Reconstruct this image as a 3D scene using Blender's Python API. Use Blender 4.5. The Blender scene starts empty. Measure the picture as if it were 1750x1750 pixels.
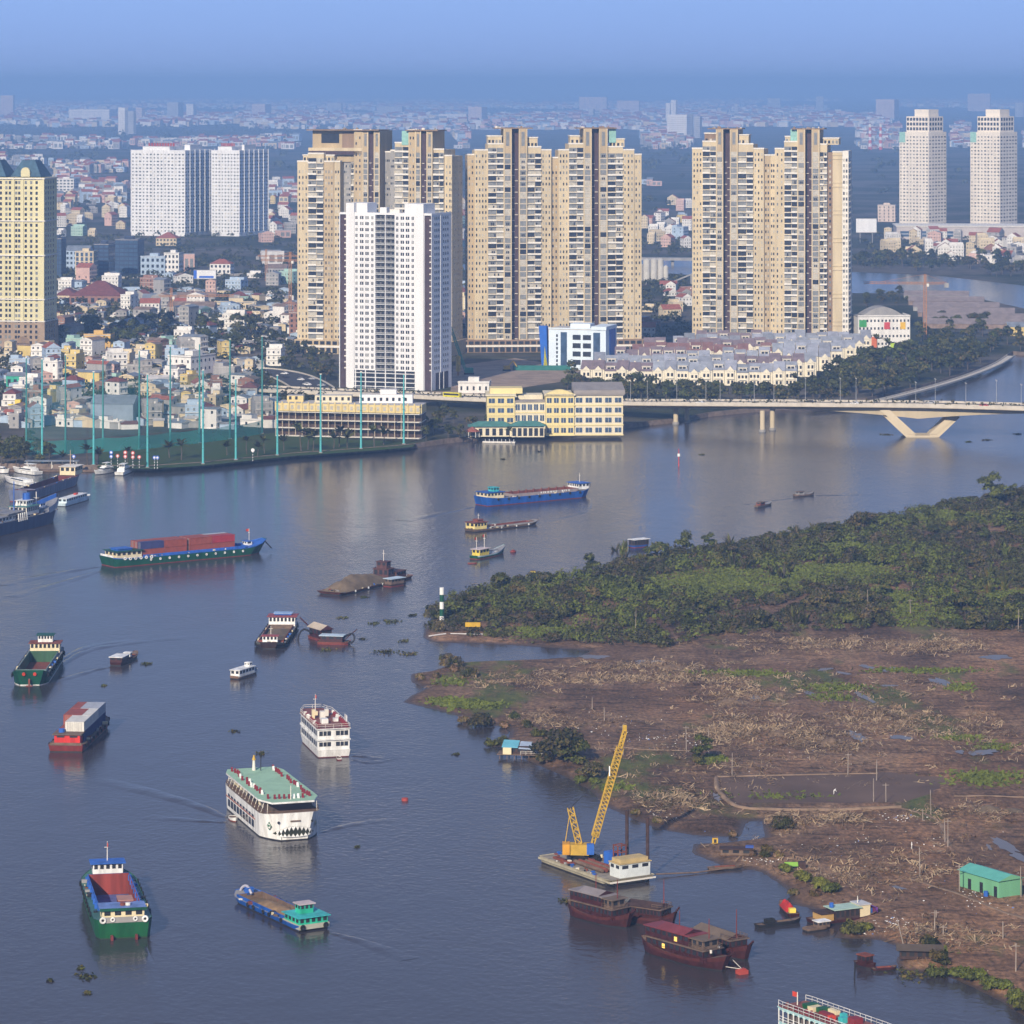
import bpy, math, random
import numpy as np
from mathutils import Vector, Matrix, noise
R = math.radians
SC = bpy.context.scene
COL = SC.collection
# ---------------------------------------------------------------- camera
CAM_H, YH, FPX = 175.0, 140.0, 6000.0          # eye height over the water, horizon row, focal length in photo pixels
cam = bpy.data.cameras.new('camera'); cam_o = bpy.data.objects.new('camera', cam); COL.objects.link(cam_o)
cam.sensor_width = 36; cam.lens = FPX/1750*36; cam.shift_y = -(875-YH)/1750
cam.clip_start = 5; cam.clip_end = 120000
cam_o.location = (0, 0, CAM_H); cam_o.rotation_euler = (R(90), 0, 0)
SC.camera = cam_o
# ---------------------------------------------------------------- sky, sun, exposure
SUN_EL, SUN_AZ = 27.0, 198.0                    # azimuth clockwise from +Y: behind the camera, to the left
world = bpy.data.worlds.new('World'); SC.world = world; world.use_nodes = True
wn, wl = world.node_tree.nodes, world.node_tree.links
bg = wn['Background']; bg.inputs[1].default_value = 0.10
sky = wn.new('ShaderNodeTexSky'); sky.sky_type = 'NISHITA'; sky.sun_disc = False
sky.sun_elevation = R(SUN_EL); sky.sun_rotation = R(SUN_AZ)
sky.air_density = 1.6; sky.dust_density = 0.4; sky.ozone_density = 4.0
tint = wn.new('ShaderNodeMix'); tint.data_type = 'RGBA'; tint.blend_type = 'MULTIPLY'; tint.inputs[0].default_value = 1
wl.new(sky.outputs[0], tint.inputs[6]); tint.inputs[7].default_value = (0.80, 0.80, 1.02, 1)
# the blue-grey haze of the air above the city: even all round, thinning with height
tc = wn.new('ShaderNodeTexCoord'); sp = wn.new('ShaderNodeSeparateXYZ'); wl.new(tc.outputs['Generated'], sp.inputs[0])
hz_r = wn.new('ShaderNodeValToRGB'); wl.new(sp.outputs[2], hz_r.inputs[0]); cr = hz_r.color_ramp
for pos, c in ((0.0, (2.30, 3.30, 6.10)), (0.008, (2.36, 3.50, 6.55)), (0.016, (2.44, 3.74, 7.05)), (0.026, (2.52, 3.95, 7.45)), (0.085, (2.65, 3.70, 6.70)), (0.20, (1.95, 2.45, 4.5)), (0.40, (1.45, 1.75, 3.4))):
    e = cr.elements.new(pos) if pos > 0 else cr.elements[0]
    e.position = pos; e.color = (*c, 1)
cr.elements.remove(cr.elements[-1])
fac = wn.new('ShaderNodeMapRange'); fac.inputs[1].default_value = 0.03; fac.inputs[2].default_value = 0.6; fac.inputs[3].default_value = 1.0; fac.inputs[4].default_value = 0.15
wl.new(sp.outputs[2], fac.inputs[0])
air = wn.new('ShaderNodeMix'); air.data_type = 'RGBA'; wl.new(fac.outputs[0], air.inputs[0]); wl.new(tint.outputs[2], air.inputs[6]); wl.new(hz_r.outputs[0], air.inputs[7])
wl.new(air.outputs[2], bg.inputs[0])
sun = bpy.data.lights.new('sun', 'SUN'); sun.energy = 4.4; sun.angle = R(0.6); sun.color = (1.0, 0.87, 0.68)
sun_o = bpy.data.objects.new('sun', sun); COL.objects.link(sun_o)
sd = Vector((math.sin(R(SUN_AZ))*math.cos(R(SUN_EL)), math.cos(R(SUN_AZ))*math.cos(R(SUN_EL)), math.sin(R(SUN_EL))))
sun_o.rotation_euler = (-sd).to_track_quat('-Z', 'Y').to_euler()
vs = SC.view_settings; vs.view_transform = 'Standard'; vs.look = 'None'; vs.exposure = 0.3; vs.gamma = 1; vs.use_curve_mapping = False
cy = SC.cycles
cy.use_denoising = True; cy.max_bounces = 8; cy.diffuse_bounces = 2; cy.glossy_bounces = 2; cy.transparent_max_bounces = 12
cy.transmission_bounces = 2; cy.volume_bounces = 4; cy.caustics_reflective = False; cy.caustics_refractive = False
SC.render.engine = 'CYCLES'
# ---------------------------------------------------------------- helpers
rng = random.Random(11)
def P(x, y, z=0.0):
    """the place on level z that the photograph shows at x, y"""
    d = FPX*(CAM_H-z)/(y-YH)
    return Vector(((x-875)*d/FPX, d, z))
def px(v):
    return 875+v[0]*FPX/v[1], YH+(CAM_H-v[2])*FPX/v[1]
def hx(s):
    s = s.lstrip('#'); o = []
    for i in (0, 2, 4):
        c = int(s[i:i+2], 16)/255
        o.append(c/12.92 if c <= .04045 else ((c+.055)/1.055)**2.4)
    return tuple(o)
_mats = {}
def M(name, col, rough=.75, var=.15, sc=.35, spec=.25, metal=0.0, rand=0.0, col2=None, sc2=None, streak=False, trans=0.0, emit=None):
    """procedural paint, plaster, metal or leaf: two tones of one colour broken by noise, rain streaks, a shift per object"""
    if name in _mats: return _mats[name]
    if isinstance(col, str): col = hx(col)
    if isinstance(col2, str): col2 = hx(col2)
    m = bpy.data.materials.new(name); m.use_nodes = True
    nt = m.node_tree; n, l = nt.nodes, nt.links
    b = n['Principled BSDF']
    b.inputs['Roughness'].default_value = rough; b.inputs['Metallic'].default_value = metal
    b.inputs['Specular IOR Level'].default_value = spec
    geo = n.new('ShaderNodeNewGeometry')
    mp = n.new('ShaderNodeMapping'); l.new(geo.outputs['Position'], mp.inputs[0])
    if streak: mp.inputs['Scale'].default_value = (1, 1, .12)
    nz = n.new('ShaderNodeTexNoise'); nz.inputs['Scale'].default_value = sc; nz.inputs['Detail'].default_value = 5
    nz.inputs['Roughness'].default_value = .6
    l.new(mp.outputs[0], nz.inputs['Vector'])
    rp = n.new('ShaderNodeValToRGB'); l.new(nz.outputs[0], rp.inputs[0])
    lo = col2 if col2 else tuple(max(0, c*(1-var)) for c in col); hi = col if col2 else tuple(min(1, c*(1+var)) for c in col)
    rp.color_ramp.elements[0].position = .32; rp.color_ramp.elements[1].position = .66
    rp.color_ramp.elements[0].color = (*lo, 1); rp.color_ramp.elements[1].color = (*hi, 1)
    out = rp.outputs[0]
    if rand:
        oi = n.new('ShaderNodeObjectInfo'); mr = n.new('ShaderNodeMapRange')
        mr.inputs[3].default_value = 1-rand; mr.inputs[4].default_value = 1+rand
        l.new(oi.outputs['Random'], mr.inputs[0])
        hs = n.new('ShaderNodeHueSaturation'); l.new(mr.outputs[0], hs.inputs['Value']); l.new(out, hs.inputs['Color'])
        mh = n.new('ShaderNodeMapRange'); mh.inputs[3].default_value = .5-rand*.08; mh.inputs[4].default_value = .5+rand*.05
        fr = n.new('ShaderNodeMath'); fr.operation = 'FRACT'; mu = n.new('ShaderNodeMath'); mu.operation = 'MULTIPLY'; mu.inputs[1].default_value = 7.31
        l.new(oi.outputs['Random'], mu.inputs[0]); l.new(mu.outputs[0], fr.inputs[0]); l.new(fr.outputs[0], mh.inputs[0]); l.new(mh.outputs[0], hs.inputs['Hue'])
        out = hs.outputs[0]
    l.new(out, b.inputs['Base Color'])
    if emit: b.inputs['Emission Color'].default_value = (*emit, 1); b.inputs['Emission Strength'].default_value = 1.0
    if trans:
        ad = n.new('ShaderNodeAddShader'); tr = n.new('ShaderNodeBsdfTranslucent'); l.new(out, tr.inputs[0])
        mx = n.new('ShaderNodeMixShader'); mx.inputs[0].default_value = trans
        l.new(b.outputs[0], mx.inputs[1]); l.new(tr.outputs[0], mx.inputs[2]); l.new(mx.outputs[0], n['Material Output'].inputs[0])
    _mats[name] = m
    return m
class MB:
    """collects faces, each with its material; build() makes ONE mesh object"""
    def __init__(s): s.v, s.f, s.m, s.T = [], [], [], None
    def add(s, pts, faces, m):
        o = len(s.v)
        if s.T is not None: pts = [s.T @ Vector(p) for p in pts]
        s.v.extend(tuple(p) for p in pts)
        for f in faces: s.f.append(tuple(i+o for i in f)); s.m.append(m)
        return s
    def box(s, x0, y0, z0, x1, y1, z1, m, top=None):
        p = [(x0,y0,z0),(x1,y0,z0),(x1,y1,z0),(x0,y1,z0),(x0,y0,z1),(x1,y0,z1),(x1,y1,z1),(x0,y1,z1)]
        s.add(p, [(0,1,5,4),(1,2,6,5),(2,3,7,6),(3,0,4,7),(3,2,1,0)], m)
        o = len(s.v)-8
        s.f.append((o+4,o+5,o+6,o+7)); s.m.append(top or m)
        return s
    def cbox(s, c, d, m, top=None):
        return s.box(c[0]-d[0]/2, c[1]-d[1]/2, c[2], c[0]+d[0]/2, c[1]+d[1]/2, c[2]+d[2], m, top)
    def bar(s, a, b, w, m, h=None):
        """square bar from a to b"""
        a, b = Vector(a), Vector(b); d = (b-a)
        if d.length < 1e-6: return s
        d.normalize(); u = d.cross(Vector((0,0,1)))
        if u.length < 1e-3: u = Vector((1,0,0))
        u.normalize(); v = u.cross(d); h = h or w
        u *= w/2; v *= h/2
        p = [a-u-v, a+u-v, a+u+v, a-u+v, b-u-v, b+u-v, b+u+v, b-u+v]
        return s.add(p, [(0,1,2,3),(7,6,5,4),(0,4,5,1),(1,5,6,2),(2,6,7,3),(3,7,4,0)], m)
    def cyl(s, a, b, r0, m, r1=None, n=8, caps=True):
        a, b = Vector(a), Vector(b); d = (b-a).normalized(); r1 = r0 if r1 is None else r1
        u = d.cross(Vector((0,0,1)))
        if u.length < 1e-3: u = Vector((1,0,0))
        u.normalize(); v = d.cross(u)
        p = []
        for c, r in ((a, r0), (b, r1)):
            for i in range(n):
                t = 2*math.pi*i/n; p.append(c+u*math.cos(t)*r+v*math.sin(t)*r)
        f = [(i, (i+1) % n, n+(i+1) % n, n+i) for i in range(n)]
        if caps: f += [tuple(range(n-1, -1, -1)), tuple(range(n, 2*n))]
        return s.add(p, f, m)
    def prism(s, pts, z0, z1, m, top=None, bottom=False):
        n = len(pts)
        p = [(x, y, z0) for x, y in pts]+[(x, y, z1) for x, y in pts]
        s.add(p, [(i, (i+1) % n, n+(i+1) % n, n+i) for i in range(n)]+([tuple(range(n-1, -1, -1))] if bottom else []), m)
        o = len(s.v)-2*n; s.f.append(tuple(range(o+n, o+2*n))); s.m.append(top or m)
        return s
    def gable(s, x0, y0, x1, y1, z, h, m, wall=None, axis='x', over=.3):
        """pitched roof over a rectangle, ridge along axis"""
        o = over
        if axis == 'x':
            ym = (y0+y1)/2
            p = [(x0-o,y0-o,z),(x1+o,y0-o,z),(x1+o,y1+o,z),(x0-o,y1+o,z),(x0-o,ym,z+h),(x1+o,ym,z+h)]
        else:
            xm = (x0+x1)/2
            p = [(x0-o,y0-o,z),(x0-o,y1+o,z),(x1+o,y1+o,z),(x1+o,y0-o,z),(xm,y0-o,z+h),(xm,y1+o,z+h)]
            s.add(p, [(1,0,4,5),(3,2,5,4)], m); s.add(p, [(0,3,4),(2,1,5)], wall or m); s.add(p, [(0,1,2,3)], m); return s
        s.add(p, [(0,1,5,4),(2,3,4,5)], m); s.add(p, [(3,0,4),(1,2,5)], wall or m); s.add(p, [(3,2,1,0)], m)
        return s
    def hip(s, x0, y0, x1, y1, z, h, m, k=.5, over=.4):
        o = over; x0 -= o; y0 -= o; x1 += o; y1 += o
        w = min(x1-x0, y1-y0)*k/2*1.0
        if x1-x0 >= y1-y0: a, b = (x0+w, (y0+y1)/2, z+h), (x1-w, (y0+y1)/2, z+h)
        else: a, b = ((x0+x1)/2, y0+w, z+h), ((x0+x1)/2, y1-w, z+h)
        p = [(x0,y0,z),(x1,y0,z),(x1,y1,z),(x0,y1,z), a, b]
        f = [(0,1,5,4),(1,2,5),(2,3,4,5),(3,0,4),(3,2,1,0)] if x1-x0 >= y1-y0 else [(0,1,4),(1,2,5,4),(2,3,5),(3,0,4,5),(3,2,1,0)]
        return s.add(p, f, m)
    def loft(s, rings, m, close=True, caps=True):
        n = len(rings[0]); p = [q for r in rings for q in r]; f = []
        for j in range(len(rings)-1):
            for i in range(n if close else n-1):
                f.append((j*n+i, j*n+(i+1) % n, (j+1)*n+(i+1) % n, (j+1)*n+i))
        if caps: f += [tuple(range(n-1, -1, -1)), tuple(range((len(rings)-1)*n, len(rings)*n))]
        return s.add(p, f, m)
    def mesh(s, name):
        me = bpy.data.meshes.new(name); me.from_pydata(s.v, [], s.f)
        ms = []; idx = {}
        for m in s.m:
            if m.name not in idx: idx[m.name] = len(ms); ms.append(m)
        for m in ms: me.materials.append(m)
        me.polygons.foreach_set('material_index', [idx[m.name] for m in s.m])
        me.update()
        return me
    def build(s, name, parent=None, smooth=False, **kw):
        me = s.mesh(name)
        if smooth: me.polygons.foreach_set('use_smooth', [True]*len(me.polygons))
        return put(name, me, parent, **kw)
def put(name, me, parent=None, loc=None, rz=None, scale=None, label=None, cat=None, group=None, kind=None):
    o = bpy.data.objects.new(name, me); COL.objects.link(o)
    if parent is not None: o.parent = parent
    if loc is not None: o.location = loc
    if rz is not None: o.rotation_euler = (0, 0, rz)
    if scale is not None: o.scale = (scale,)*3 if isinstance(scale, (int, float)) else scale
    if label: o['label'] = label
    if cat: o['category'] = cat
    if group: o['group'] = group
    if kind: o['kind'] = kind
    return o
def thing(name, label, cat, loc=(0,0,0), rz=0.0, group=None, scale=None):
    return put(name, None, None, loc, rz, scale, label, cat, group)
def copy_tree(o, parent=None, loc=None, rz=None, scale=None, label=None, group=None):
    c = o.copy(); COL.objects.link(c); c.parent = parent
    if loc is not None: c.location = loc
    if rz is not None: c.rotation_euler = (0, 0, rz)
    if scale is not None: c.scale = (scale,)*3 if isinstance(scale, (int, float)) else scale
    if label: c['label'] = label
    if group: c['group'] = group
    for ch in o.children: copy_tree(ch, c)
    return c
def inside(pt, poly):
    x, y = pt; r = False; j = len(poly)-1
    for i in range(len(poly)):
        xi, yi = poly[i]; xj, yj = poly[j]
        if (yi > y) != (yj > y) and x < (xj-xi)*(y-yi)/(yj-yi)+xi: r = not r
        j = i
    return r
# ================================================================ the setting: water, ground, island, haze
def water_mat(name, col, big=1.0):
    m = bpy.data.materials.new(name); m.use_nodes = True
    n, l = m.node_tree.nodes, m.node_tree.links; b = n['Principled BSDF']
    b.inputs['Roughness'].default_value = .16; b.inputs['IOR'].default_value = 1.33
    b.inputs['Specular IOR Level'].default_value = .5
    geo = n.new('ShaderNodeNewGeometry')
    def nz(scale, sx, sy, det=3, dist=0.0, rot=0.0):
        mp = n.new('ShaderNodeMapping'); mp.inputs['Scale'].default_value = (sx, sy, 1); mp.inputs['Rotation'].default_value = (0, 0, rot)
        t = n.new('ShaderNodeTexNoise'); t.inputs['Scale'].default_value = scale; t.inputs['Detail'].default_value = det; t.inputs['Distortion'].default_value = dist
        l.new(geo.outputs['Position'], mp.inputs[0]); l.new(mp.outputs[0], t.inputs['Vector']); return t
    a = nz(.55, 1, .8, 4, .4, .3); c = nz(.09, 1, .6, 3, .6, -.4); e = nz(.008, 1, .55, 4, .8, .5)
    # calm slicks and ruffled patches
    gust = n.new('ShaderNodeMapRange'); gust.inputs[1].default_value = .38; gust.inputs[2].default_value = .62
    gust.inputs[3].default_value = .35; gust.inputs[4].default_value = 1.0; l.new(e.outputs[0], gust.inputs[0])
    b1 = n.new('ShaderNodeBump'); b1.inputs['Distance'].default_value = .30; l.new(a.outputs[0], b1.inputs['Height'])
    ms = n.new('ShaderNodeMath'); ms.operation = 'MULTIPLY'; ms.inputs[1].default_value = .62*big; l.new(gust.outputs[0], ms.inputs[0]); l.new(ms.outputs[0], b1.inputs['Strength'])
    b2 = n.new('ShaderNodeBump'); b2.inputs['Distance'].default_value = .5; b2.inputs['Strength'].default_value = .34*big
    l.new(c.outputs[0], b2.inputs['Height']); l.new(b1.outputs[0], b2.inputs['Normal']); l.new(b2.outputs[0], b.inputs['Normal'])
    rp = n.new('ShaderNodeValToRGB'); l.new(e.outputs[0], rp.inputs[0])
    rp.color_ramp.elements[0].position = .35; rp.color_ramp.elements[1].position = .7
    rp.color_ramp.elements[0].color = (*[v*.85 for v in col], 1); rp.color_ramp.elements[1].color = (*[v*1.12 for v in col], 1)
    l.new(rp.outputs[0], b.inputs['Base Color'])
    return m
WATER = water_mat('river_water', (.052, .044, .046))
PUDDLE = water_mat('puddle_water', (.16, .14, .13), .15); PUDDLE.node_tree.nodes['Principled BSDF'].inputs['Roughness'].default_value = .3
mb = MB(); mb.add([(-30000,-3000,0),(30000,-3000,0),(30000,2600,0),(-30000,2600,0)], [(0,1,2,3)], WATER)
mb.build('river', kind='structure')
# ---- city bank: one sheet from the shore to the horizon
GZ = 2.0
SHORE = [(-700,806),(0,800),(140,803),(250,804),(345,798),(500,782),(640,772),(700,767),(760,758),(850,748),(960,742),(1060,733),(1110,727),(1165,721),(1210,712),(1290,704),
         (1380,697),(1480,687),(1560,669),(1640,646),(1700,623),(1731,606),(1765,609),(1900,628),(2600,690)]
shore_w = [P(x, y) for x, y in SHORE]
def ground_mat():
    m = bpy.data.materials.new('city_ground'); m.use_nodes = True
    n, l = m.node_tree.nodes, m.node_tree.links; b = n['Principled BSDF']; b.inputs['Roughness'].default_value = .95; b.inputs['Specular IOR Level'].default_value = .1
    geo = n.new('ShaderNodeNewGeometry')
    def ramp(scale, els, det=6):
        t = n.new('ShaderNodeTexNoise'); t.inputs['Scale'].default_value = scale; t.inputs['Detail'].default_value = det
        l.new(geo.outputs['Position'], t.inputs['Vector'])
        r = n.new('ShaderNodeValToRGB'); l.new(t.outputs[0], r.inputs[0]); cr = r.color_ramp
        while len(cr.elements) < len(els): cr.elements.new(.5)
        for e, (p, c) in zip(cr.elements, els): e.position = p; e.color = (*c, 1)
        return r
    a = ramp(.006, [(.3, (.028,.040,.018)), (.47, (.05,.055,.03)), (.56, (.11,.10,.085)), (.75, (.16,.14,.12))])
    c = ramp(.05, [(.3, (.6,.6,.6)), (.7, (1.25,1.2,1.15))])
    mx = n.new('ShaderNodeMix'); mx.data_type = 'RGBA'; mx.blend_type = 'MULTIPLY'; mx.inputs[0].default_value = 1
    l.new(a.outputs[0], mx.inputs[6]); l.new(c.outputs[0], mx.inputs[7]); l.new(mx.outputs[2], b.inputs['Base Color'])
    return m
GROUND = ground_mat()
BANKW = M('embankment_stone', (.16,.12,.095), .9, .35, .4)
mb = MB()
top = [(p.x, p.y, GZ) for p in shore_w]+[(30000, shore_w[-1].y, GZ),(30000,70000,GZ),(-30000,70000,GZ),(-30000, shore_w[0].y, GZ)]
mb.add(top, [tuple(range(len(top)))], GROUND)
mb.build('ground', kind='structure')
mb = MB()
for i in range(len(shore_w)-1):
    a, b = shore_w[i], shore_w[i+1]
    mb.add([(a.x, a.y-1.6, -1),(b.x, b.y-1.6, -1),(b.x, b.y, GZ+.25),(a.x, a.y, GZ+.25),(b.x, b.y+1.2, GZ+.25),(a.x, a.y+1.2, GZ+.25),(b.x, b.y+1.2, GZ-.2),(a.x, a.y+1.2, GZ-.2)],
           [(0,1,2,3),(3,2,4,5),(5,4,6,7)], BANKW)
mb.build('embankment', label='low stone embankment running along the far river bank', cat='embankment')
# ---- the river's far reach, behind the towers
FARW = water_mat('far_river_water', (.05, .06, .08))
fr = [(560,452),(770,449),(1090,444),(1180,445),(1460,465),(1600,471),(1750,488),(1900,520),(2300,640),(2300,720),(1900,560),(1750,527),(1700,516),(1640,504),(1560,501),(1460,501),(1180,470),(1090,463),(770,468),(560,470)]
mb = MB(); pts = [P(x, y, GZ+.06) for x, y in fr]; mb.add(pts, [tuple(range(len(pts)))], FARW); mb.build('river_far_reach', kind='structure')
# ---- the island of scrub and cleared mud
ISLE = [(2300,800),(1900,822),(1750,842),(1640,864),(1560,880),(1400,915),(1290,928),(1100,958),(960,994),(870,1004),(790,1024),(745,1046),(724,1076),(722,1090),(740,1098),(800,1099),(900,1104),(1010,1112),
        (985,1124),(900,1128),(820,1131),(775,1133),(735,1148),(700,1152),(702,1166),(728,1176),(700,1190),(688,1200),(740,1212),(790,1226),(790,1240),(850,1240),(872,1250),(866,1262),(822,1268),(830,1276),(870,1276),(900,1300),(960,1325),
        (1010,1352),(1028,1375),(1080,1400),(1130,1418),(1190,1428),(1268,1430),(1275,1404),(1302,1402),(1306,1432),(1240,1440),(1185,1442),(1180,1458),(1230,1478),(1300,1490),(1345,1520),(1352,1545),(1400,1556),(1452,1570),
        (1430,1590),(1425,1604),(1500,1606),(1545,1622),(1530,1640),(1535,1660),(1600,1662),(1650,1682),(1710,1712),(1760,1745),(1900,1830),(2100,1990),(2500,1990)]
isle_w = [P(x, y) for x, y in ISLE]; isle_xy = [(p.x, p.y) for p in isle_w]
def sdist(X, Y, poly):
    pz = np.array(poly); q = np.roll(pz, -1, 0)
    d = np.full(X.shape, 1e9); ins = np.zeros(X.shape, bool)
    for (ax, ay), (bx, by) in zip(pz, q):
        ex, ey = bx-ax, by-ay; L2 = ex*ex+ey*ey+1e-9
        t = np.clip(((X-ax)*ex+(Y-ay)*ey)/L2, 0, 1)
        d = np.minimum(d, np.hypot(X-ax-t*ex, Y-ay-t*ey))
        c = ((ay > Y) != (by > Y)) & (X < ex*(Y-ay)/(ey if abs(ey) > 1e-9 else 1e-9)+ax)
        ins ^= c
    return np.where(ins, d, -d)
# things flat on the island
POND = [P(x, y) for x, y in [(1225,1328),(1500,1322),(1640,1335),(1590,1362),(1540,1378),(1400,1378),(1260,1378),(1232,1350)]]
POND_XY = [(p.x, p.y) for p in POND]
def isle_h(x, y, d):
    if d < 0: return max(-1.5, d*.35)
    n1 = noise.noise((x*.035, y*.02, 3.1)); n2 = noise.noise((x*.15, y*.09, 7.7)); n3 = noise.noise((x*.5, y*.35, 1.7))
    return min(.9, d*.22)+min(1, d*.12)*(.35*n1+.30*n2+.14*n3)
step = 2.2
gx = np.arange(-75, 250, step); gy = np.arange(600, 1560, step*1.25)
GX, GY = np.meshgrid(gx, gy); SD = sdist(GX, GY, isle_xy)
PD = sdist(GX, GY, POND_XY)
HZ = np.zeros(GX.shape)
for j in range(GX.shape[0]):
    for i in range(GX.shape[1]):
        h = isle_h(GX[j, i], GY[j, i], SD[j, i])
        if PD[j, i] > 0: h = min(h, .55)
        elif PD[j, i] > -3 and SD[j, i] > 3: h = max(h, .9)
        HZ[j, i] = h
def isle_z(x, y):
    i = min(max((x-gx[0])/step, 0), len(gx)-1.001); j = min(max((y-gy[0])/(step*1.25), 0), len(gy)-1.001)
    a, b = int(i), int(j); u, v = i-a, j-b
    return float(HZ[b, a]*(1-u)*(1-v)+HZ[b, a+1]*u*(1-v)+HZ[b+1, a]*(1-u)*v+HZ[b+1, a+1]*u*v)
def isle_d(x, y):
    i = int(min(max((x-gx[0])/step, 0), len(gx)-1)); j = int(min(max((y-gy[0])/(step*1.25), 0), len(gy)-1))
    return float(SD[j, i])
def mud_mat():
    m = bpy.data.materials.new('island_mud'); m.use_nodes = True
    n, l = m.node_tree.nodes, m.node_tree.links; b = n['Principled BSDF']; b.inputs['Specular IOR Level'].default_value = .25
    geo = n.new('ShaderNodeNewGeometry')
    def nz(scale, sx=1, sy=.55, det=7, off=0):
        mp = n.new('ShaderNodeMapping'); mp.inputs['Scale'].default_value = (sx, sy, 1); mp.inputs['Location'].default_value = (off, off*.7, 0)
        t = n.new('ShaderNodeTexNoise'); t.inputs['Scale'].default_value = scale; t.inputs['Detail'].default_value = det; t.inputs['Roughness'].default_value = .65
        l.new(geo.outputs['Position'], mp.inputs[0]); l.new(mp.outputs[0], t.inputs['Vector']); return t
    def ramp(t, els):
        r = n.new('ShaderNodeValToRGB'); l.new(t.outputs[0], r.inputs[0]); cr = r.color_ramp
        while len(cr.elements) < len(els): cr.elements.new(.5)
        for e, (p, c) in zip(cr.elements, els): e.position = p; e.color = (*c, 1)
        return r
    def mix(f, a, c, mode='MIX', fac=None):
        x = n.new('ShaderNodeMix'); x.data_type = 'RGBA'; x.blend_type = mode
        if f is None: x.inputs[0].default_value = fac if fac is not None else 1
        else: l.new(f, x.inputs[0])
        l.new(a, x.inputs[6]); l.new(c, x.inputs[7]); return x.outputs[2]
    base = ramp(nz(.045), [(.30, (.085,.052,.032)), (.45, (.155,.092,.055)), (.58, (.24,.146,.086)), (.74, (.34,.225,.13))])
    fine = ramp(nz(.9, det=6), [(.32, (.42,.42,.42)), (.5, (.95,.95,.95)), (.68, (1.55,1.5,1.45))])
    c1 = mix(None, base.outputs[0], fine.outputs[0], 'MULTIPLY')
    big = ramp(nz(.012, 1, .35, 4, 23), [(.36, (.62,.60,.60)), (.5, (1,1,1)), (.64, (1.35,1.22,1.08))]); c1 = mix(None, c1, big.outputs[0], 'MULTIPLY')
    rut = ramp(nz(.22, .35, 1.6, 6, 61), [(.40, (.55,.55,.56)), (.47, (1.05,1.05,1.05)), (.60, (1.0,1.0,1.0)), (.68, (1.25,1.2,1.15))]); c1 = mix(None, c1, rut.outputs[0], 'MULTIPLY')
    grass = ramp(nz(.3, det=5, off=40), [(.3, (.05,.07,.016)), (.7, (.15,.15,.04))])
    gm = ramp(nz(.028, 1, .45, 5, 91), [(.565, (0,0,0)), (.64, (1,1,1))])
    c2 = mix(gm.outputs[0], c1, grass.outputs[0])
    spk = n.new('ShaderNodeTexVoronoi'); spk.inputs['Scale'].default_value = .75; l.new(geo.outputs['Position'], spk.inputs['Vector'])
    sp = n.new('ShaderNodeValToRGB'); l.new(spk.outputs['Distance'], sp.inputs[0]); sp.color_ramp.elements[0].color = (1,1,1,1); sp.color_ramp.elements[1].color = (0,0,0,1)
    sp.color_ramp.elements[0].position = .05; sp.color_ramp.elements[1].position = .13
    straw = ramp(nz(.15, off=11), [(.4, (.15,.11,.075)), (.7, (.33,.27,.20))])
    c3 = mix(sp.outputs[0], c2, straw.outputs[0])
    # wet mud by the water line
    sx = n.new('ShaderNodeSeparateXYZ'); l.new(geo.outputs['Position'], sx.inputs[0])
    wet = n.new('ShaderNodeMapRange'); wet.inputs[1].default_value = .1; wet.inputs[2].default_value = .6; l.new(sx.outputs[2], wet.inputs[0])
    wc = n.new('ShaderNodeRGB'); wc.outputs[0].default_value = (.075,.052,.038,1)
    c4 = mix(wet.outputs[0], wc.outputs[0], c3)
    l.new(c4, b.inputs['Base Color'])
    wr = n.new('ShaderNodeMapRange'); wr.inputs[3].default_value = .4; wr.inputs[4].default_value = .92; l.new(wet.outputs[0], wr.inputs[0]); l.new(wr.outputs[0], b.inputs['Roughness'])
    bp = n.new('ShaderNodeBump'); bp.inputs['Distance'].default_value = .5; bp.inputs['Strength'].default_value = .9; l.new(nz(.7, det=8, off=5).outputs[0], bp.inputs['Height']); l.new(bp.outputs[0], b.inputs['Normal'])
    return m
MUD = mud_mat()
mb = MB(); W = GX.shape[1]
keep = SD > -6
vi = -np.ones(GX.shape, int); vv = []
ff = []
for j in range(GX.shape[0]-1):
    for i in range(W-1):
        if keep[j:j+2, i:i+2].any():
            q = []
            for b, a in ((j, i), (j, i+1), (j+1, i+1), (j+1, i)):
                if vi[b, a] < 0: vi[b, a] = len(vv); vv.append((float(GX[b, a]), float(GY[b, a]), float(HZ[b, a])))
                q.append(int(vi[b, a]))
            ff.append(tuple(q))
mb.v, mb.f, mb.m = vv, ff, [MUD]*len(ff)
mb.build('island_ground', kind='structure', smooth=True)
DAMP = M('wet_pond_mud', (.17,.115,.085), .8, .3, .05, .12, col2=(.11,.075,.058))
mb = MB(); mb.add([(p.x, p.y, .66) for p in POND], [tuple(range(len(POND)))], DAMP); mb.build('mud_pond', kind='structure')
def puddle(cx, cy, w, h, ang=0, seed=0):
    r = random.Random(seed); c = P(cx, cy, .6); sx = w/2*c.y/FPX; sy = h/2*c.y**2/(FPX*CAM_H)
    z = max(isle_z(c.x+u*sx*.9, c.y+v*sy*.9) for u in (-1, 0, 1) for v in (-1, 0, 1))+.03
    k = 18; pts = []
    for i in range(k):
        t = 2*math.pi*i/k; rr = .55+.55*r.random()
        x, y = math.cos(t)*rr*sx, math.sin(t)*rr*sy
        pts.append((c.x+x, c.y+y+ang*x*2.0, z))
    b = MB(); b.add(pts, [tuple(range(k))], PUDDLE); b.build('puddle', kind='structure')
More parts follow.
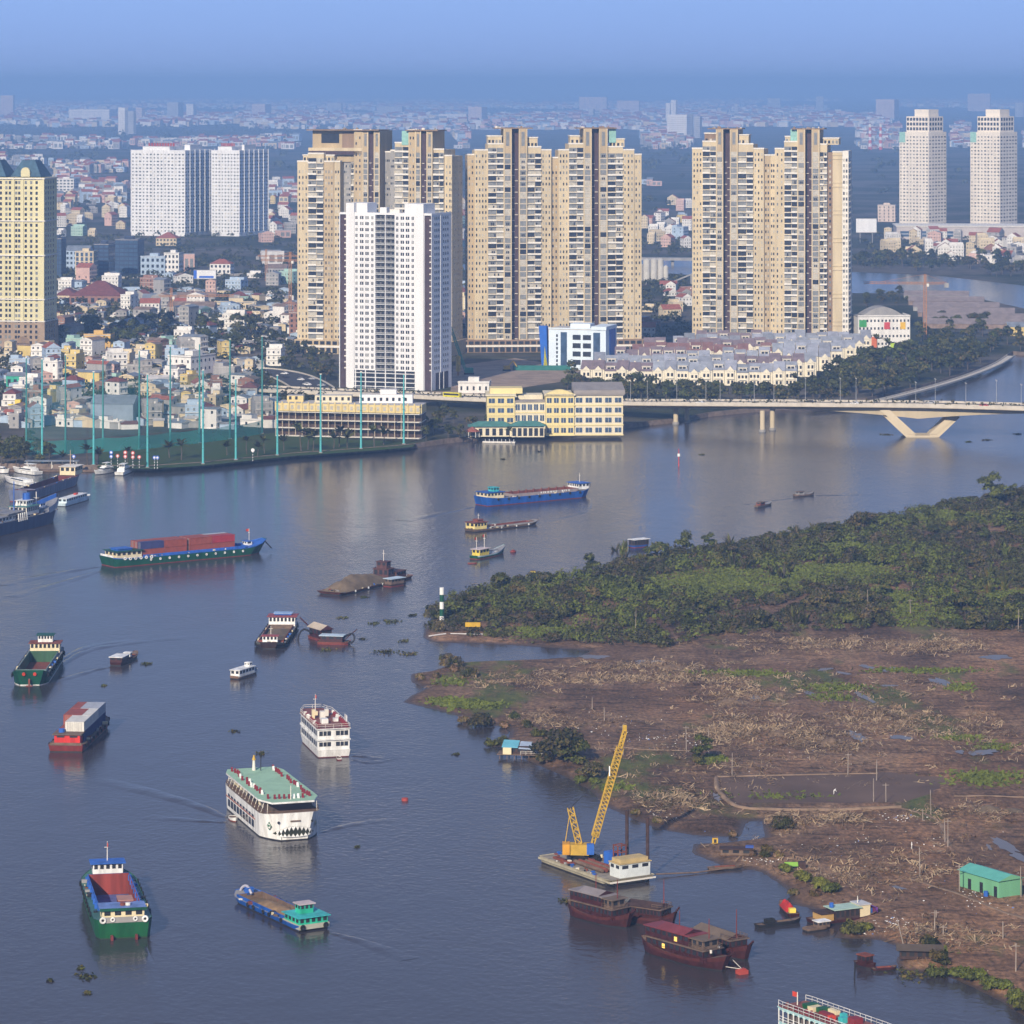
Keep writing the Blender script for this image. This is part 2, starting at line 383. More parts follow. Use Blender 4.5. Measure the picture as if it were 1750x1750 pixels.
for i, a in enumerate([(1410,1146,30,5,.4),(1441,1152,30,5,-.5),(1480,1141,26,7,-.5),(1520,1147,34,6,.6),(1478,1193,30,14,-1.2),(1607,1168,36,14,-.6),(1520,1173,34,4,0),(1290,1196,24,10,.4),(1395,1190,50,10,-.8),
        (1465,1262,36,18,-.8),(1540,1264,50,8,-.2),(1700,1125,60,10,.1),(1680,1288,60,12,.3),(1640,1288,20,8,0),(1225,1365,14,16,-.8),(1540,1340,24,5,0),(1715,1447,44,26,-.9),(1745,1470,40,18,-.9),(1690,1450,10,12,0),(1535,1519,30,6,-.5),(1110,1135,60,9,0),(1015,1125,70,8,0)]):
    puddle(*a, seed=i)
# ---- haze over the river and the city
hm = bpy.data.materials.new('haze_air'); hm.use_nodes = True; hn, hl = hm.node_tree.nodes, hm.node_tree.links
hn.remove(hn['Principled BSDF']); pv = hn.new('ShaderNodeVolumePrincipled')
pv.inputs['Color'].default_value = (.33, .57, 1.0, 1); pv.inputs['Density'].default_value = 1.12e-4; pv.inputs['Anisotropy'].default_value = 0.0
hl.new(pv.outputs[0], hn['Material Output'].inputs['Volume'])
mb = MB(); mb.box(-29000, -2500, -2.6, 29000, 69000, 215, hm); hz = mb.build('haze', kind='stuff')
# ================================================================ vegetation
nr = np.random.default_rng(5)
def quads_mesh(name, V, mats, mi=None):
    """V: (n,4,3) array of loose leaf faces -> one mesh"""
    n = len(V); me = bpy.data.meshes.new(name)
    me.vertices.add(n*4); me.vertices.foreach_set('co', V.reshape(-1).astype(np.float32))
    me.loops.add(n*4); me.loops.foreach_set('vertex_index', np.arange(n*4, dtype=np.int32))
    me.polygons.add(n); me.polygons.foreach_set('loop_start', np.arange(0, n*4, 4, dtype=np.int32))
    for m in mats: me.materials.append(m)
    if mi is not None: me.polygons.foreach_set('material_index', mi.astype(np.int32))
    me.update(calc_edges=True)
    return me
def leaves(C, N, size, aspect=1.5):
    """leaf-clump faces at C, facing N"""
    n = len(C); N = N/(np.linalg.norm(N, axis=1, keepdims=True)+1e-9)
    a = nr.normal(size=(n, 3)); u = np.cross(N, a); u /= np.linalg.norm(u, axis=1, keepdims=True)+1e-9; w = np.cross(N, u)
    s = (np.broadcast_to(size, (n,))*nr.uniform(.6, 1.35, n))[:, None]/2
    u = u*s*aspect**.5; w = w*s/aspect**.5
    k = nr.uniform(.5, 1.0, (n, 1))
    return np.stack([C-u-w*k, C+u-w, C+u*k+w, C-u+w*k], 1)
def lobe_pts(c, r, n, flat=0.15, shell=.72):
    d = nr.normal(size=(n, 3)); d /= np.linalg.norm(d, axis=1, keepdims=True); d[:, 2] = np.where(d[:, 2] < -flat, -d[:, 2]*.6, d[:, 2])
    rad = nr.uniform(shell, 1.08, (n, 1))
    return np.array(c)+d*np.array(r)*rad, d+nr.normal(size=(n, 3))*.45+np.array([0, 0, .25])
LEAF = [M('leaf_dark', (.042,.048,.013), .65, .5, .9, .2, rand=.35, trans=.15), M('leaf_mid', (.088,.098,.022), .65, .45, .9, .2, rand=.35, trans=.18),
        M('leaf_olive', (.12,.10,.032), .7, .45, .9, .2, rand=.35, trans=.18), M('leaf_bright', (.14,.16,.026), .6, .4, .9, .25, rand=.25, trans=.22),
        M('leaf_dry', (.19,.13,.075), .8, .35, .9, .15, rand=.3, trans=.1), M('leaf_grey', (.085,.072,.050), .8, .4, .9, .15, rand=.3, trans=.1)]
BARK = M('bark', (.10,.08,.065), .9, .35, 1.2)
def crown_mesh(name, lobes, per, size, mats, mixw):
    Cs, Ns = [], []
    for c, r in lobes:
        n = int(per*(r[0]*r[2])**.9); p, q = lobe_pts(c, r, n); Cs.append(p); Ns.append(q)
    C, N = np.concatenate(Cs), np.concatenate(Ns)
    V = leaves(C, N, size)
    # clumps of one tone, picked by place
    h = np.sin(C[:, 0]*1.3+C[:, 2]*.9)+np.sin(C[:, 1]*1.1-C[:, 2]*1.4)+nr.normal(size=len(C))*.7
    th = np.quantile(h, np.cumsum(mixw)[:-1]) if len(mixw) > 1 else []
    return quads_mesh(name, V, mats, np.searchsorted(th, h) if len(mixw) > 1 else None)
def rand_lobes(h, w, n, r, base=.35):
    L = []
    for i in range(n):
        t = 2*math.pi*i/n+r.uniform(-.5, .5); rad = w/2*r.uniform(.25, .68); z = h*r.uniform(base+.1, .82)
        rr = w*r.uniform(.18, .30); L.append(((math.cos(t)*rad, math.sin(t)*rad, z), (rr, rr, rr*r.uniform(.6, .85))))
    L.append(((r.uniform(-.1, .1)*w, r.uniform(-.1, .1)*w, h*.8), (w*.26, w*.26, h*.2)))
    return L
def trunk_mesh(name, h, w, r, lobes):
    b = MB(); th = h*.42; rad = .05*w*.5+.08
    b.cyl((0,0,-.3), (.1,.05,th), rad, BARK, rad*.65, 7)
    for c, q in lobes[:6]: b.cyl((.1,.05,th*r.uniform(.7, 1)), (c[0]*.8, c[1]*.8, c[2]), rad*.5, BARK, rad*.15, 5)
    return b.mesh(name)
TREES = []          # (trunk mesh, crown mesh, height, width)
def mk_tree(seed, h, w, n, per, size, mats, mixw, base=.08):
    r = random.Random(seed); L = rand_lobes(h, w, n, r, base)
    return (trunk_mesh('trunk', h, w, r, L), crown_mesh('crown', L, per, size, mats, mixw), h, w)
T_NEAR = [mk_tree(1, 8, 9, 9, 42, .55, LEAF[:3], [.4,.4,.2]), mk_tree(2, 10, 8, 8, 42, .55, LEAF[:2]+[LEAF[3]], [.4,.45,.15]), mk_tree(3, 7, 10, 11, 40, .55, [LEAF[0], LEAF[2], LEAF[5]], [.4,.35,.25])]
T_FAR = [mk_tree(4, 9, 9, 8, 13, 1.0, LEAF[:2], [.55,.45]), mk_tree(5, 11, 8, 8, 13, 1.0, LEAF[:3], [.5,.3,.2]), mk_tree(6, 8, 10, 9, 12, 1.0, [LEAF[0], LEAF[2]], [.6,.4]), mk_tree(7, 12, 9, 9, 12, 1.0, LEAF[:2], [.7,.3], .1)]
def bush_mesh(seed, h, w, n, mats, mixw, per=62, size=.42):
    r = random.Random(seed); L = []
    for i in range(n):
        t = r.uniform(0, 6.28); rad = w/2*r.uniform(.1, .7); rr = w*r.uniform(.18, .32); z = h*r.uniform(.15, .6)
        L.append(((math.cos(t)*rad, math.sin(t)*rad, z), (rr, rr, min(h-z, rr*1.1)+.2)))
    return crown_mesh('bush', L, per, size, mats, mixw)
BUSH = [bush_mesh(11, 3.0, 5.5, 7, LEAF[:2], [.55,.45]), bush_mesh(12, 3.8, 5.0, 7, [LEAF[0], LEAF[2]], [.5,.5]), bush_mesh(13, 2.2, 5.0, 7, [LEAF[1], LEAF[3]], [.4,.6]),
        bush_mesh(14, 3.4, 6.5, 9, [LEAF[0], LEAF[5], LEAF[2]], [.4,.35,.25]), bush_mesh(15, 1.8, 4.0, 6, [LEAF[2], LEAF[4]], [.5,.5])]
BUSH_WORD = ['dark green rounded bush', 'tall olive green bush', 'bright green low bush', 'grey-brown thorny bush', 'brownish half-dry bush']
def frond(b, base, az, lean, L, m, wid=.5, droop=.9, k=6, base_up=0.0):
    """one palm frond: bent rib with two rows of leaflets"""
    pts = []; p = Vector(base); a = lean
    for i in range(k+1):
        pts.append(p.copy()); d = Vector((math.cos(az)*math.sin(a), math.sin(az)*math.sin(a), math.cos(a))); p = p+d*(L/k); a += droop/k*(.5+i/k)
    sd_ = Vector((-math.sin(az), math.cos(az), 0))
    for i in range(k):
        w0, w1 = wid*math.sin(math.pi*(i+.6)/(k+.9)), wid*math.sin(math.pi*(i+1.6)/(k+.9))
        for s in (1, -1):
            dn = Vector((0, 0, -.35))
            b.add([pts[i], pts[i]+(sd_*s+dn)*w0*.9, pts[i+1]+(sd_*s+dn)*w1, pts[i+1]], [(0,1,2,3)], m)
def nipa_mesh(seed, mats, n=16, L=5.5):
    r = random.Random(seed); b = MB()
    for i in range(n): frond(b, (r.uniform(-.5,.5), r.uniform(-.5,.5), -.1), r.uniform(0, 6.28), r.uniform(.05, .5), L*r.uniform(.6, 1.1), r.choice(mats), .42, r.uniform(.3, 1.0))
    return b.mesh('nipa_palm')
NIPA = [nipa_mesh(21, [LEAF[0], LEAF[1], LEAF[5]]), nipa_mesh(22, [LEAF[5], LEAF[2], LEAF[0]], 14, 4.8), nipa_mesh(23, [LEAF[1], LEAF[2]], 18, 5.0)]
def palm_meshes(seed, h):
    r = random.Random(seed); b = MB(); b.cyl((0,0,-.3), (.3,.1,h*.5), .2, BARK, .16, 7); b.cyl((.3,.1,h*.5), (.2,.3,h), .16, BARK, .12, 7); tr = b.mesh('trunk')
    c = MB()
    for i in range(15): frond(c, (.2,.3,h), i*.42*math.pi+r.uniform(-.2,.2), r.uniform(.25, 1.35), 3.4*r.uniform(.8, 1.1), r.choice(LEAF[:2]), .55, 1.2, 5)
    return tr, c.mesh('crown')
PALM = [palm_meshes(31, 5.0), palm_meshes(32, 3.2)]
def tree(kind, loc, label, scale=1.0, rz=None, group=None, name='tree'):
    t = thing(name, label, 'tree', loc, rng.uniform(0, 6.28) if rz is None else rz, group, scale)
    put('trunk', kind[0], t); put('crown', kind[1], t)
    return t
# ---- the island's wood and scrub
def pxin(p, poly): return inside(px((p[0], p[1], 0)), poly)
WOODPX = [(2200,760),(1750,838),(1560,870),(1400,905),(1290,918),(1100,948),(960,986),(870,996),(790,1014),(752,1044),(730,1076),(745,1088),(900,1098),(1020,1106),(1120,1112),(1210,1098),(1300,1088),(1420,1082),(1560,1076),(1750,1086),(2200,1090)]
CLEAR = [((1250,1003), (120, 24)), ((1430,985), (110, 17)), ((1560,1055), (40, 20)), ((1130,1005), (60, 14)), ((1440,945), (60, 12)), ((1610,890), (70, 12)), ((1720,1030), (60, 14)), ((930,1085), (60, 10)), ((1530,1022), (40, 14))]
def in_clear(x, y):
    return any(((x-c[0])/r[0])**2+((y-c[1])/r[1])**2 < 1+.5*noise.noise((x*.03, y*.06, 0)) for c, r in CLEAR)
wood_pts = []
while len(wood_pts) < 2600:
    q = Vector((rng.uniform(-45, 245), rng.uniform(1060, 1500), 0)); a, b_ = px(q)
    if a > 1840 or not inside((a, b_), WOODPX): continue
    wood_pts.append((q.x, q.y, a, b_))
GRS = M('wild_grass_green', (.17,.20,.032), .7, .5, .25, .2, col2=(.085,.105,.02), trans=.2)
GRS2 = M('scrub_brown_green', (.115,.112,.04), .8, .5, .12, .15, col2=(.055,.06,.024), trans=.12)
SCRB = M('scrub_dark', (.060,.062,.018), .75, .5, .10, .15, col2=(.028,.030,.012), trans=.12)
SCRG = M('scrub_grey', (.11,.088,.062), .8, .4, .10, .12, col2=(.06,.05,.036), trans=.1)
Vs, Ms = [], []
singles = []
for (x, y, a, b_) in wood_pts:
    z = isle_z(x, y)
    if in_clear(a, b_):
        n = 70; C = np.array([x, y, z])+nr.normal(size=(n, 3))*np.array([3.2, 4.2, .0])+np.array([0, 0, .35])*nr.uniform(.3, 1.6, (n, 1)); N = nr.normal(size=(n, 3))*.6+np.array([0, -.3, 1])
        Vs.append(leaves(C, N, .7, 2.0)); Ms.append(np.where(nr.random(n) < .86, 0, 1)); continue
    t = noise.noise((x*.018, y*.014, 9.0))+.35*noise.noise((x*.07, y*.05, 4.0)); hh = (1.6+2.6*max(0, t+.5)*rng.uniform(.3, 1.6))*(1.25 if rng.random() < .15 else 1)
    c = (x, y, z+hh*.35); w = rng.uniform(1.3, 3.2)
    p, q = lobe_pts(c, (w, w*1.2, hh*.75), 58); Vs.append(leaves(p, q, .62))
    u = nr.random(58)*.6+t+rng.uniform(-.55, .55)
    Ms.append(np.where(u > .62, 0, np.where(u > .18, 1, np.where(u > -.22, 2, 3))))
    if rng.random() < .35: singles.append((x, y, z, a, b_, t))
me = quads_mesh('scrub', np.concatenate(Vs), [GRS, GRS2, SCRB, SCRG], np.concatenate(Ms))
put('undergrowth', me, kind='stuff', label='low tangled undergrowth and grass covering the wooded end of the island', cat='undergrowth')
rng.shuffle(singles)
def near_px(a, b_, lst, r): return any(abs(a-c) < r[0] and abs(b_-d) < r[1] for c, d in lst)
palm_spots = [(1380,905),(1240,935),(1150,925),(1080,945),(1330,945),(1050,930),(1100,1070),(1300,1060),(1270,1065),(1380,1060),(1230,1060),(1680,985),(1700,1000),(1740,1060),(1260,960),(1720,940),(1330,975)]
nb = 0
for (x, y, z, a, b_, t) in singles:
    if nb >= 255: break
    if near_px(a, b_, palm_spots, (26, 9)): continue
    k = rng.choices(range(5), [4, 3, 2 if t > 0 else .4, 3, 1])[0]; s = rng.uniform(.8, 1.7)*(.8+.4*max(-.3, t))
    where = 'along the wooded tip of the island' if a < 1000 else 'in the scrub at the middle of the island' if a < 1400 else 'in the scrub towards the wide end of the island'
    put('bush', BUSH[k], None, (x, y, z-.15), rng.uniform(0, 6.28), s, f'{BUSH_WORD[k]} {where}', 'bush', f'{BUSH_WORD[k]} {where}'); nb += 1
for (a, b_) in palm_spots:
    pw = ('near the island shore facing the blue barge' if a < 1200 else 'at the middle of the island shore' if a < 1400 else 'at the wide end of the island') if b_ < 1000 else 'at the lower rim of the island scrub'
    for j in range(3):
        q = P(a+rng.uniform(-22, 22), b_+rng.uniform(-7, 9)+8, 1.2); k = rng.randrange(3)
        put('nipa_palm', NIPA[k], None, (q.x, q.y, isle_z(q.x, q.y)-.1), rng.uniform(0, 6.28), rng.uniform(.75, 1.25), f'stemless palm with upright feathery fronds {pw}', 'palm', f'stemless palms {pw}')
for i, (a, b_, k, s, lab) in enumerate([(1698,860,1,1.5,'flat-topped tree standing clear of the scrub at the island rim'),(1738,868,0,1.3,'dense round tree beside the flat-topped tree on the island'),(860,1018,0,1.2,'broad dark tree behind the striped beacon'),
        (800,1040,2,.9,'spreading low tree right behind the striped beacon'),(930,1005,2,1.0,'wide bushy tree on the island tip near the yellow box'),(1010,970,1,.9,'feathery crowned tree on the island shore facing the blue barge'),
        (1120,960,0,1.1,'rounded dark tree on the island shore by the white-roofed boat'),(1170,945,1,1.0,'tall dark tree on the shore past the white-roofed boat'),(1470,905,2,1.2,'broad olive tree on the island ridge below the small rowing boats'),
        (1590,895,1,.8,'pointed tree on the island ridge short of the flat-topped tree'),(1640,885,0,.8,'small round tree near the flat-topped tree'),(1505,1015,0,.9,'dark lone tree beside the grassy clearing'),
        (1400,1040,2,1.1,'wide grey-green tree at the lower rim of the scrub'),(1480,1060,2,1.0,'low spreading tree at the lower scrub rim by the bare pole'),(1650,1050,0,1.2,'thick dark tree at the scrub rim above the cleared mud'),(1730,1075,1,1.0,'tall dark tree at the rim of the scrub by the frame edge'),(960,1050,2,.9,'flat dark tree in the middle of the island tip'),(1200,1050,0,.9,'dark tree over the muddy inlet')]):
    q = P(a, b_, 1.0); tree(T_NEAR[k], (q.x, q.y, isle_z(q.x, q.y)-1.2*s), lab, s)
for i in range(46):
    x, y, z, a, b_, t_ = singles[-1-i]; k = rng.choice((0, 1, 2, 2)); w_ = 'near the striped beacon' if a < 950 else 'over the muddy inlet' if a < 1250 else 'around the grassy clearing' if a < 1500 else 'near the right frame edge'
    tree(T_NEAR[k], (x, y, z-1.0), f'{["rounded dark","tall dark green","spreading grey-green"][k]} small tree in the scrub {w_}', rng.uniform(.5, .95), None, f'{["rounded","tall","spreading"][k]} small trees {w_}')
# big mango-like tree and the trees by the huts
for (a, b_, k, s, lab) in [(955,1300,2,1.35,'broad dark tree shading the stilt hut on the river'),(985,1305,0,.95,'dense dark tree behind the hut tree'),(1200,1300,1,.75,'small upright tree alone on the cleared ground'),(1010,1330,2,.7,'low leaning tree on the bank near the crane boom')]:
    q = P(a, b_, .8); tree(T_NEAR[k], (q.x, q.y, isle_z(q.x, q.y)-1.2*s), lab, s)
bank = [(990,1335,2,.8),(1015,1340,2,.7),(1310,1465,1,.8),(1330,1468,4,.9),(1285,1462,4,.8),(1345,1492,2,.8),(1375,1508,2,1.0),(1400,1520,2,1.0),(1420,1528,2,.9),(1390,1535,4,.8),(1360,1528,4,.8),(1458,1595,0,.9),(1478,1592,2,.7),(1590,1632,1,1.1),(1606,1650,1,.9),
        (1640,1668,2,.9),(1665,1675,2,1.0),(1690,1688,2,1.0),(1712,1692,2,.9),(1735,1712,2,1.1),(1755,1725,2,1.1),(1335,1418,3,.9),(1330,1405,4,.8),(1250,1425,4,.7),(1120,1405,4,.8),(1090,1392,4,.8),(775,1150,4,1.2),(720,1162,4,1.0),(745,1160,4,.9),(800,1160,3,.9),(770,1140,3,1.1),
        (860,1240,4,1.0),(820,1238,3,1.0),(795,1232,4,1.0),(840,1236,4,.9),(840,1272,0,.7),(858,1270,0,.7),(880,1230,0,.7),(900,1245,1,.7),(920,1260,0,.8),(1195,1310,1,.7),(1600,1665,0,.8)]
for (a, b_, k, s) in bank:
    q = P(a, b_, .5); put('bush', BUSH[k], None, (q.x, q.y, max(isle_z(q.x, q.y), .1)-.15), rng.uniform(0, 6.28), s, f'{BUSH_WORD[k]} on the muddy river bank of the cleared ground', 'bush', f'{BUSH_WORD[k]} on the muddy bank')
# ---- heaps of dead palm leaves, straw and litter over the cleared ground
STRAW = [M('dead_leaf_tan', (.34,.25,.155), .9, .35, .8), M('dead_leaf_brown', (.21,.14,.085), .9, .35, .8), M('dead_leaf_dark', (.10,.068,.045), .9, .35, .8)]
heaps = [((1420,1100), (210, 16), 700), ((1600,1105), (90, 14), 420), ((1250,1195), (70, 24), 420), ((1330,1245), (150, 26), 900), ((1400,1270), (80, 18), 420), ((1240,1255), (60, 14), 260), ((1600,1240), (150, 22), 600), ((1480,1225), (80, 16), 350), ((1120,1140), (130, 10), 420), ((1050,1160), (130, 10), 360),
         ((1190,1160), (100, 12), 300), ((900,1165), (120, 18), 300), ((1330,1408), (36, 14), 200), ((1400,1400), (100, 12), 260), ((960,1230), (120, 20), 250), ((1450,1180), (260, 40), 500), ((1250,1300), (300, 40), 450), ((1500,1480), (220, 60), 450), ((1150,1370), (90, 24), 250), ((1650,1390), (100, 20), 150), ((1090,1410), (60, 12), 160), ((1220,1425), (60, 6), 200), ((1560,1600), (150, 30), 260), ((1560,1655), (40, 10), 260), ((1690,1270), (80, 30), 150)]
Cs, Ns, Ss, Mi = [], [], [], []
for (c, r, n) in heaps:
    k = 0
    while k < n:
        a, b_ = nr.normal(c[0], r[0]*.5), nr.normal(c[1], r[1]*.5); q = P(a, b_, .8)
        k += 1
        if b_ < 1080 or isle_d(q.x, q.y) < 1.5: continue
        lump = max(0, noise.noise((q.x*.12, q.y*.06, 2.2)))
        if lump < .06 and nr.random() < .5: continue
        Cs.append((q.x, q.y, isle_z(q.x, q.y)+.1+lump*1.1*nr.random())); Ns.append((nr.normal()*.5, nr.normal()*.4-.2, 1)); Ss.append(nr.uniform(.22, .7)); Mi.append(nr.choice(3, p=[.38,.4,.22]))
Cs = np.repeat(np.array(Cs), 7, 0)+nr.normal(size=(len(Cs)*7, 3))*np.array([1.0, 1.3, .10]); Ns = np.repeat(np.array(Ns), 7, 0)+nr.normal(size=(len(Cs), 3))*.3
put('dead_leaf_debris', quads_mesh('debris', leaves(Cs, Ns, np.repeat(np.array(Ss), 7), 8.0), STRAW, np.repeat(np.array(Mi), 7)), kind='stuff', label='heaps of dead palm leaves and straw strewn over the cleared mud', cat='debris')
LIT = [M('litter_white', (.75,.75,.74), .6), M('litter_blue', (.10,.2,.5), .6), M('litter_pale', (.5,.44,.36), .7)]
b = MB(); spots = [(1115,1395,30,8,26),(1240,1425,40,5,60),(1180,1425,30,5,40),(1545,1398,36,6,60),(1400,1268,200,40,30),(1530,1575,30,10,40),(1580,1590,20,8,16),(1500,1590,40,10,24),(1660,1530,40,8,24),(1690,1545,60,12,26),(1500,1470,260,80,90),(1350,1240,350,80,60),(1110,1260,60,8,40),(1020,1240,100,16,24),(1180,1270,60,10,24),(1300,1470,40,8,30),(1620,1668,60,10,30)]
for (cx, cy_, rx, ry, n) in spots:
    for i in range(n):
        q = P(rng.gauss(cx, rx*.5), rng.gauss(cy_, ry*.5), .8)
        if isle_d(q.x, q.y) < .8: continue
        s = rng.uniform(.10, .30); b.cbox((q.x, q.y, isle_z(q.x, q.y)-.02), (s*rng.uniform(.6, 1.6), s, s*rng.uniform(.3, .7)), LIT[rng.choices((0, 1, 2), (5, 1, 4))[0]])
b.build('litter', kind='stuff', label='scattered white and coloured litter on the cleared ground', cat='litter')
# short grass on the green patches of the cleared ground
Cs = []
for (cx, cy_, rx, ry, n) in [(800,1205,60,7,900),(760,1200,40,7,400),(1260,1153,70,5,800),(1430,1175,60,6,600),(1420,1192,40,6,300),(1580,1147,90,5,500),(1690,1330,70,12,700),(1640,1262,40,5,250),(1700,1275,40,7,250),(770,1165,30,8,250),(1220,1300,20,8,200),(1560,1625,60,6,200),(1050,1345,30,6,200),(1340,1360,90,8,150),(1640,1175,30,8,200)]:
    for i in range(n):
        q = P(nr.normal(cx, rx*.5), nr.normal(cy_, ry*.5), .8)
        if isle_d(q.x, q.y) > .2: Cs.append((q.x, q.y, isle_z(q.x, q.y)+.15))
Cs = np.array(Cs); put('grass', quads_mesh('grass', leaves(Cs, nr.normal(size=Cs.shape)*.6+np.array([0,-.3,1]), .8, 2.5), [GRS]), kind='stuff', label='patches of short bright green grass on the cleared mud', cat='grass')
# ================================================================ towers
BEIGE = M('beige_plaster', (.58,.48,.31), .85, .14, .15, streak=True); BEIGE2 = M('tan_plaster', (.46,.36,.22), .85, .14, .15, streak=True)
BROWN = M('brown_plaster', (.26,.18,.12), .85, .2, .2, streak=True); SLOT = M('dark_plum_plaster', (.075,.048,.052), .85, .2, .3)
WHITE = M('white_plaster', (.74,.74,.74), .8, .06, .2, streak=True); OFFW = M('off_white_trim', (.74,.70,.62), .8, .08, .3)
GLD = M('window_dark', (.03,.032,.038), .12, .3, .5, .5); GLG = M('window_grey', (.22,.225,.22), .15, .25, .6, .5); GLC = M('window_curtained', (.46,.43,.36), .4, .2, .6, .4); GLT = M('window_teal_glass', (.28,.50,.44), .12, .15, .5, .5)
GLB = M('window_blue_glass', (.05,.09,.16), .1, .3, .3, .6); GREYP = M('grey_concrete', (.30,.29,.28), .9, .2, .2, streak=True); DGREY = M('dark_grey_concrete', (.12,.115,.12), .9, .25, .2)
BGLASS = [GLD, GLG, GLC]
def pick(w): return rng.choices(BGLASS, w)[0]
def windows(g, x0, x1, yf, z0, z1, fh, n, w, h, wt, sill=None, sm=None, skip=0.0, z_off=.9):
    z = z0
    while z+fh <= z1+.01:
        for i in range(n):
            if rng.random() < skip: continue
            xc = x0+(x1-x0)*(i+.5)/n
            g.box(xc-w/2, yf-.07, z+z_off, xc+w/2, yf+.02, z+z_off+h, pick(wt))
        if sill: sm.box(x0, yf-sill, z-.12, x1, yf+.02, z+.12, OFFW)
        z += fh
def balconies(g, s, x0, x1, yf, z0, z1, fh, out=1.1, rail=OFFW, half=True):
    z = z0; k = 0
    while z+fh <= z1+.01:
        xm = x0+(x1-x0)*(.55 if half else 1)
        for a, b in (((x0, xm), (xm, x1)) if half else ((x0, x1),)):
            c = pick((3, 5, 2)); g.box(a+.15, yf-.10, z+.5, b-.15, yf+.02, z+fh-.35, c)
            if rng.random() < .45:
                q = rng.uniform(a+.4, b-1.4); g.box(q, yf-.16, z+.6, q+.9, yf-.05, z+2.5, GLD)
                if rng.random() < .5 and q+2.3 < b: g.box(q+1.2, yf-.16, z+.6, q+2.1, yf-.05, z+2.5, GLD)
        s.box(x0, yf-out, z-.15, x1, yf-.02, z+.1, rail)
        if k % 2 or not half: s.box(x0, yf-out, z+.1, x1 if rng.random() < .6 else xm, yf-out+.12, z+1.0, rail)
        else: s.box(xm, yf-out, z+.1, x1, yf-out+.12, z+1.0, rail)
        z += fh; k += 1
def glass_bay(g, s, x0, x1, yf, z0, z1, fh):
    z = z0
    while z+fh <= z1+.01:
        c = pick((1, 5, 3)); g.box(x0+.25, yf-.08, z+.45, x1-.25, yf+.02, z+fh-.2, c)
        if rng.random() < .3: q = (x0+x1)/2; g.box(q-1.0, yf-.15, z+.9, q-.15, yf-.05, z+2.4, GLD); g.box(q+.15, yf-.15, z+.9, q+1.0, yf-.05, z+2.4, GLD)
        s.box(x0+.1, yf-.3, z-.1, x1-.1, yf, z+.15, OFFW)
        z += fh
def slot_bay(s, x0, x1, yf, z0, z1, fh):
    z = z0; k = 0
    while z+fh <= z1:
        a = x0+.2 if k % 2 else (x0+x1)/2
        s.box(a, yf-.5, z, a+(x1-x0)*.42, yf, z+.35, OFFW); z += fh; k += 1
FH = 3.62
def bays(t, spec, depth, z0=9.0, side_l=None, side_r=None):
    x = -sum(b[0] for b in spec)/2; X0 = x; g, s = MB(), MB()
    for (w, h, off, st) in spec:
        wall = {'wall': BEIGE, 'tan': BEIGE2, 'balc': BEIGE, 'glass': BEIGE2, 'pil': BEIGE2, 'slot': SLOT, 'brown': BROWN, 'grey': GREYP, 'panel': BEIGE, 'white': OFFW}[st]
        b = MB(); yf = -off
        b.box(x, yf, 0, x+w, depth+rng.uniform(-.5, .5), h, wall)
        if h > 138 and st in ('pil', 'glass'):
            b.box(x, yf-.35, z0, x+.7, yf, h-.3, BEIGE); b.box(x+w-.7, yf-.35, z0, x+w, yf, h-.3, BEIGE)
        b.build('bay_wall', t)
        top = h-1.2
        if st in ('wall', 'tan'): windows(g, x+.3, x+w-.3, yf, z0, top, FH, max(2, int(w/2.1)), .85, 1.75, (5, 3, 2), skip=.1); windows(s, 0, 0, 0, 1, 0, 1, 0, 0, 0, (1,0,0))
        elif st == 'balc': balconies(g, s, x, x+w, yf, z0, top, FH)
        elif st in ('glass', 'pil'): glass_bay(g, s, x+.4, x+w-.4, yf, z0, min(top, 131), FH); g.box(x+w*.3, yf-.1, 132, x+w*.7, yf+.02, h-2, GLG)
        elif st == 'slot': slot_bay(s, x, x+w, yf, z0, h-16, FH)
        elif st == 'brown': windows(g, x+.3, x+w-.3, yf, z0, top, FH, 1, 1.2, 1.6, (3, 2, 1)); 
        elif st == 'grey': windows(g, x+.3, x+w-.3, yf, z0, top, FH, 4, .8, 1.4, (3, 3, 2), skip=.3)
        elif st == 'white': windows(g, x+.3, x+w-.3, yf, z0, top, FH, 2, 1.0, 1.9, (4, 3, 2)); windows(g, x, x, 0, 1, 0, 1, 0, 0, 0, (1,0,0))
        elif st == 'panel':
            z = z0+6
            while z < h: s.box(x-.2, yf-.5, z, x+w+.2, yf, z+.5, BEIGE); s.box(x-.2, yf-.4, z+2.6, x+w+.2, yf, z+3.1, BEIGE); z += FH*5
        if st in ('wall', 'balc', 'tan', 'panel', 'grey'): s.box(x-.15, yf-.25, h, x+w+.15, yf+4, h+.9, OFFW)   # parapet
        x += w
    X1 = x
    for side, xs, st in (('l', X0, side_l), ('r', X1, side_r)):
        if not st: continue
        h = spec[0][1] if side == 'l' else spec[-1][1]
        T = (Matrix.Translation((xs, 0, 0)) @ Matrix.Rotation(R(90 if side == 'r' else -90), 4, 'Z'))
        g.T = s.T = T
        a = 1.0 if side == 'r' else -depth+1
        if st == 'balc':
            k = a
            while k+9 < a+depth-2: balconies(g, s, k, k+7, 0, z0, h-1, FH); k += 9
        else: windows(g, a, a+depth-2, 0, z0, h-1, FH, int(depth/3.2), .8, 1.4, (4, 3, 2), skip=.2)
        g.T = s.T = None
    g.build('window_panes', t, kind='stuff'); s.build('balcony_slabs', t, kind='stuff')
    return X0, X1
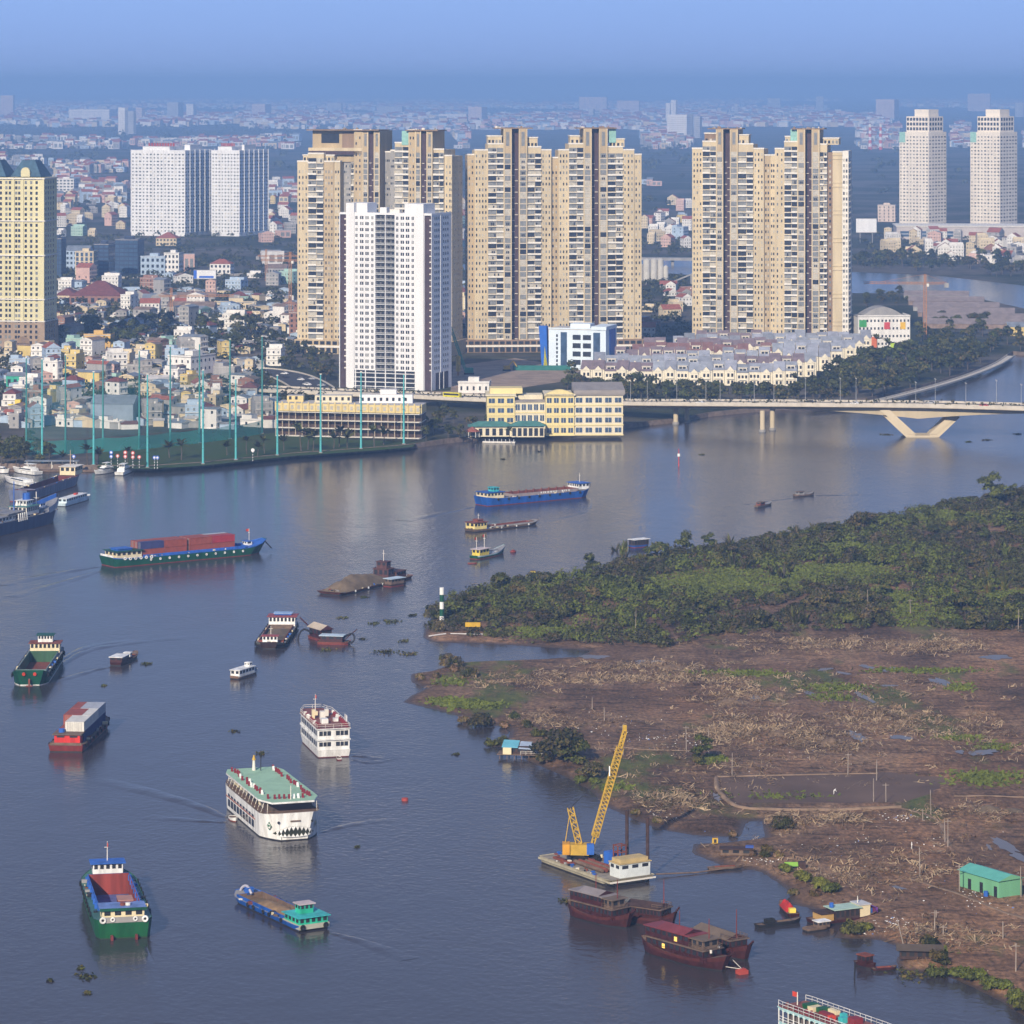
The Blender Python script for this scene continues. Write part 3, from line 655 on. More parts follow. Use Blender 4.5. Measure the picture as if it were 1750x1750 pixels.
def crown(t, x0, x1, y0, y1, h, teal=None):
    b = MB(); b.box(x0-.8, y0-1.2, h, x1+.8, y1, h+.6, BROWN)
    for i in range(9): q = rng.uniform(x0, x1-1); b.cbox((q, rng.uniform(y0+1, y1-3), h+.6), (rng.uniform(.6, 2), 1, rng.uniform(.3, 1.2)), rng.choice((OFFW, GREYP, BROWN)))
    b.build('roof_slab', t)
    if teal is not None: b = MB(); b.box(teal, y0+1.5, h-9, teal+4.5, y0+8, h-.1, GLT); b.build('penthouse_glass', t)
def setback(t, x0, x1, y0, y1, z0, z1, m=BEIGE):
    b = MB(); b.box(x0, y0, z0, x1, y1, z1, m); b.box(x0-.4, y0-.4, z1, x1+.4, y1+.4, z1+.7, OFFW); b.build('setback_floor', t)
    g = MB(); n = int((x1-x0)/2.2)
    z = z0+.8
    while z+2.4 < z1:
        for i in range(n):
            q = x0+(i+.5)*(x1-x0)/n; g.box(q-.7, y0-.08, z, q+.7, y0+.02, z+2.0, pick((4, 2, 1)))
        z += FH
    g.build('setback_windows', t, kind='stuff')
def podium(t, x0, x1, y0, y1, h, m=DGREY, m2=BROWN):
    b = MB(); b.box(x0, y0, 0, x1, y1, h, m2); b.box(x0-.5, y0-.5, h*.45, x1+.5, y0-.02, h*.6, OFFW); b.build('podium', t)
    b = MB(); n = int((x1-x0)/4)
    for i in range(n): q = x0+(i+.5)*(x1-x0)/n; b.box(q-1.5, y0-.1, .4, q+1.5, y0+.02, h*.42, GLD); b.box(q-1.5, y0-.1, h*.65, q+1.5, y0+.02, h*.9, GLD)
    b.build('shopfront_panes', t, kind='stuff')
def at(x, y, z=GZ): return P(x, y, z)
# pair with the dark slots, right of the middle
t = thing('apartment_tower_pair', 'tall beige twin apartment tower on the right with a shaded grey-blue side face', 'tower', at(1316, 592), R(-10))
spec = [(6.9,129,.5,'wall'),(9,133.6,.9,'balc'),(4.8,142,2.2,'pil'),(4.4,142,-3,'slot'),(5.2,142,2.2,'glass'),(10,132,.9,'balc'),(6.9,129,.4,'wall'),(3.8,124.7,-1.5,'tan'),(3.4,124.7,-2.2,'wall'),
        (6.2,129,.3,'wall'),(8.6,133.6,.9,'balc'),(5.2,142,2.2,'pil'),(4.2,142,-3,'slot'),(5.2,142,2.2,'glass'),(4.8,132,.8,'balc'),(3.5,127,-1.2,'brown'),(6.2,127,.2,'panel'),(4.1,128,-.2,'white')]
X0, X1 = bays(t, spec, 27, 8, 'win', 'balc')
crown(t, X0+11, X0+32, -1, 18, 142, None); crown(t, X0+66, X0+86, -1, 18, 142, X0+64.5)
setback(t, X0+8, X0+16, 1, 14, 133, 139, GLG and BROWN); setback(t, X0+30, X0+37, 1, 14, 132, 138); setback(t, X0+61, X0+66, 1.2, 14, 133, 137); setback(t, X0+86, X0+96, 1, 16, 132, 136); podium(t, X0-2, X1+3, -4, 34, 7)
# middle pair
t = thing('apartment_tower_pair', 'tall beige twin apartment tower behind the blue and white clinic', 'tower', at(948, 601), R(4))
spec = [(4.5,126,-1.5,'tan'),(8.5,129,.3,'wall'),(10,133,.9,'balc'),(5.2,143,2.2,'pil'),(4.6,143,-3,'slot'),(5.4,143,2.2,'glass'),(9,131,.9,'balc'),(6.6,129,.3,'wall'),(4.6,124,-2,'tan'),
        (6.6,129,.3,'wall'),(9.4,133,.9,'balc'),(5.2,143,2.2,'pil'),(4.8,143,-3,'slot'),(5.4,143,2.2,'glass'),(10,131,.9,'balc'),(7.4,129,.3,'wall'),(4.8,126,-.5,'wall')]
X0, X1 = bays(t, spec, 27, 8, 'win', 'win')
crown(t, X0+18, X0+41, -1, 18, 143, None); crown(t, X0+71, X0+95, -1, 18, 143, X0+91)
setback(t, X0+13, X0+22, 1, 14, 133, 138); setback(t, X0+36, X0+45, 1, 14, 131, 137); setback(t, X0+66, X0+72, 1.2, 14, 133, 138); setback(t, X0+93, X0+101, 1, 16, 131, 136); podium(t, X0-4, X1+4, -5, 34, 8)
# pair behind the white tower
t = thing('apartment_tower_pair', 'tall tan twin apartment tower half hidden behind the white tower', 'tower', at(637, 606), R(-16))
spec = [(7.5,122,.6,'wall'),(10.5,127,1.2,'balc'),(6.5,122,.4,'tan'),(4,122,-.4,'wall'),(5,131,-7,'grey'),(3.2,131,-8,'balc'),(5.5,142,-3.5,'tan'),(4,142,-4.2,'pil'),(3.6,142,-6,'slot'),(4,142,-4.2,'glass'),
        (5,128,-14,'grey'),(4.5,129,-11,'grey'),(9.5,134,-6,'balc'),(4.5,142,-4.5,'tan'),(4,142,-4.2,'pil'),(3.6,142,-6,'slot'),(4,142,-4.2,'glass'),(7,130,-6,'balc'),(5,126,-7,'wall')]
X0, X1 = bays(t, spec, 30, 9, 'win', 'win')
crown(t, X0+6, X0+53, 3, 24, 142, None); crown(t, X0+72, X0+92, 4, 22, 142, X0+68)
b = MB(); b.box(X0+8, 6, 122, X0+40, 26, 141.9, BEIGE2); b.build('penthouse_block', t)
b = MB(); b.box(X0+14, 5.8, 134, X0+26, 6, 140, GLD); b.box(X0+28, 5.8, 128, X0+36, 6, 141, BROWN); b.build('penthouse_panes', t)
b = MB(); b.box(X0+6, 3.4, 129, X0+42, 6.2, 131, BEIGE); b.box(X0+6.5, 3.5, 126.6, X0+42, 6, 129, SLOT); b.build('terrace_parapet', t)
setback(t, X0+3, X0+24, 2, 16, 122, 126); podium(t, X0-1, X1+2, -3, 34, 9, BROWN, BEIGE2)
# ---- the white tower in front
t = thing('white_apartment_tower', 'bright white slab tower with dark plum strips beside the highway', 'tower', at(738, 668), R(-22))
Wf = 57.0; g, s = MB(), MB(); fh = 3.37; zb = 10.5; n_f = 26; ht = zb+fh*n_f
b = MB(); b.box(-Wf+.3, 2.0, 0, -.3, 29, ht+.4, WHITE); b.build('wall', t); b = MB(); b.box(-.55, .3, 0, -.3, 1.99, ht+.4, WHITE); b.build('corner_wall', t)
cols = [(4.4,'slot'),(5,'pyl'),(12.6,'win'),(12.6,'balc'),(12.2,'win'),(5.3,'pyl'),(4.9,'slot')]; x = -Wf
for (w, st) in cols:
    b = MB()
    if st == 'slot':
        b.box(x, 1.2, 0, x+w-.6 if x > -10 else x+w, 1.98, ht, SLOT); b.build('plum_strip', t)
        for f in range(n_f): s.box(x+w*.62, .8, zb+f*fh+.4, x+w-.6, 1.2, zb+f*fh+1.1, OFFW)
        s.box(x-.2, .2, 0, x+.25, 1.4, ht+.5, WHITE)
    elif st == 'pyl': b.box(x, -.5, 0, x+w, 3, ht+6.45, WHITE); b.build('pylon_wall', t)
    elif st == 'win':
        b.box(x+.01, 0, zb, x+w-.01, 1.98, ht, WHITE); b.build('front_wall', t)
        for f in range(n_f):
            z = zb+f*fh
            for i, (u, wd) in enumerate(((.10, 1.3), (.36, 2.1), (.62, 2.1), (.88, 1.3))):
                xc = x+w*u; g.box(xc-wd/2, -.05, z+.8, xc+wd/2, .05, z+2.55, GLD if rng.random() < .8 else GLG); s.box(xc-wd*.07, -.12, z+.95, xc+wd*.07, .0, z+2.45, WHITE)
            s.box(x, -.08, z-.1, x+w, .0, z+.1, WHITE)
    else:
        b.box(x+.01, 1.6, zb, x+w-.01, 1.98, ht, DGREY); b.build('balcony_back_wall', t)
        for k in (0, 1):
            xa = x+k*w/2
            for f in range(n_f):
                z = zb+f*fh; q = MB(); q.box(xa+.3, .1, z-.1, xa+w/2-.3, 1.58, z+.12, WHITE); q.box(xa+.3, .1, z+.12, xa+w/2-.3, .18, z+1.05, GLG); q.box(xa+.3, .05, z+1.05, xa+w/2-.3, .22, z+1.15, WHITE); q.build('balcony', t)
                for j in range(2): g.box(xa+.9+j*2.6, 1.5, z+.3, xa+2.4+j*2.6, 1.62, z+2.5, GLD)
            s.box(xa, -.15, zb, xa+.4, 1.6, ht+.2, WHITE)
        s.box(x+w-.35, -.15, zb, x+w, 1.6, ht+.2, WHITE)
    x += w
# columns of the car-park floors
for i in range(7):
    q = -Wf+9.8+i*6.15; s.box(q, -.1, 0, q+.6, .5, zb, WHITE)
for k in range(4): s.box(-Wf+9.4, -.05, 1.2+k*2.5, -10.5, .45, 1.6+k*2.5, WHITE); g.box(-Wf+9.5, .18, 1.7+k*2.5, -10.6, .31, 3.4+k*2.5, GLD)
g.T = s.T = Matrix.Rotation(R(90), 4, 'Z')
for f in range(n_f):
    z = zb+f*fh
    for u in (4.5, 7.2, 10, 17, 20, 23): g.box(u, .2, z+.9, u+1.0, .36, z+2.5, GLD)
    g.T = s.T = Matrix.Rotation(R(90), 4, 'Z')
s.box(13, .1, 9, 13.5, .4, ht, WHITE)
g.box(6, .2, 0, 24, .33, 9.5, SLOT); s.box(11, .0, 0, 11.8, .3, 9.5, WHITE); s.box(17, .0, 0, 17.8, .3, 9.5, WHITE)
g.T = s.T = None
g.build('window_panes', t, kind='stuff'); s.build('facade_trim', t, kind='stuff')
b = MB(); b.box(-Wf+4, 3, ht, -Wf+16, 16, ht+6.4, WHITE); b.build('stair_head', t); b = MB(); b.box(-18, 3, ht, -5, 16, ht+6.4, WHITE); b.build('stair_head', t)
b = MB(); b.box(-Wf+.2, .2, ht, -.2, .6, ht+1.2, WHITE); b.box(-34, 5, ht+.4, -30, 9, ht+4, WHITE); b.box(-28, 5, ht+.4, -22, 9, ht+3, OFFW); b.box(-.7, .6, ht, -.2, 28, ht+1.2, WHITE); b.build('roof_parapet', t)
# ---- generic far tower with one lit and one shaded face
def far_tower(name, label, xc, yb, wl_, wr_, htop, rz, wall, fh=3.5, nl=12, nr_=8, z0=4, wt=(5,2,1), mull=True, group=None):
    p = at(xc, yb); s_ = FPX/p.y; W = wl_/s_/math.cos(R(rz)); D = wr_/s_/math.sin(R(abs(rz))); Ht = htop/s_
    t = thing(name, label, 'tower', p, R(rz), group)
    b = MB(); b.box(-W, 0, 0, 0, D, Ht, wall); b.build('wall', t)
    g, s = MB(), MB(); z = z0
    while z+fh < Ht-1.5:
        for i in range(nl):
            q = -W+(i+.5)*W/nl; ww = W/nl*(.5 if i % 3 else .34); g.box(q-ww/2, -.08, z+.9, q+ww/2, .02, z+2.5, pick(wt))
        for i in range(nr_):
            q = (i+.5)*D/nr_; ww = D/nr_*.5; g.box(-.02, q-ww/2, z+.9, .08, q+ww/2, z+2.5, pick(wt))
        z += fh
    if mull:
        for i in range(0, nl+1, 3): q = -W+i*W/nl; s.box(q-.35, -.6, z0, q+.35, 0, Ht+.6, wall)
        for i in range(0, nr_+1, 2): q = i*D/nr_; s.box(0, q-.3, z0, .6, q+.3, Ht+.6, wall)
    g.build('window_panes', t, kind='stuff')
    if mull: s.build('facade_fins', t, kind='stuff')
    return t, W, D, Ht
REDS = M('red_sign_paint', (.35,.05,.05), .6)
for (xc, wl_, wr_, lab, nl) in ((316, 96, 42, 'wide white apartment block with a red roof sign, larger of the two side by side', 15), (409, 49, 42, 'narrower white apartment block beside the wide white one', 9)):
    t, W, D, Ht = far_tower('white_apartment_block', lab, xc, 404, wl_, wr_, 147, -22, WHITE, 3.9, nl, 12)
    b = MB(); b.box(-W*.8, 2, Ht, -W*.3, D*.5, Ht+4, WHITE); b.box(-W*.12, D*.2, Ht, -1, D*.6, Ht+6, WHITE); b.build('roof_house', t)
    b = MB()
    for i in range(10): b.box(-W*.7+i*W*.05, 3, Ht+4.5, -W*.7+i*W*.05+W*.033, 3.4, Ht+8, REDS)
    b.box(-W*.7, 3.4, Ht+4.2, -W*.2, 3.6, Ht+4.6, GREYP); b.build('roof_sign', t)
CREAMT = M('pale_cream_concrete', (.74,.67,.57), .85, .08, .1, streak=True)
for (xc, lab) in ((1587, 'slim cream tower on a low mall, nearer the beige twin towers'), (1709, 'slim cream tower on a low mall, at the far end by the frame')):
    t, W, D, Ht = far_tower('cream_residential_tower', lab, xc, 398, 46, 36, 172, -38, CREAMT, 4.0, 9, 6, 8, (6,3,1), False)
    b = MB(); b.box(-W*.82, D*.1, Ht, -W*.05, D*.9, Ht+18, CREAMT); b.box(-W*.6, D*.2, Ht+18, -W*.12, D*.75, Ht+26, CREAMT); b.build('stepped_top', t)
    g = MB()
    for k in range(3):
        for i in range(7): q = -W*.8+i*W*.105; g.box(q, D*.1-.1, Ht+2+k*5.5, q+W*.07, D*.1+.02, Ht+5.4+k*5.5, GLD)
        for i in range(5): q = D*.14+i*D*.15; g.box(-W*.05-.02, q, Ht+2+k*5.5, -W*.05+.1, q+D*.09, Ht+5.4+k*5.5, GLD)
    g.build('crown_windows', t, kind='stuff')
    b = MB(); b.box(-W, -.3, Ht-12, -W*.8, 0, Ht, GLT); b.build('corner_glass', t)
MALL = M('mall_cladding', (.50,.45,.42), .85, .1, .1)
p = at(1660, 409); t = thing('mall_podium', 'long low mall under the two slim cream towers', 'mall', p, R(-3))
b = MB(); b.box(-82, -4, 0, 95, 60, 14, MALL); b.build('wall', t); b = MB(); b.box(-78, -4.2, 3, -20, -3.9, 9, GLB); b.box(-78, -4.3, 5.6, -20, -4.1, 6.2, WHITE); b.build('shopfront_panes', t); b = MB(); b.box(-83, -5, 14, 96, 61, 15, OFFW); b.build('roof_edge', t)
# ---- cream tower with steep blue roofs at the frame edge
CRM = M('cream_yellow_plaster', (.66,.60,.36), .85, .1, .1, streak=True); STONE = M('brown_stone_base', (.34,.25,.17), .9, .15, .3); SLATE = M('blue_slate_roof', (.045,.10,.15), .6, .3, .4)
p = at(75, 604); t = thing('cream_mansard_tower', 'pale yellow tower with steep blue roofs cut by the frame edge', 'tower', p, R(-11))
b = MB(); b.box(-46, 0, 20, 0, 26, 112, CRM); b.build('wall', t); b = MB(); b.box(-47, -.7, 0, .7, 27, 20, STONE); b.build('stone_base', t)
g, s = MB(), MB()
groups = [(-44.5, 2), (-37.5, 3), (-30, 2), (-24, 2), (-17.5, 2), (-11.8, 3), (-3, 1)]
for f in range(32):
    z = 2.5+f*3.4
    for (q, k) in [(-45, 1), (-42.5, 1), (-38.5, 1), (-36, 1), (-32, 1), (-29.5, 1), (-25.8, 1), (-23.4, 1), (-19.2, 1), (-17.2, 1), (-12.8, 1), (-9.2, 1), (-5.6, 1)]:
        g.box(q, -.08 if z > 20 else -.78, z, q+1.5, .02 if z > 20 else -.68, z+1.9, GLD if rng.random() < .8 else GLG)
    for u in (3, 8, 13, 18): g.box(-.02, u, z, .08 if z > 20 else .78, u+1.6, z+1.9, GLD)
for q in (-46.2, -33.5, -20.8, -14.6, -.9): s.box(q, -.6, 20, q+1.2, 0, 112, CRM)
for z in (20, 34, 62, 84, 111): s.box(-46.5, -1.0, z, .4, -.02, z+.7, OFFW); s.box(.02, -.4, z, .9, 26.3, z+.7, OFFW)
g.build('window_panes', t, kind='stuff'); s.build('facade_trim', t, kind='stuff')
for (a, c) in ((-46, -25.5), (-22.5, -2)):
    b = MB(); b.loft([[(a,.5,112.5),(c,.5,112.5),(c,22,112.5),(a,22,112.5)],[(a+6,6,123),(c-6,6,123),(c-6,17,123),(a+6,17,123)]], SLATE); b.build('mansard_roof', t)
    b = MB(); m_ = (a+c)/2; b.prism([(m_-3,-.4),(m_+3,-.4),(m_+3,2),(m_-3,2)], 112.5, 115.5, CRM); b.cyl((m_,-.5,115.5), (m_,1.5,115.5), 3, CRM, n=16); b.build('arched_gable', t)
b = MB(); b.box(-18, -1, 0, -9, -.75, 6.5, BROWN); b.cyl((-13.5,-1,6.5), (-13.5,-.72,6.5), 4.4, BROWN, n=16); b.build('arched_entrance', t)
# ---- far hazy towers
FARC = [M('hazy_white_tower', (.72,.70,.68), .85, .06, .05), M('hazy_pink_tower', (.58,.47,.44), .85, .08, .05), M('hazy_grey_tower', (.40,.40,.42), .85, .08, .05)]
fars = [(0,24,200,163,1,-10),(117,192,210,187,0,-4),(201,218,231,184,0,-35),(218,232,229,190,2,-35),(231,247,205,184,1,-30),(285,312,205,175,2,-20),(318,335,205,178,0,-20),(430,462,200,178,1,-20),
        (750,800,208,195,0,-4),(800,832,208,183,1,-20),(990,1040,192,166,1,-6),(1006,1017,206,186,2,-20),(1055,1095,195,172,1,-8),(1138,1147,215,176,0,-30),(1147,1158,215,171,0,-30),(1141,1186,238,196,0,-28),(1186,1200,236,199,2,-28),(1498,1540,206,170,1,-20),(1255,1262,200,178,2,-10),(1312,1335,190,168,2,-10),(1395,1408,190,165,2,-10),(1655,1695,190,160,1,-12),(1427,1438,194,187,0,-5),(645,690,198,182,2,-4),(1735,1750,200,176,2,-10),(560,585,195,176,2,-8)]
fl = ['pale', 'pinkish', 'grey']
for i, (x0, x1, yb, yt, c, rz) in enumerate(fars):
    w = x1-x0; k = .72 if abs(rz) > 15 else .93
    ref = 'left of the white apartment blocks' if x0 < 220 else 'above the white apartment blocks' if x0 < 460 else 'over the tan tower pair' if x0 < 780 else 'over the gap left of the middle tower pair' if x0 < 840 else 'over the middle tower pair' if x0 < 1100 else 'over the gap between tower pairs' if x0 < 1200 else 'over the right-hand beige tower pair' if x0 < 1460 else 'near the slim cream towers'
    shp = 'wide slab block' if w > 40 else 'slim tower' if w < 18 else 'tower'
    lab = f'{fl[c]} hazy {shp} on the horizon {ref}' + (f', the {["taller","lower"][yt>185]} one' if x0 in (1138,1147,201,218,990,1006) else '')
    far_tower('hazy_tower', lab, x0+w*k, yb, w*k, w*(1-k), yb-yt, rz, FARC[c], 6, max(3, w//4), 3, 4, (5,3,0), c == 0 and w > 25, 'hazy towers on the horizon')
# ================================================================ the city on the far bank
NOGO = []           # world rectangles kept free: (x0, x1, y0, y1)
SIL = [(510,774,225,610),(803,1094,222,600),(1183,1464,217,595),(578,774,350,670),(218,453,250,404),(1538,1624,187,404),(1661,1749,187,404),(-80,90,283,606),(986,1500,596,668),(1456,1558,516,592)]
def free(p, r=5.0):
    return not any(a-r < p.x < b+r and c-r < p.y < d+r for a, b, c, d in NOGO)
TIN = M('grey_blue_tin_roof', (.20,.225,.26), .55, .25, .3, .4); TINR = M('rusty_tin_roof', (.22,.16,.13), .8, .35, .3); RTILE = M('red_tile_roof', (.30,.10,.07), .8, .25, .6); MAROON = M('maroon_tile_roof', (.17,.06,.055), .8, .25, .5)
LITE = M('pale_flat_roof', (.48,.46,.44), .9, .2, .3); WALLS = [('white', M('house_white', (.72,.70,.66), .85, .12, .3, streak=True)), ('cream', M('house_cream', (.60,.50,.33), .85, .12, .3, streak=True)), ('grey', M('house_grey', (.33,.32,.31), .9, .2, .3, streak=True)),
        ('pale blue', M('house_blue', (.38,.48,.60), .85, .12, .3)), ('yellow', M('house_yellow', (.62,.48,.18), .85, .12, .3)), ('pink', M('house_pink', (.58,.38,.32), .85, .12, .3)), ('brick', M('house_brick', (.28,.15,.11), .9, .2, .4)), ('mint', M('house_mint', (.34,.52,.44), .85, .12, .3))]
ROOFS = [('flat', LITE), ('tin', TIN), ('rusty tin', TINR), ('red tiled', RTILE), ('maroon', MAROON)]
def house_parts(wi, ri, fl, w, d):
    wall = WALLS[wi][1]; rn, rm = ROOFS[ri]; h = fl*3.3
    a = MB(); a.box(-w/2, 0, -.5, w/2, d, h, wall)
    r = MB()
    if rn == 'flat':
        r.box(-w/2-.15, -.15, h, w/2+.15, d+.15, h+.25, rm)
        r.box(-w/2-.1, -.1, h+.25, w/2+.1, .1, h+.95, wall); r.box(w/2-.1, .1, h+.25, w/2+.1, d, h+.95, wall); r.box(-w/2-.1, .1, h+.25, -w/2+.1, d, h+.95, wall)
        r.box(-w/2+.4, d*.55, h+.25, w/2-.6, d-.6, h+2.7, wall, TIN)
        r.cyl((w*.2, d*.3, h+.25), (w*.2, d*.3, h+1.7), .55, OFFW, n=7)
    elif rn in ('tin', 'rusty tin'): r.gable(-w/2, 0, w/2, d, h, w*.16, rm, wall, 'y', .35)
    else: (r.hip(-w/2, 0, w/2, d, h, w*.32, rm, 1.0, .5) if rn == 'maroon' else r.gable(-w/2, 0, w/2, d, h, min(w, d)*.34, rm, wall, 'x' if w > d else 'y', .4))
    g = MB(); n = max(1, int(w/2.6))
    for f in range(fl):
        for i in range(n):
            q = -w/2+(i+.5)*w/n; g.box(q-.5, -.09, f*3.3+1.0, q+.5, .02, f*3.3+2.3, rng.choice((GLD, GLG, GLG)))
        if fl > 2: g.box(-w/2, -.7, f*3.3-.1, w/2, -.02, f*3.3+.1, OFFW)
        for j in range(max(1, int(d/5))) if rng.random() < .5 else (): q = (j+.5)*d/max(1, int(d/5)); g.box(w/2-.02, q-.6, f*3.3+1, w/2+.08, q+.6, f*3.3+2.4, GLD); g.box(-w/2-.08, q-.6, f*3.3+1, -w/2+.02, q+.6, f*3.3+2.4, GLD)
    return a, r, g
_hp = {}
def house(loc, rz, wi, ri, fl, w, d, where, s=1.0):
    k = (wi, ri, fl, w, d)
    if k not in _hp: _hp[k] = [b.mesh(n) for b, n in zip(house_parts(*k), ('wall', 'roof', 'windows'))]
    lab = f'{WALLS[wi][0]} {["one","two","three","four","five"][fl-1]}-storey house with a {ROOFS[ri][0]} roof {where}'
    t = thing('house', lab, 'house', loc, rz, lab[:60], s)
    put('wall', _hp[k][0], t); put('roof', _hp[k][1], t); put('window_panes', _hp[k][2], t, kind='stuff')
# ---- single buildings
def block(name, label, cat, x0, x1, yb, h, depth, wall, floors, ncol, rz=0.0, roof='flat', rm=None, glass=GLD, wfrac=.5, hfrac=.5, side=True, z=GZ):
    p = at((x0+x1)/2, yb, z); W = (x1-x0)*p.y/FPX; t = thing(name, label, cat, p, R(rz))
    b = MB(); b.box(-W/2, 0, -.5, W/2, depth, h, wall); b.build('wall', t)
    r = MB()
    if roof == 'flat':
        r.box(-W/2-.2, -.2, h, W/2+.2, depth+.2, h+.4, rm or LITE); r.box(-W/2-.2, -.2, h+.4, W/2+.2, .15, h+1.1, wall); r.box(W/2-.15, .2, h+.4, W/2+.2, depth, h+1.1, wall); r.box(-W*.2, depth*.4, h+.4, W*.15, depth*.8, h+3, wall)
    elif roof == 'hip': r.hip(-W/2, 0, W/2, depth, h, min(W, depth)*.3, rm or RTILE, 1.0)
    elif roof == 'gx': r.gable(-W/2, 0, W/2, depth, h, min(W, depth)*.22, rm or TIN, wall, 'x')
    elif roof == 'gy': r.gable(-W/2, 0, W/2, depth, h, min(W, depth)*.22, rm or TIN, wall, 'y')
    r.build('roof', t)
    if floors:
        g = MB(); fh = h/floors
        for f in range(floors):
            for i in range(ncol):
                q = -W/2+(i+.5)*W/ncol; w = W/ncol*wfrac; g.box(q-w/2, -.1, f*fh+fh*(1-hfrac)/2, q+w/2, .02, f*fh+fh*(1+hfrac)/2, glass)
            if side:
                n = max(2, int(ncol*depth/W))
                for i in range(n):
                    q = (i+.5)*depth/n; w = depth/n*wfrac; g.box(W/2-.02, q-w/2, f*fh+fh*(1-hfrac)/2, W/2+.1, q+w/2, f*fh+fh*(1+hfrac)/2, glass)
        g.build('window_panes', t, kind='stuff')
    NOGO.append((p.x-W/2, p.x+W/2, p.y-2, p.y+depth))
    return t, W
NAVY = M('navy_curtain_wall', (.035,.045,.08), .25, .2, .1, .5); W_ = dict((k, m) for k, m in WALLS)
block('office_block', 'dark navy glass office block with a pale vertical strip', 'office', 196, 236, 467, 30, 24, NAVY, 8, 5, -8, glass=GLB, wfrac=.85, hfrac=.7)
block('office_block', 'dark blue glass office block tucked behind the cream mansard tower', 'office', 84, 105, 474, 34, 20, NAVY, 9, 4, -5, glass=GLB, wfrac=.8, hfrac=.7)
block('office_block', 'dark grey office block with a white edge between pale offices', 'office', 160, 186, 474, 29, 20, NAVY, 8, 3, -10, glass=GLB, wfrac=.8)
block('office_block', 'cream office with tall dark glass bands in front of the navy blocks', 'office', 128, 160, 478, 24, 18, W_['cream'], 6, 4, -6, glass=GLB, wfrac=.55, hfrac=.8)
block('office_block', 'pale blue office with a low tin roof beside the dark grey office', 'office', 112, 152, 462, 18, 20, W_['pale blue'], 4, 6, -4, 'gx')
block('office_block', 'pale blue and white warehouse office right of the navy block', 'office', 240, 282, 470, 16, 22, W_['pale blue'], 3, 5, -5)
block('office_block', 'white four-storey office next to the pale blue warehouse office', 'office', 280, 306, 470, 19, 18, W_['white'], 4, 4, -8)
block('hotel', 'white six-storey hotel standing alone above the low red roofs', 'hotel', 94, 127, 337, 27, 22, W_['white'], 6, 5, -12, wfrac=.6)
block('villa', 'white villa with an orange-red hip roof behind the billboard', 'house', 358, 394, 468, 9, 14, W_['white'], 2, 5, -10, 'hip', RTILE)
block('villa', 'large red-roofed villa at the foot of the wide white apartment block', 'house', 266, 302, 420, 8, 20, W_['cream'], 2, 6, -8, 'hip', RTILE)
block('workshop', 'ochre yellow block with a bare steel frame on its roof', 'building', 143, 189, 603, 11, 13, M('ochre_plaster', (.60,.38,.12), .85, .12, .3), 2, 4, -6, wfrac=.3, hfrac=.4)
block('school', 'white three-storey building with a shaded blue-grey flank behind the net poles', 'building', 283, 330, 652, 14, 26, W_['white'], 3, 4, -28, rm=GREYP, wfrac=.25, hfrac=.35)
block('warehouse', 'big grey-blue sheet-metal warehouse behind the driving range', 'warehouse', 154, 228, 728, 11, 18, M('blue_sheet_metal', (.24,.29,.36), .5, .12, .2, .4), 0, 1, -6, 'gx', TIN)
block('warehouse', 'low white-walled store with a plain wall left of the highway', 'warehouse', 248, 292, 667, 5.5, 12, W_['white'], 0, 1, -4, 'gx', LITE)
block('tenement', 'bare brick four-storey tenement behind the first net poles', 'house', 44, 72, 710, 12.5, 10, W_['brick'], 3, 3, -8, wfrac=.3)
block('house', 'bright yellow two-storey house at the frame edge behind the moored ships', 'house', 14, 42, 714, 6, 8, M('bright_yellow_paint', (.75,.58,.10), .8, .08, .3), 2, 2, -6, wfrac=.3)
block('house', 'plain white gable-fronted house above the yellow house', 'house', 22, 42, 684, 7.5, 10, W_['white'], 1, 2, -8, wfrac=.2, hfrac=.2)
block('house', 'emerald green corrugated house near the frame edge', 'house', 10, 42, 664, 7, 9, M('emerald_sheet', (.05,.38,.26), .7, .15, .4), 1, 3, -6, 'gx', TIN)
block('market_hall', 'long hall with a wide maroon roof left of the middle trees', 'hall', 118, 210, 521, 7, 36, W_['brick'], 1, 8, -5, 'hip', MAROON)
block('market_hall', 'smaller maroon-roofed hall beside the cream mansard tower', 'hall', 92, 130, 518, 6, 26, W_['cream'], 1, 5, -5, 'hip', MAROON)
for i, (x0, x1, yb, c, r, lab) in enumerate([(242,300,524,'cream','gx','long tan workshop shed below the orange crane jib'),(300,368,521,'grey','gx','grey-roofed shed behind the small tower crane'),(368,438,531,'cream','flat','cream colonnaded building right of the small tower crane'),(285,366,538,'grey','gx','long concrete shed under the tower crane mast'),(306,332,541,'cream','flat','cream two-storey house in front of the long shed'),(455,490,470,'grey','gx','grey shed left of the tan tower pair')]):
    block('shed', lab, 'shed', x0, x1, yb, 6, 16, W_[c], 1, 7, -4, r, TINR if i % 2 else TIN)
block('tenement', 'narrow brown four-storey block against the tan tower pair', 'house', 494, 512, 578, 17, 12, W_['brick'], 5, 2, -5, wfrac=.4)
block('stair_block', 'cream striped service block between the white tower and the middle towers', 'building', 775, 801, 540, 14, 14, M('cream_ribbed', (.68,.58,.36), .8, .08, .4), 1, 6, -5, wfrac=.3, hfrac=.9, glass=OFFW)
block('apartment_block', 'plain cream mid-rise block left of the slim cream towers', 'building', 1500, 1530, 379, 20, 18, M('peach_plaster', (.62,.50,.42), .85, .1, .2), 5, 4, -12, wfrac=.25)
block('villa', 'yellow low house at the right frame edge behind the promenade trees', 'house', 1722, 1775, 574, 6, 14, W_['yellow'], 1, 4, -4, 'gx', TIN)
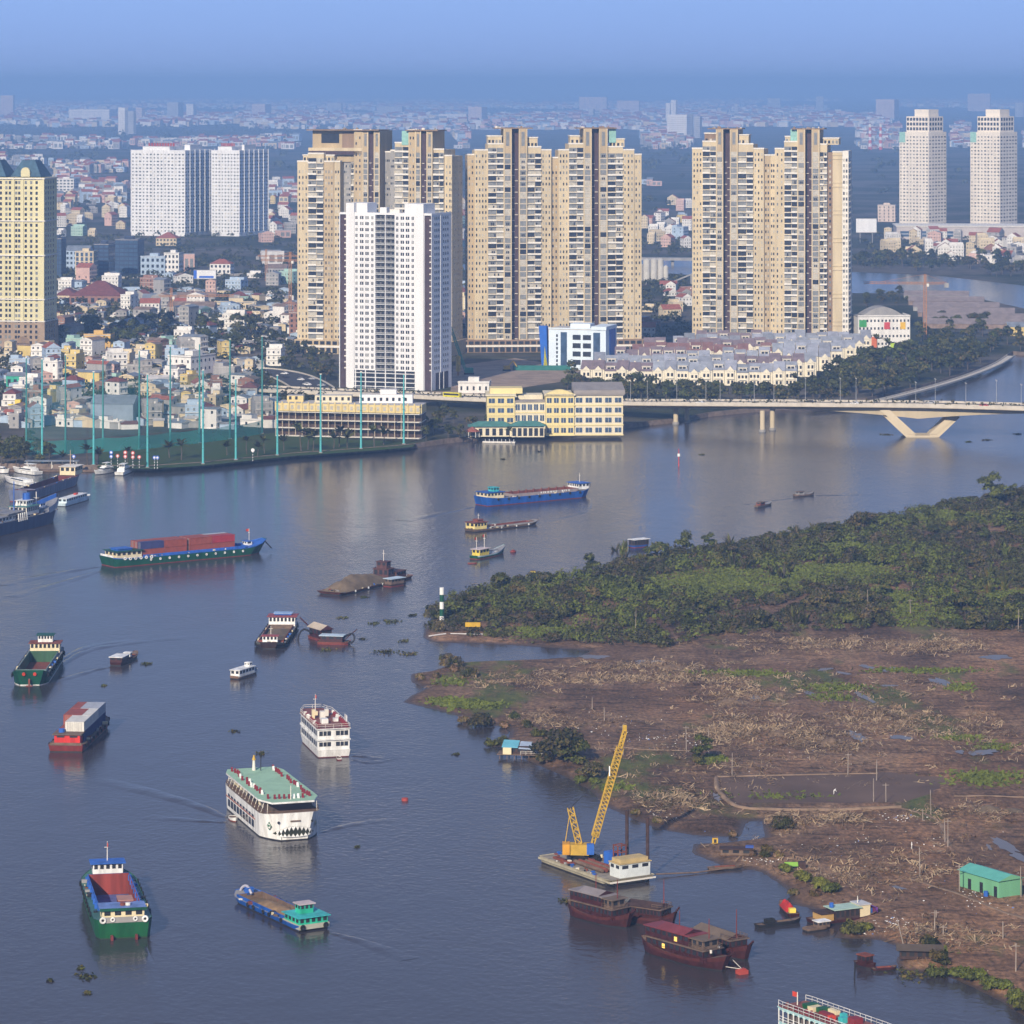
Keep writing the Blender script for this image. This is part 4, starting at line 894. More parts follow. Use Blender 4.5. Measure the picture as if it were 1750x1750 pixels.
block('site_office', 'white site office with a flat roof behind the yellow club house', 'building', 783, 836, 672, 5.5, 12, W_['white'], 1, 5, -4, wfrac=.3, hfrac=.4)
# sheds of the yard by the far river
for i in range(6):
    block('yard_shed', f'long low brown-grey shed in the yard by the far river, {["first","second","third","fourth","fifth","sixth"][i]} row from the water', 'shed', 1545+i*8, 1655+i*26, 512+i*10, 3.2, 16, TINR if i % 2 else W_['grey'], 0, 1, -8, 'gx', M('brown_asbestos_roof', (.23,.19,.185), .9, .2, .2))
# ---- clinic with blue glass
t, W = block('clinic', 'white clinic with blue glass bands and a yellow wedge by the middle towers', 'clinic', 936, 1037, 632, 24, 26, M('pale_blue_white_paint', (.66,.76,.84), .7, .05, .2), 0, 1, -16)
b = MB()
for (a, c) in ((.21, .32), (.78, .90)): b.box(-W/2+W*a, -.15, .5, -W/2+W*c, .02, 22.5, GLB)
b.build('blue_glass_band', t)
for f in range(4):
    for u in (.42, .60):
        b = MB(); b.box(-W/2+W*u, -.12, 3+f*5, -W/2+W*(u+.14), .02, 6+f*5, GLD); b.build('window', t)
g = MB()
for f in range(8): g.box(-W/2+W*.13, -.12, 2+f*2.5, -W/2+W*.16, .02, 3.6+f*2.5, GLD)
g.build('slot_windows', t, kind='stuff')
BLUEP = M('royal_blue_paint', (.02,.12,.50), .6, .1, .2); YELP = M('lemon_paint', (.75,.70,.05), .6, .1, .2)
b = MB(); b.loft([[(-W/2-4,-1,0),(-W/2-.5,-1,0),(-W/2-.5,3,0),(-W/2-4,3,0)],[(-W/2-6,-1,26),(-W/2-1.2,-1,26),(-W/2-1.2,3,26),(-W/2-6,3,26)]], BLUEP); b.build('blue_fin', t)
b = MB(); b.add([(-W/2-.2,-1.3,0),(-W/2-3,-1.3,0),(-W/2-2.2,-1.3,14)], [(0,2,1)], YELP); b.add([(-W/2-.2,-1.3,0),(-W/2-3,-1.3,0),(-W/2-2.2,-1.3,14),(-W/2-.2,-.9,0),(-W/2-3,-.9,0),(-W/2-2.2,-.9,14)], [(0,2,1),(3,4,5),(0,3,5,2),(1,2,5,4)], YELP); b.build('yellow_wedge', t)
b = MB(); b.box(W/2-.02, 8, 3, W/2+.4, 22, 24, BLUEP); b.build('blue_side_panel', t); b = MB(); b.box(W/2-9, -.6, 24.1, W/2+.4, 25, 26.2, M('pale_blue_white_paint', (1,1,1))); b.build('roof_upstand', t)
# ---- cube school with coloured panels
t, W = block('school', 'white school with coloured square panels and a curved grey roof', 'school', 1466, 1556, 594, 20, 24, W_['white'], 4, 14, 5, rm=GREYP, wfrac=.45, hfrac=.3)
for (u, z, s_, c) in ((.02, 13.5, .14, (.05,.30,.08)), (.50, 12, .11, (.55,.07,.07)), (.81, 12, .10, (.75,.45,.03)), (.10, 0, .26, (.60,.15,.05)), (.62, 0, .20, (.45,.62,.05))):
    b = MB(); hgt = 4.5 if z > 5 else 7 if u < .3 else 3; b.box(-W/2+W*u, -.28, z, -W/2+W*(u+s_), -.1, z+hgt, M('panel_%d' % int(u*100), c, .6, .08)); b.build('coloured_panel', t)
b = MB(); n = 14; pr = [(-W*.38+W*.76*i/n, 21+5.2*math.sin(math.pi*i/n)) for i in range(n+1)]
b.loft([[(x, 4, z) for x, z in pr]+[(W*.38,4,20.5),(-W*.38,4,20.5)], [(x, 22, z) for x, z in pr]+[(W*.38,22,20.5),(-W*.38,22,20.5)]], GREYP); b.build('curved_roof', t)
# ---- terrace houses with grey roofs
CW = M('terrace_cream_wall', (.74,.68,.54), .8, .08, .3); GSL = M('terrace_grey_slate', (.27,.285,.33), .7, .2, .25, .3, rand=.22); BSL = M('terrace_plum_slate', (.20,.155,.17), .75, .2, .3); RSL = M('terrace_rust_slate', (.22,.12,.11), .75, .2, .3)
def terrace(front, slate):
    o = []; w, d, e = 6.8, 15.0, 8.2
    b = MB(); b.box(-w/2+.02, 0, -.5, w/2-.02, d, e, CW); o.append(('wall', b.mesh('wall')))
    b = MB(); b.gable(-w/2+.45, 0, w/2-.45, d, e, 4.6, slate, CW, 'x', .43); o.append(('roof', b.mesh('roof')))
    b = MB()
    if front == 'gable':
        b.box(-2.2, -1.1, 0, 2.2, -.02, e-.6, CW); b.gable(-2.2, -1.1, 2.2, 5, e-.6, 2.6, slate, CW, 'y', .25)
        o.append(('front_gable', b.mesh('front_gable')))
    else:
        b.box(-2.4, 1.6, e, 2.4, 4.5, e+2.6, OFFW); b.box(-2.7, 1.3, e+2.6, 2.7, 4.8, e+2.85, CW); b.box(-1.9, 1.48, e+.9, -.2, 1.62, e+2.2, GLD); b.box(.2, 1.48, e+.9, 1.9, 1.62, e+2.2, GLD)
        o.append(('dormer', b.mesh('dormer')))
    g = MB(); yf = -1.1 if front == 'gable' else 0
    for f in (0, 1):
        for q in ((-1.1, 1.1) if front == 'gable' else (-2, 0, 2)): g.box(q-.6, yf-.09, f*3.6+1, q+.6, yf+.02, f*3.6+2.8, GLD)
    g.box(-2.0, yf-.8, 3.5, 2.0, yf-.02, 3.7, OFFW)
    if front == 'gable': g.box(-.5, yf-.09, e-.2, .5, yf+.02, e+1, GLD)
    o.append(('window_panes', g.mesh('window_panes')))
    return o
TP = {(f, i): terrace(f, m) for f in ('gable', 'dormer') for i, m in enumerate((GSL, BSL, RSL))}
TL = ['grey-roofed', 'plum-roofed', 'rust-roofed']; ROWN = ['front', 'second', 'third', 'fourth', 'fifth', 'sixth', 'rear']
for ri, (x0, x1, y) in enumerate([(992,1362,656),(1015,1395,643),(1050,1420,633),(1080,1440,624),(1100,1462,615.5),(1150,1478,608),(1190,1490,601)]):
    a, c = at(x0, y), at(x1, y+ (4 if ri == 0 else 1)); d = (c-a); n = int(d.length/6.85); ang = math.atan2(d.y, d.x)
    k = 0
    for i in range(n):
        if ri > 1 and rng.random() < .06: continue
        if i % 6 == 0: k = rng.choices((0, 1, 2), (11, 1.2, .25))[0]
        f = 'gable' if ((i+ri) % 3 != 2) and rng.random() < .85 else 'dormer'
        lab = f'{TL[k]} terrace house with a {"cream front gable" if f == "gable" else "boxy roof dormer"} in the {ROWN[ri]} row of the estate'
        q = a+d*((i+.5)/n); t = thing('terrace_house', lab, 'house', q+Vector((0, rng.uniform(-1.2, 1.2), 0)), ang, lab, (1, 1, rng.uniform(.9, 1.1)))
        for nm, me in TP[(f, k)]: put(nm, me, t, kind='stuff' if nm == 'window_panes' else None)
NOGO.append((40, 330, 2030, 2330))
# ---- yellow club house by the river
YEL = M('club_yellow_plaster', (.74,.62,.30), .8, .08, .2, streak=True); YELL = M('club_pale_plaster', (.70,.63,.46), .8, .08, .2, streak=True); TEALR = M('teal_tile_roof', (.07,.20,.18), .7, .2, .4); GROOF = M('grey_roof_slab', (.30,.27,.25), .85, .15, .2)
p = at(880, 744); t = thing('club_house', 'three-storey yellow club house on the river wall beside the bridge', 'building', p, R(2)); NOGO.append((p.x-30, p.x+75, p.y-8, p.y+40))
def wing(x0, x1, y0, y1, h, wall, roof, fl, n, nm):
    b = MB(); b.box(x0, y0, 0, x1, y1, h, wall); b.build(nm, t)
    b = MB(); b.box(x0-.6, y0-.6, h, x1+.6, y1+.6, h+.7, roof); b.build('roof_slab', t)
    fh = h/fl
    for f in range(fl):
        for i in range(n):
            q = x0+(i+.5)*(x1-x0)/n; w = (x1-x0)/n*.66
            b = MB(); b.box(q-w/2, y0-.12, f*fh+1.3, q+w/2, y0+.02, f*fh+fh-1.2, GLB); b.box(q-.08, y0-.2, f*fh+1.3, q+.08, y0-.1, f*fh+fh-1.2, YELL); b.build('window', t)
        b = MB(); b.box(x0-.25, y0-.35, f*fh-.15, x1+.25, y0-.02, f*fh+.3, YEL); b.build('string_course', t)
wing(-13.5, 0, 3, 24, 19, YEL, YELL, 4, 3, 'wall'); wing(.02, 15, 4, 22, 16, YELL, GROOF, 3, 5, 'wall'); wing(15.02, 29, -1, 20, 19.5, YEL, YELL, 4, 4, 'wall'); wing(29.02, 53, 0, 22, 19.5, YELL, GROOF, 4, 5, 'wall')
b = MB(); b.loft([[(29,-.8,20.2),(54,-.8,20.2),(54,24,20.2),(29,24,20.2)],[(29,-.8,22),(54,-.8,22),(54,24,24),(29,24,24)]], GROOF); b.build('sloped_roof', t)
b = MB(); pr = [(15+14*i/10, 20.2+2.2*math.sin(math.pi*i/10)) for i in range(11)]; b.loft([[(x,-1.6,z) for x, z in pr]+[(29,-1.6,19.4),(15,-1.6,19.4)],[(x,2,z) for x, z in pr]+[(29,2,19.4),(15,2,19.4)]], YEL); b.build('curved_pediment', t)
for (x0, x1, y0, y1, h) in ((-22, -2, -6, 2, 5), (-2, 14, -9, -2, 5.4)):
    b = MB(); b.box(x0, y0, 0, x1, y1, h, YELL); b.build('veranda_wall', t); b = MB(); b.hip(x0, y0, x1, y1, h, 2.2, TEALR, 1.0, 1.2); b.build('veranda_roof', t)
    b = MB()
    for i in range(6): q = x0+(i+.5)*(x1-x0)/6; b.box(q-.9, y0-.1, .6, q+.9, y0+.02, h-1, GLD)
    b.build('veranda_panes', t, kind='stuff')
b = MB(); b.box(-12, 8, 19.7, 4, 20, 22.4, YEL); b.box(2, 10, 16.7, 14, 20, 19, YELL); b.build('roof_house', t)
p = at(807, 747); t = thing('pavilion', 'small garden pavilion with a red hexagonal roof on the river lawn', 'pavilion', p); b = MB()
hexa = [(3.4*math.cos(i*math.pi/3), 3.4*math.sin(i*math.pi/3)) for i in range(6)]
b.loft([[(x*1.15, y*1.15, 2.8) for x, y in hexa], [(x*.06, y*.06, 5.0) for x, y in hexa]], RTILE); b.build('roof', t)
for (x, y) in hexa: b = MB(); b.cyl((x, y, 0), (x, y, 2.82), .18, OFFW, n=6); b.build('post', t)
# ---- driving range: tee building, poles, nets, lawn
p = at(585, 747); t = thing('tee_building', 'long curved driving range building with yellow parapet over dark open decks', 'building', p, R(-2)); NOGO.append((p.x-40, p.x+40, p.y-6, p.y+24))
def arc(u): return (-33+u*72, -7*u*u+9*(1-u)**2*.7-2)     # bowed plan, near end to the right
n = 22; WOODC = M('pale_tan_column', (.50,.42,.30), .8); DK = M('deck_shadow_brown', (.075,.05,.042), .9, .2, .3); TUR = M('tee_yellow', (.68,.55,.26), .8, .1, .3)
fr_ = [arc(i/n) for i in range(n+1)]; bk = [(x+1.5, y+17) for x, y in fr_]
b = MB(); b.prism(fr_+bk[::-1], 12.4, 16.2, TUR, LITE); b.build('parapet_floor', t)
for k in range(4):
    b = MB(); b.prism([(x, y-.4) for x, y in fr_]+bk[::-1], 3.9*k+.1, 3.9*k+.38, OFFW, bottom=True); b.build('deck_slab', t)
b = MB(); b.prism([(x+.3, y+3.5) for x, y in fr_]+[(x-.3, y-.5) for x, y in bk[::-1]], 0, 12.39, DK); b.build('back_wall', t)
for i in range(n+1):
    x, y = fr_[i]; b = MB(); b.box(x-.13, y+.5, 0, x+.13, y+.8, 12.4, WOODC); b.build('column', t)
    b = MB(); b.box(x-.35, y-.5, 12.4, x+.35, y+.02, 17, TUR); b.build('pilaster', t)
    if i < n:
        x2, y2 = fr_[i+1]; b = MB(); b.T = Matrix.Translation((x, y, 0)) @ Matrix.Rotation(math.atan2(y2-y, x2-x), 4, 'Z'); L = math.hypot(x2-x, y2-y); b.box(L*.3, -.1, 13.3, L*.72, .05, 15.2, GLC); b.build('window', t)
for (x0, x1, y0, h, m) in ((-14, 4, 6, 3.5, YELL), (8, 34, 4, 4.2, WHITE), (18, 26, 6, 6.5, WHITE), (-28, -20, 10, 3, TUR)):
    b = MB(); b.box(x0, y0, 16.25, x1, y0+7, 16.2+h, m, LITE); b.build('roof_house', t)
    g = MB()
    for i in range(max(2, int((x1-x0)/3))): q = x0+1+i*3; g.box(q, y0-.08, 17.3, q+1.2, y0+.02, 18.9, GLD)
    g.build('roof_house_panes', t, kind='stuff')
LAWN = M('mown_grass', (.045,.085,.022), .9, .35, .05, .1, col2=(.06,.075,.030))
lw = [P(x, y, GZ) for x, y in [(165,801),(250,803),(345,797),(500,780.5),(640,771),(705,765),(712,757),(600,752),(470,741),(380,745),(250,762),(170,775)]]
mb = MB(); mb.add([(q.x, q.y+2.4, GZ+.03) for q in lw], [tuple(range(len(lw)))], LAWN); mb.build('lawn', kind='structure'); NOGO.append((-340, -50, 1560, 1745))
POLE = M('turquoise_pole_paint', (.10,.45,.46), .5, .12, .3, .4); POLED = M('green_pole_paint', (.06,.25,.24), .6, .15, .3)
def net_mat(name, col, a):
    m = bpy.data.materials.new(name); m.use_nodes = True; n, l = m.node_tree.nodes, m.node_tree.links; b = n['Principled BSDF']; b.inputs['Base Color'].default_value = (*col, 1); b.inputs['Roughness'].default_value = .9
    nz = n.new('ShaderNodeTexNoise'); nz.inputs['Scale'].default_value = .08; mr = n.new('ShaderNodeMapRange'); mr.inputs[3].default_value = a*.7; mr.inputs[4].default_value = min(1, a*1.3); g = n.new('ShaderNodeNewGeometry')
    l.new(g.outputs['Position'], nz.inputs['Vector']); l.new(nz.outputs[0], mr.inputs[0]); l.new(mr.outputs[0], b.inputs['Alpha']); return m
NET = net_mat('teal_netting', (.03,.22,.22), .20); NETD = net_mat('teal_netting_dense', (.03,.26,.24), .62)
near_p = [(72,792,614),(160,795,636),(252,799,640),(347,793,633),(403,786,648),(474,778,642),(548,774,640),(617,767,636),(690,759,640)]
far_p = [(45,776,612),(112,776,607),(176,772,612),(238,768,600),(291,762,592),(341,757,588),(393,750,580),(448,741,575)]
ORD = ['first', 'second', 'third', 'fourth', 'fifth', 'sixth', 'seventh', 'eighth', 'ninth']
for row, lst in (('river', near_p), ('city', far_p)):
    for i, (x, yb, yt) in enumerate(lst):
        q = P(x, yb, GZ); h = (yb-yt)*q.y/FPX
        b = MB(); b.cyl((0,0,0), (0,0,h*.5), .52, POLE if row == 'river' else POLED, .42, 8); b.cyl((0,0,h*.5), (0,0,h), .42, POLE if row == 'river' else POLED, .28, 8); b.cbox((0,0,0), (1.6,1.6,.4), GREYP); b.cbox((0,0,h), (1.0,.5,.4), OFFW)
        for k in range(1, 6): b.cyl((0,0,h*k/6-.1), (0,0,h*k/6+.1), .62, POLED, n=8)
        b.build('net_pole', None, loc=q, label=f'tall turquoise net pole, {ORD[i]} from the left in the row on the {row} side', cat='pole', group='net poles of the driving range')
def net(a, c, z0, z1, m, name, lab):
    pa, pc = P(*a, GZ), P(*c, GZ); b = MB(); k = 8; d = pc-pa
    for i in range(k):
        u, w = pa+d*(i/k), pa+d*((i+1)/k); sag = .6*math.sin(math.pi*i/k), .6*math.sin(math.pi*(i+1)/k)
        b.add([(u.x,u.y,z0),(w.x,w.y,z0),(w.x,w.y+sag[1],(z0+z1)/2),(u.x,u.y+sag[0],(z0+z1)/2),(w.x,w.y,z1-sag[1]),(u.x,u.y,z1-sag[0])], [(0,1,2,3),(3,2,4,5)], m)
    b.build(name, None, smooth=True, label=lab, cat='net')
for i in range(len(far_p)-1):
    a, c = far_p[i], far_p[i+1]; net(a[:2], c[:2], GZ+7, 36-i*.3, NET, 'netting', f'thin teal netting hung between the {ORD[i]} and {ORD[i+1]} city-side poles')
    net((a[0], a[1]+.6), (c[0], c[1]+.6), GZ, GZ+6.8, NETD, 'fence_screen', f'dense teal screen fence below the {ORD[i]} and {ORD[i+1]} city-side poles')
net(near_p[0][:2], far_p[0][:2], GZ, 34, NET, 'netting', 'teal end net between the two leftmost poles'); net((448,741), (480,736), GZ, 26, NET, 'netting', 'teal netting between the last city-side pole and the tee building')
for i, (x, y, s) in enumerate([(83,800,.9),(106,797,.8),(150,798,1),(168,797,1),(218,795,.8),(290,786,1.1),(310,790,1),(388,782,.9),(422,780,.9),(440,784,1),(452,779,.9),(485,774,1),(515,775,1.4),(526,772,1.3),(535,776,1.1),(570,770,1.1),(580,768,1.1),(594,770,1.2),(640,768,1.1),(655,764,1.2)]):
    q = P(x, y-4, GZ); tree(PALM[i % 2], q, f'small dark palm on the range lawn, number {i+1} along the river from the ships' if False else 'small dark palm tree on the driving range lawn', s*1.35, None, 'palms on the driving range lawn', 'palm_tree')
# ---- signs on the river wall
def post_sign(x, y, cols, lab):
    q = P(x, y, GZ); t = thing('shore_sign', lab, 'sign', q); b = MB()
    for k in range(8): b.cyl((0,0,k*.62), (0,0,k*.62+.62), .15, WHITE if k % 2 else GLD, n=7)
    b.build('striped_post', t)
    z = 4.9
    for c in cols:
        b = MB(); b.cyl((0,-.15,z+.6), (0,.05,z+.6), .85, c, n=12); b.cyl((0,-.2,z+.6), (0,-.15,z+.6), .5, WHITE, n=12); b.build('sign_disc', t); z += 1.8
RD = M('sign_red', (.55,.08,.06), .6); BL = M('sign_blue', (.03,.12,.55), .6)
for (x, y, c, lab) in [(126,803,[BL],'striped post with one blue board behind the rusty barge'),(190,803,[BL,BL],'striped post with two blue boards behind the yachts'),(201,802,[RD],'striped post with a red ring sign left of the second yacht'),(214,803,[RD,RD],'striped post with two red signs over the second yacht'),(227,804,[RD,RD],'striped post with two red signs right of the yachts'),(238,804,[RD],'striped post with a red ring sign, the farther of the red ones'),(264,805,[BL],'striped post with a blue board left of its twin'),(269,805,[BL],'striped post with a blue board right of its twin'),(432,792,[WHITE],'striped post with a white disc near the middle of the range')]:
    post_sign(x, y-2, c, lab)
# ================================================================ bridge, roads, houses, trees, far city
CONC = M('bridge_concrete', (.58,.49,.34), .85, .12, .1, streak=True); ASPH = M('asphalt', (.055,.055,.06), .9, .25, .3); PALEC = M('pale_parapet', (.55,.50,.42), .85, .12, .3)
BR = [(2150,1690,15.2),(1900,1705,15.5),(1740,1720,15.8),(1660,1727,15.8),(1574,1735,15.6),(1490,1744,15.0),(1320,1770,13),(1155,1795,11),(1060,1815,9.4),(940,1838,8),(835,1860,7.2),(720,1880,7),(560,1903,7),(430,1930,6.6),(300,1962,6.2),(150,2004,5.6),(-60,2070,5)]
bp = [Vector(((x-875)*d/FPX, d, z)) for x, d, z in BR]
def curve(pts, n=6):
    o = []
    for i in range(len(pts)-1):
        p0, p1, p2, p3 = pts[max(i-1, 0)], pts[i], pts[i+1], pts[min(i+2, len(pts)-1)]
        for k in range(n):
            t = k/n; o.append(.5*((2*p1)+(p2-p0)*t+(2*p0-5*p1+4*p2-p3)*t*t+(3*p1-p0-3*p2+p3)*t**3))
    return o+[pts[-1]]
bc = curve(bp); vx = (1574-875)*1735/FPX
tb = thing('road_bridge', 'long cream concrete road bridge with a V-shaped pier crossing the river', 'bridge')
def girder_depth(p):
    d = abs(p.x-vx); return 2.3+4.2*max(0, 1-d/62)**1.6
def sweep(f, name, m, parent, kind=None, a=0, z=None):
    rings = []
    for i, p in enumerate(bc):
        q = bc[min(i+1, len(bc)-1)]-bc[max(i-1, 0)]; q.z = 0; q.normalize(); nrm = Vector((q.y, -q.x, 0))
        if nrm.y > 0: nrm = -nrm            # towards the camera side
        rings.append([p+nrm*o+Vector((0,0,zz)) for o, zz in f(p)])
    b = MB(); b.loft(rings, m); return b.build(name, parent, kind=kind)
sweep(lambda p: [(11,-.3),(11,-.75),(7.6,-1.1),(6.4,-girder_depth(p)),(-6.4,-girder_depth(p)),(-7.6,-1.1),(-11,-.75),(-11,-.3)], 'girder', CONC, tb)
sweep(lambda p: [(10.6,-.29),(-10.6,-.29),(-10.6,0),(10.6,0)], 'road_deck', ASPH, tb)
sweep(lambda p: [(11.1,-.55),(10.65,-.55),(10.65,1.05),(11.1,1.05)], 'parapet', PALEC, tb); sweep(lambda p: [(-10.65,-.55),(-11.1,-.55),(-11.1,1.05),(-10.65,1.05)], 'parapet', PALEC, tb)
sweep(lambda p: [(.6,.01),(-.6,.01),(-.6,.5),(.6,.5)], 'median', PALEC, tb)
HED = []
for i in range(0, len(bc)-1):
    a, c = bc[i], bc[i+1]
    for k in range(int((c-a).length/1.0)):
        q = a+(c-a)*rng.random(); HED.append((q.x+rng.uniform(-.3,.3), q.y+rng.choice((-10.2, 0, 0, 10.2))+rng.uniform(-.3,.3), q.z+.9+rng.random()*.6))
HED = np.repeat(np.array(HED), 3, 0); HED = HED+nr.normal(size=HED.shape)*.3
put('planter_hedge', quads_mesh('hedge', leaves(HED, nr.normal(size=HED.shape), .75), [LEAF[0], LEAF[2]], nr.integers(0, 2, len(HED))), tb, kind='stuff')
def pier(x, yb, dz):
    q = P(x, yb, 0); b = MB(); b.cyl((q.x, q.y, -1), (q.x, q.y, dz), 1.25, CONC, n=12); b.build('pier_column', tb); b = MB(); b.cyl((q.x, q.y, -1), (q.x, q.y, 1.2), 1.75, GREYP, n=12); b.build('pier_foot', tb)
for (x, yb, dz) in [(1155,725,8.6),(1174,722,8.6),(1303,738,10.6),(1320,735,10.6)]: pier(x, yb, dz)
for i, p in enumerate(bc):
    if p.x < 40 and i % 4 == 0:
        b = MB(); b.cyl((p.x, p.y-4, 1.5), (p.x, p.y-4, p.z-2.2), .8, CONC, n=8); b.build('pier_column', tb)
for s, oy in ((-1, 0), (1, 0)):
    b = MB(); yc = 1735
    f0 = [(vx+s*1.5, -1), (vx+s*7.0, -1)]; t0 = [(vx+s*12.5, 9.8), (vx+s*18.5, 9.8)]
    b.loft([[(f0[0][0], yc-6.2, -1), (f0[1][0], yc-6.2, -1), (f0[1][0], yc+6.2, -1), (f0[0][0], yc+6.2, -1)], [(t0[0][0], yc-6.2, 9.9), (t0[1][0], yc-6.2, 9.9), (t0[1][0], yc+6.2, 9.9), (t0[0][0], yc+6.2, 9.9)]], CONC); b.build('v_leg', tb)
    b = MB(); b.loft([[(f0[0][0]+s*1.6, yc-6.5, 1.5), (f0[1][0]-s*.2, yc-6.5, 1.5), (f0[1][0]-s*.2, yc-6.21, 1.5), (f0[0][0]+s*1.6, yc-6.21, 1.5)], [(t0[0][0]+s*3.6, yc-6.5, 13.4), (t0[1][0]+s*2.6, yc-6.5, 13.4), (t0[1][0]+s*2.6, yc-6.41, 13.4), (t0[0][0]+s*3.6, yc-6.41, 13.4)]], CONC); b.build('v_leg_face', tb)
b = MB(); b.box(vx-7.4, 1735-6.8, -1.2, vx+7.4, 1735+6.8, .9, CONC); b.build('pile_cap', tb)
LAMP = M('galvanised_lamp', (.42,.42,.42), .5, .1, .3, .4)
def lamp_mesh(h):
    b = MB(); b.cyl((0,0,0), (0,0,h), .13, LAMP, .08, 6); a = MB(); a.bar((0,0,h-.1), (0,-1.8,h+.3), .12, LAMP); a.bar((0,0,h-.1), (0,1.8,h+.3), .12, LAMP); a.cbox((0,-2.1,h+.25), (.35,.9,.18), OFFW); a.cbox((0,2.1,h+.25), (.35,.9,.18), OFFW)
    return b.mesh('pole'), a.mesh('lamp_head')
LM = lamp_mesh(11.5); nl_ = 0
for x in [1075, 1108, 1153, 1195, 1240, 1297, 1331, 1382, 1427, 1461, 1560, 1599, 1650, 1702, 1734]:
    i = min(range(len(bc)), key=lambda k: abs(px(bc[k])[0]-x)); p = bc[i]
    t = thing('street_lamp', f'thin twin-arm street lamp on the bridge, {["near","over"][x>1400]} {"the club house end" if x < 1250 else "the terrace houses" if x < 1450 else "the V-shaped pier" if x < 1640 else "the right frame edge"}', 'lamp', (p.x, p.y+rng.choice((-10.3, 10.3)), p.z), 0, 'street lamps on the bridge')
    put('pole', LM[0], t); put('lamp_head', LM[1], t); nl_ += 1
# ---- vehicles
CARP = [('white', M('car_white', (.80,.80,.80), .3, .03, 1, .5)), ('silver', M('car_silver', (.45,.46,.48), .3, .03, 1, .5)), ('dark', M('car_dark', (.04,.04,.05), .3, .03, 1, .5)), ('red', M('car_red', (.45,.04,.04), .3, .03, 1, .5)), ('yellow', M('bus_yellow', (.70,.62,.04), .4, .05, 1, .4))]
TYRE = M('tyre_rubber', (.02,.02,.02), .9)
def car_mesh(m, bus=False):
    L, w, h = (10, 2.5, 3.0) if bus else (4.5, 1.8, 1.45); b = MB()
    if bus: b.box(-5, -1.25, .45, 5, 1.25, 3.0, m)
    else:
        pr = [(-2.25,.35),(-2.25,.85),(-1.5,.92),(-.9,1.42),(.7,1.42),(1.3,.92),(2.2,.8),(2.25,.35)]
        b.loft([[(x, -.88, z) for x, z in pr], [(x, .88, z) for x, z in pr]], m)
    g = MB()
    for s in (-1, 1):
        if bus: g.box(-4.6, s*1.27-.02, 1.5, 4.6, s*1.27+.02, 2.5, GLD)
        else: g.add([(-1.35,s*.9,.95),(1.15,s*.9,.95),(.62,s*.9,1.36),(-.85,s*.9,1.36)], [(0,1,2,3)] if s < 0 else [(3,2,1,0)], GLD)
    w_ = MB()
    for x in (-L*.31, L*.31):
        for s in (-1, 1): w_.cyl((x, s*w*.36, .34), (x, s*w*.51, .34), .34 if not bus else .48, TYRE, n=10)
    return b.mesh('body'), g.mesh('side_glass'), w_.mesh('wheels')
CM = [car_mesh(m) for _, m in CARP[:4]]+[car_mesh(CARP[4][1], True)]
def vehicle(p, rz, k, lab, name='car', grp='vehicles on the bridge and highway'):
    t = thing(name, lab, 'bus' if k == 4 else 'car', p, rz, grp); put('body', CM[k][0], t); put('side_glass', CM[k][1], t); put('wheel_set', CM[k][2], t, kind='stuff')
def on_bridge(x, off):
    i = min(range(1, len(bc)-1), key=lambda k: abs(px(bc[k])[0]-x)); d = bc[i+1]-bc[i-1]; nrm = Vector((-d.y, d.x, 0)).normalized()
    nrm = nrm if nrm.y < 0 else -nrm
    return bc[i]+nrm*off+Vector((0,0,.02)), math.atan2(d.y, d.x)
for (x, off, k, lab) in [(1473,4,0,'white car on the bridge left of the V-shaped pier'),(1201,6,0,'white car on the bridge near the club house'),(785,5,4,'yellow bus on the approach road behind the club house'),(1590,-4,1,'silver car on the bridge above the V-shaped pier'),(1380,-4,2,'dark car on the far lane of the bridge'),(960,4,0,'white car on the bridge approach behind the yellow building'),(1680,4,3,'red car on the bridge near the right frame edge'),(350,4,0,'white car on the raised road behind the driving range')]:
    p, a = on_bridge(x, off); vehicle(p, a, k, lab, 'bus' if k == 4 else 'car')
# ---- highway curve beside the white tower
def road(pxs, w, z, name, m=ASPH, edge=True):
    c = curve([P(x, y, z) for x, y in pxs], 5); L, Rr = [], []
    for i, p in enumerate(c):
        q = c[min(i+1, len(c)-1)]-c[max(i-1, 0)]; q.z = 0; q.normalize(); nrm = Vector((-q.y, q.x, 0)); L.append(p+nrm*w/2); Rr.append(p-nrm*w/2)
    b = MB()
    for i in range(len(c)-1): b.add([L[i], L[i+1], Rr[i+1], Rr[i]], [(0,1,2,3)], m)
    b.build(name, kind='structure')
    if edge:
        for s in (L, Rr):
            b = MB()
            for i in range(len(c)-1): b.bar(s[i]+Vector((0,0,.3)), s[i+1]+Vector((0,0,.3)), .5, PALEC, .9)
            b.build('road_kerb', kind='structure')
    for p in c: NOGO.append((p.x-w/2-1, p.x+w/2+1, p.y-8, p.y+8))
    return c
hw = road([(548,682),(535,664),(505,647),(470,637),(425,632),(370,633),(300,640)], 24, GZ+.06, 'highway')
hw2 = road([(600,640),(540,628),(480,618),(420,615),(350,618)], 9, GZ+.08, 'side_road', edge=False)
road([(90,478),(250,474),(400,470),(520,462)], 14, GZ+.06, 'avenue', edge=True); road([(230,425),(450,428),(520,432)], 16, GZ+.05, 'avenue', M('dusty_road', (.16,.15,.14), .95), False)
for i in range(16):
    p = hw[rng.randrange(3, len(hw)-2)]; vehicle(Vector((p.x+rng.uniform(-9, 9), p.y+rng.uniform(-6, 6), GZ+.1)), rng.uniform(2.3, 3.0), rng.choice((0, 0, 0, 1, 2)), 'small car driving on the curved highway left of the white tower', grp='cars on the curved highway')
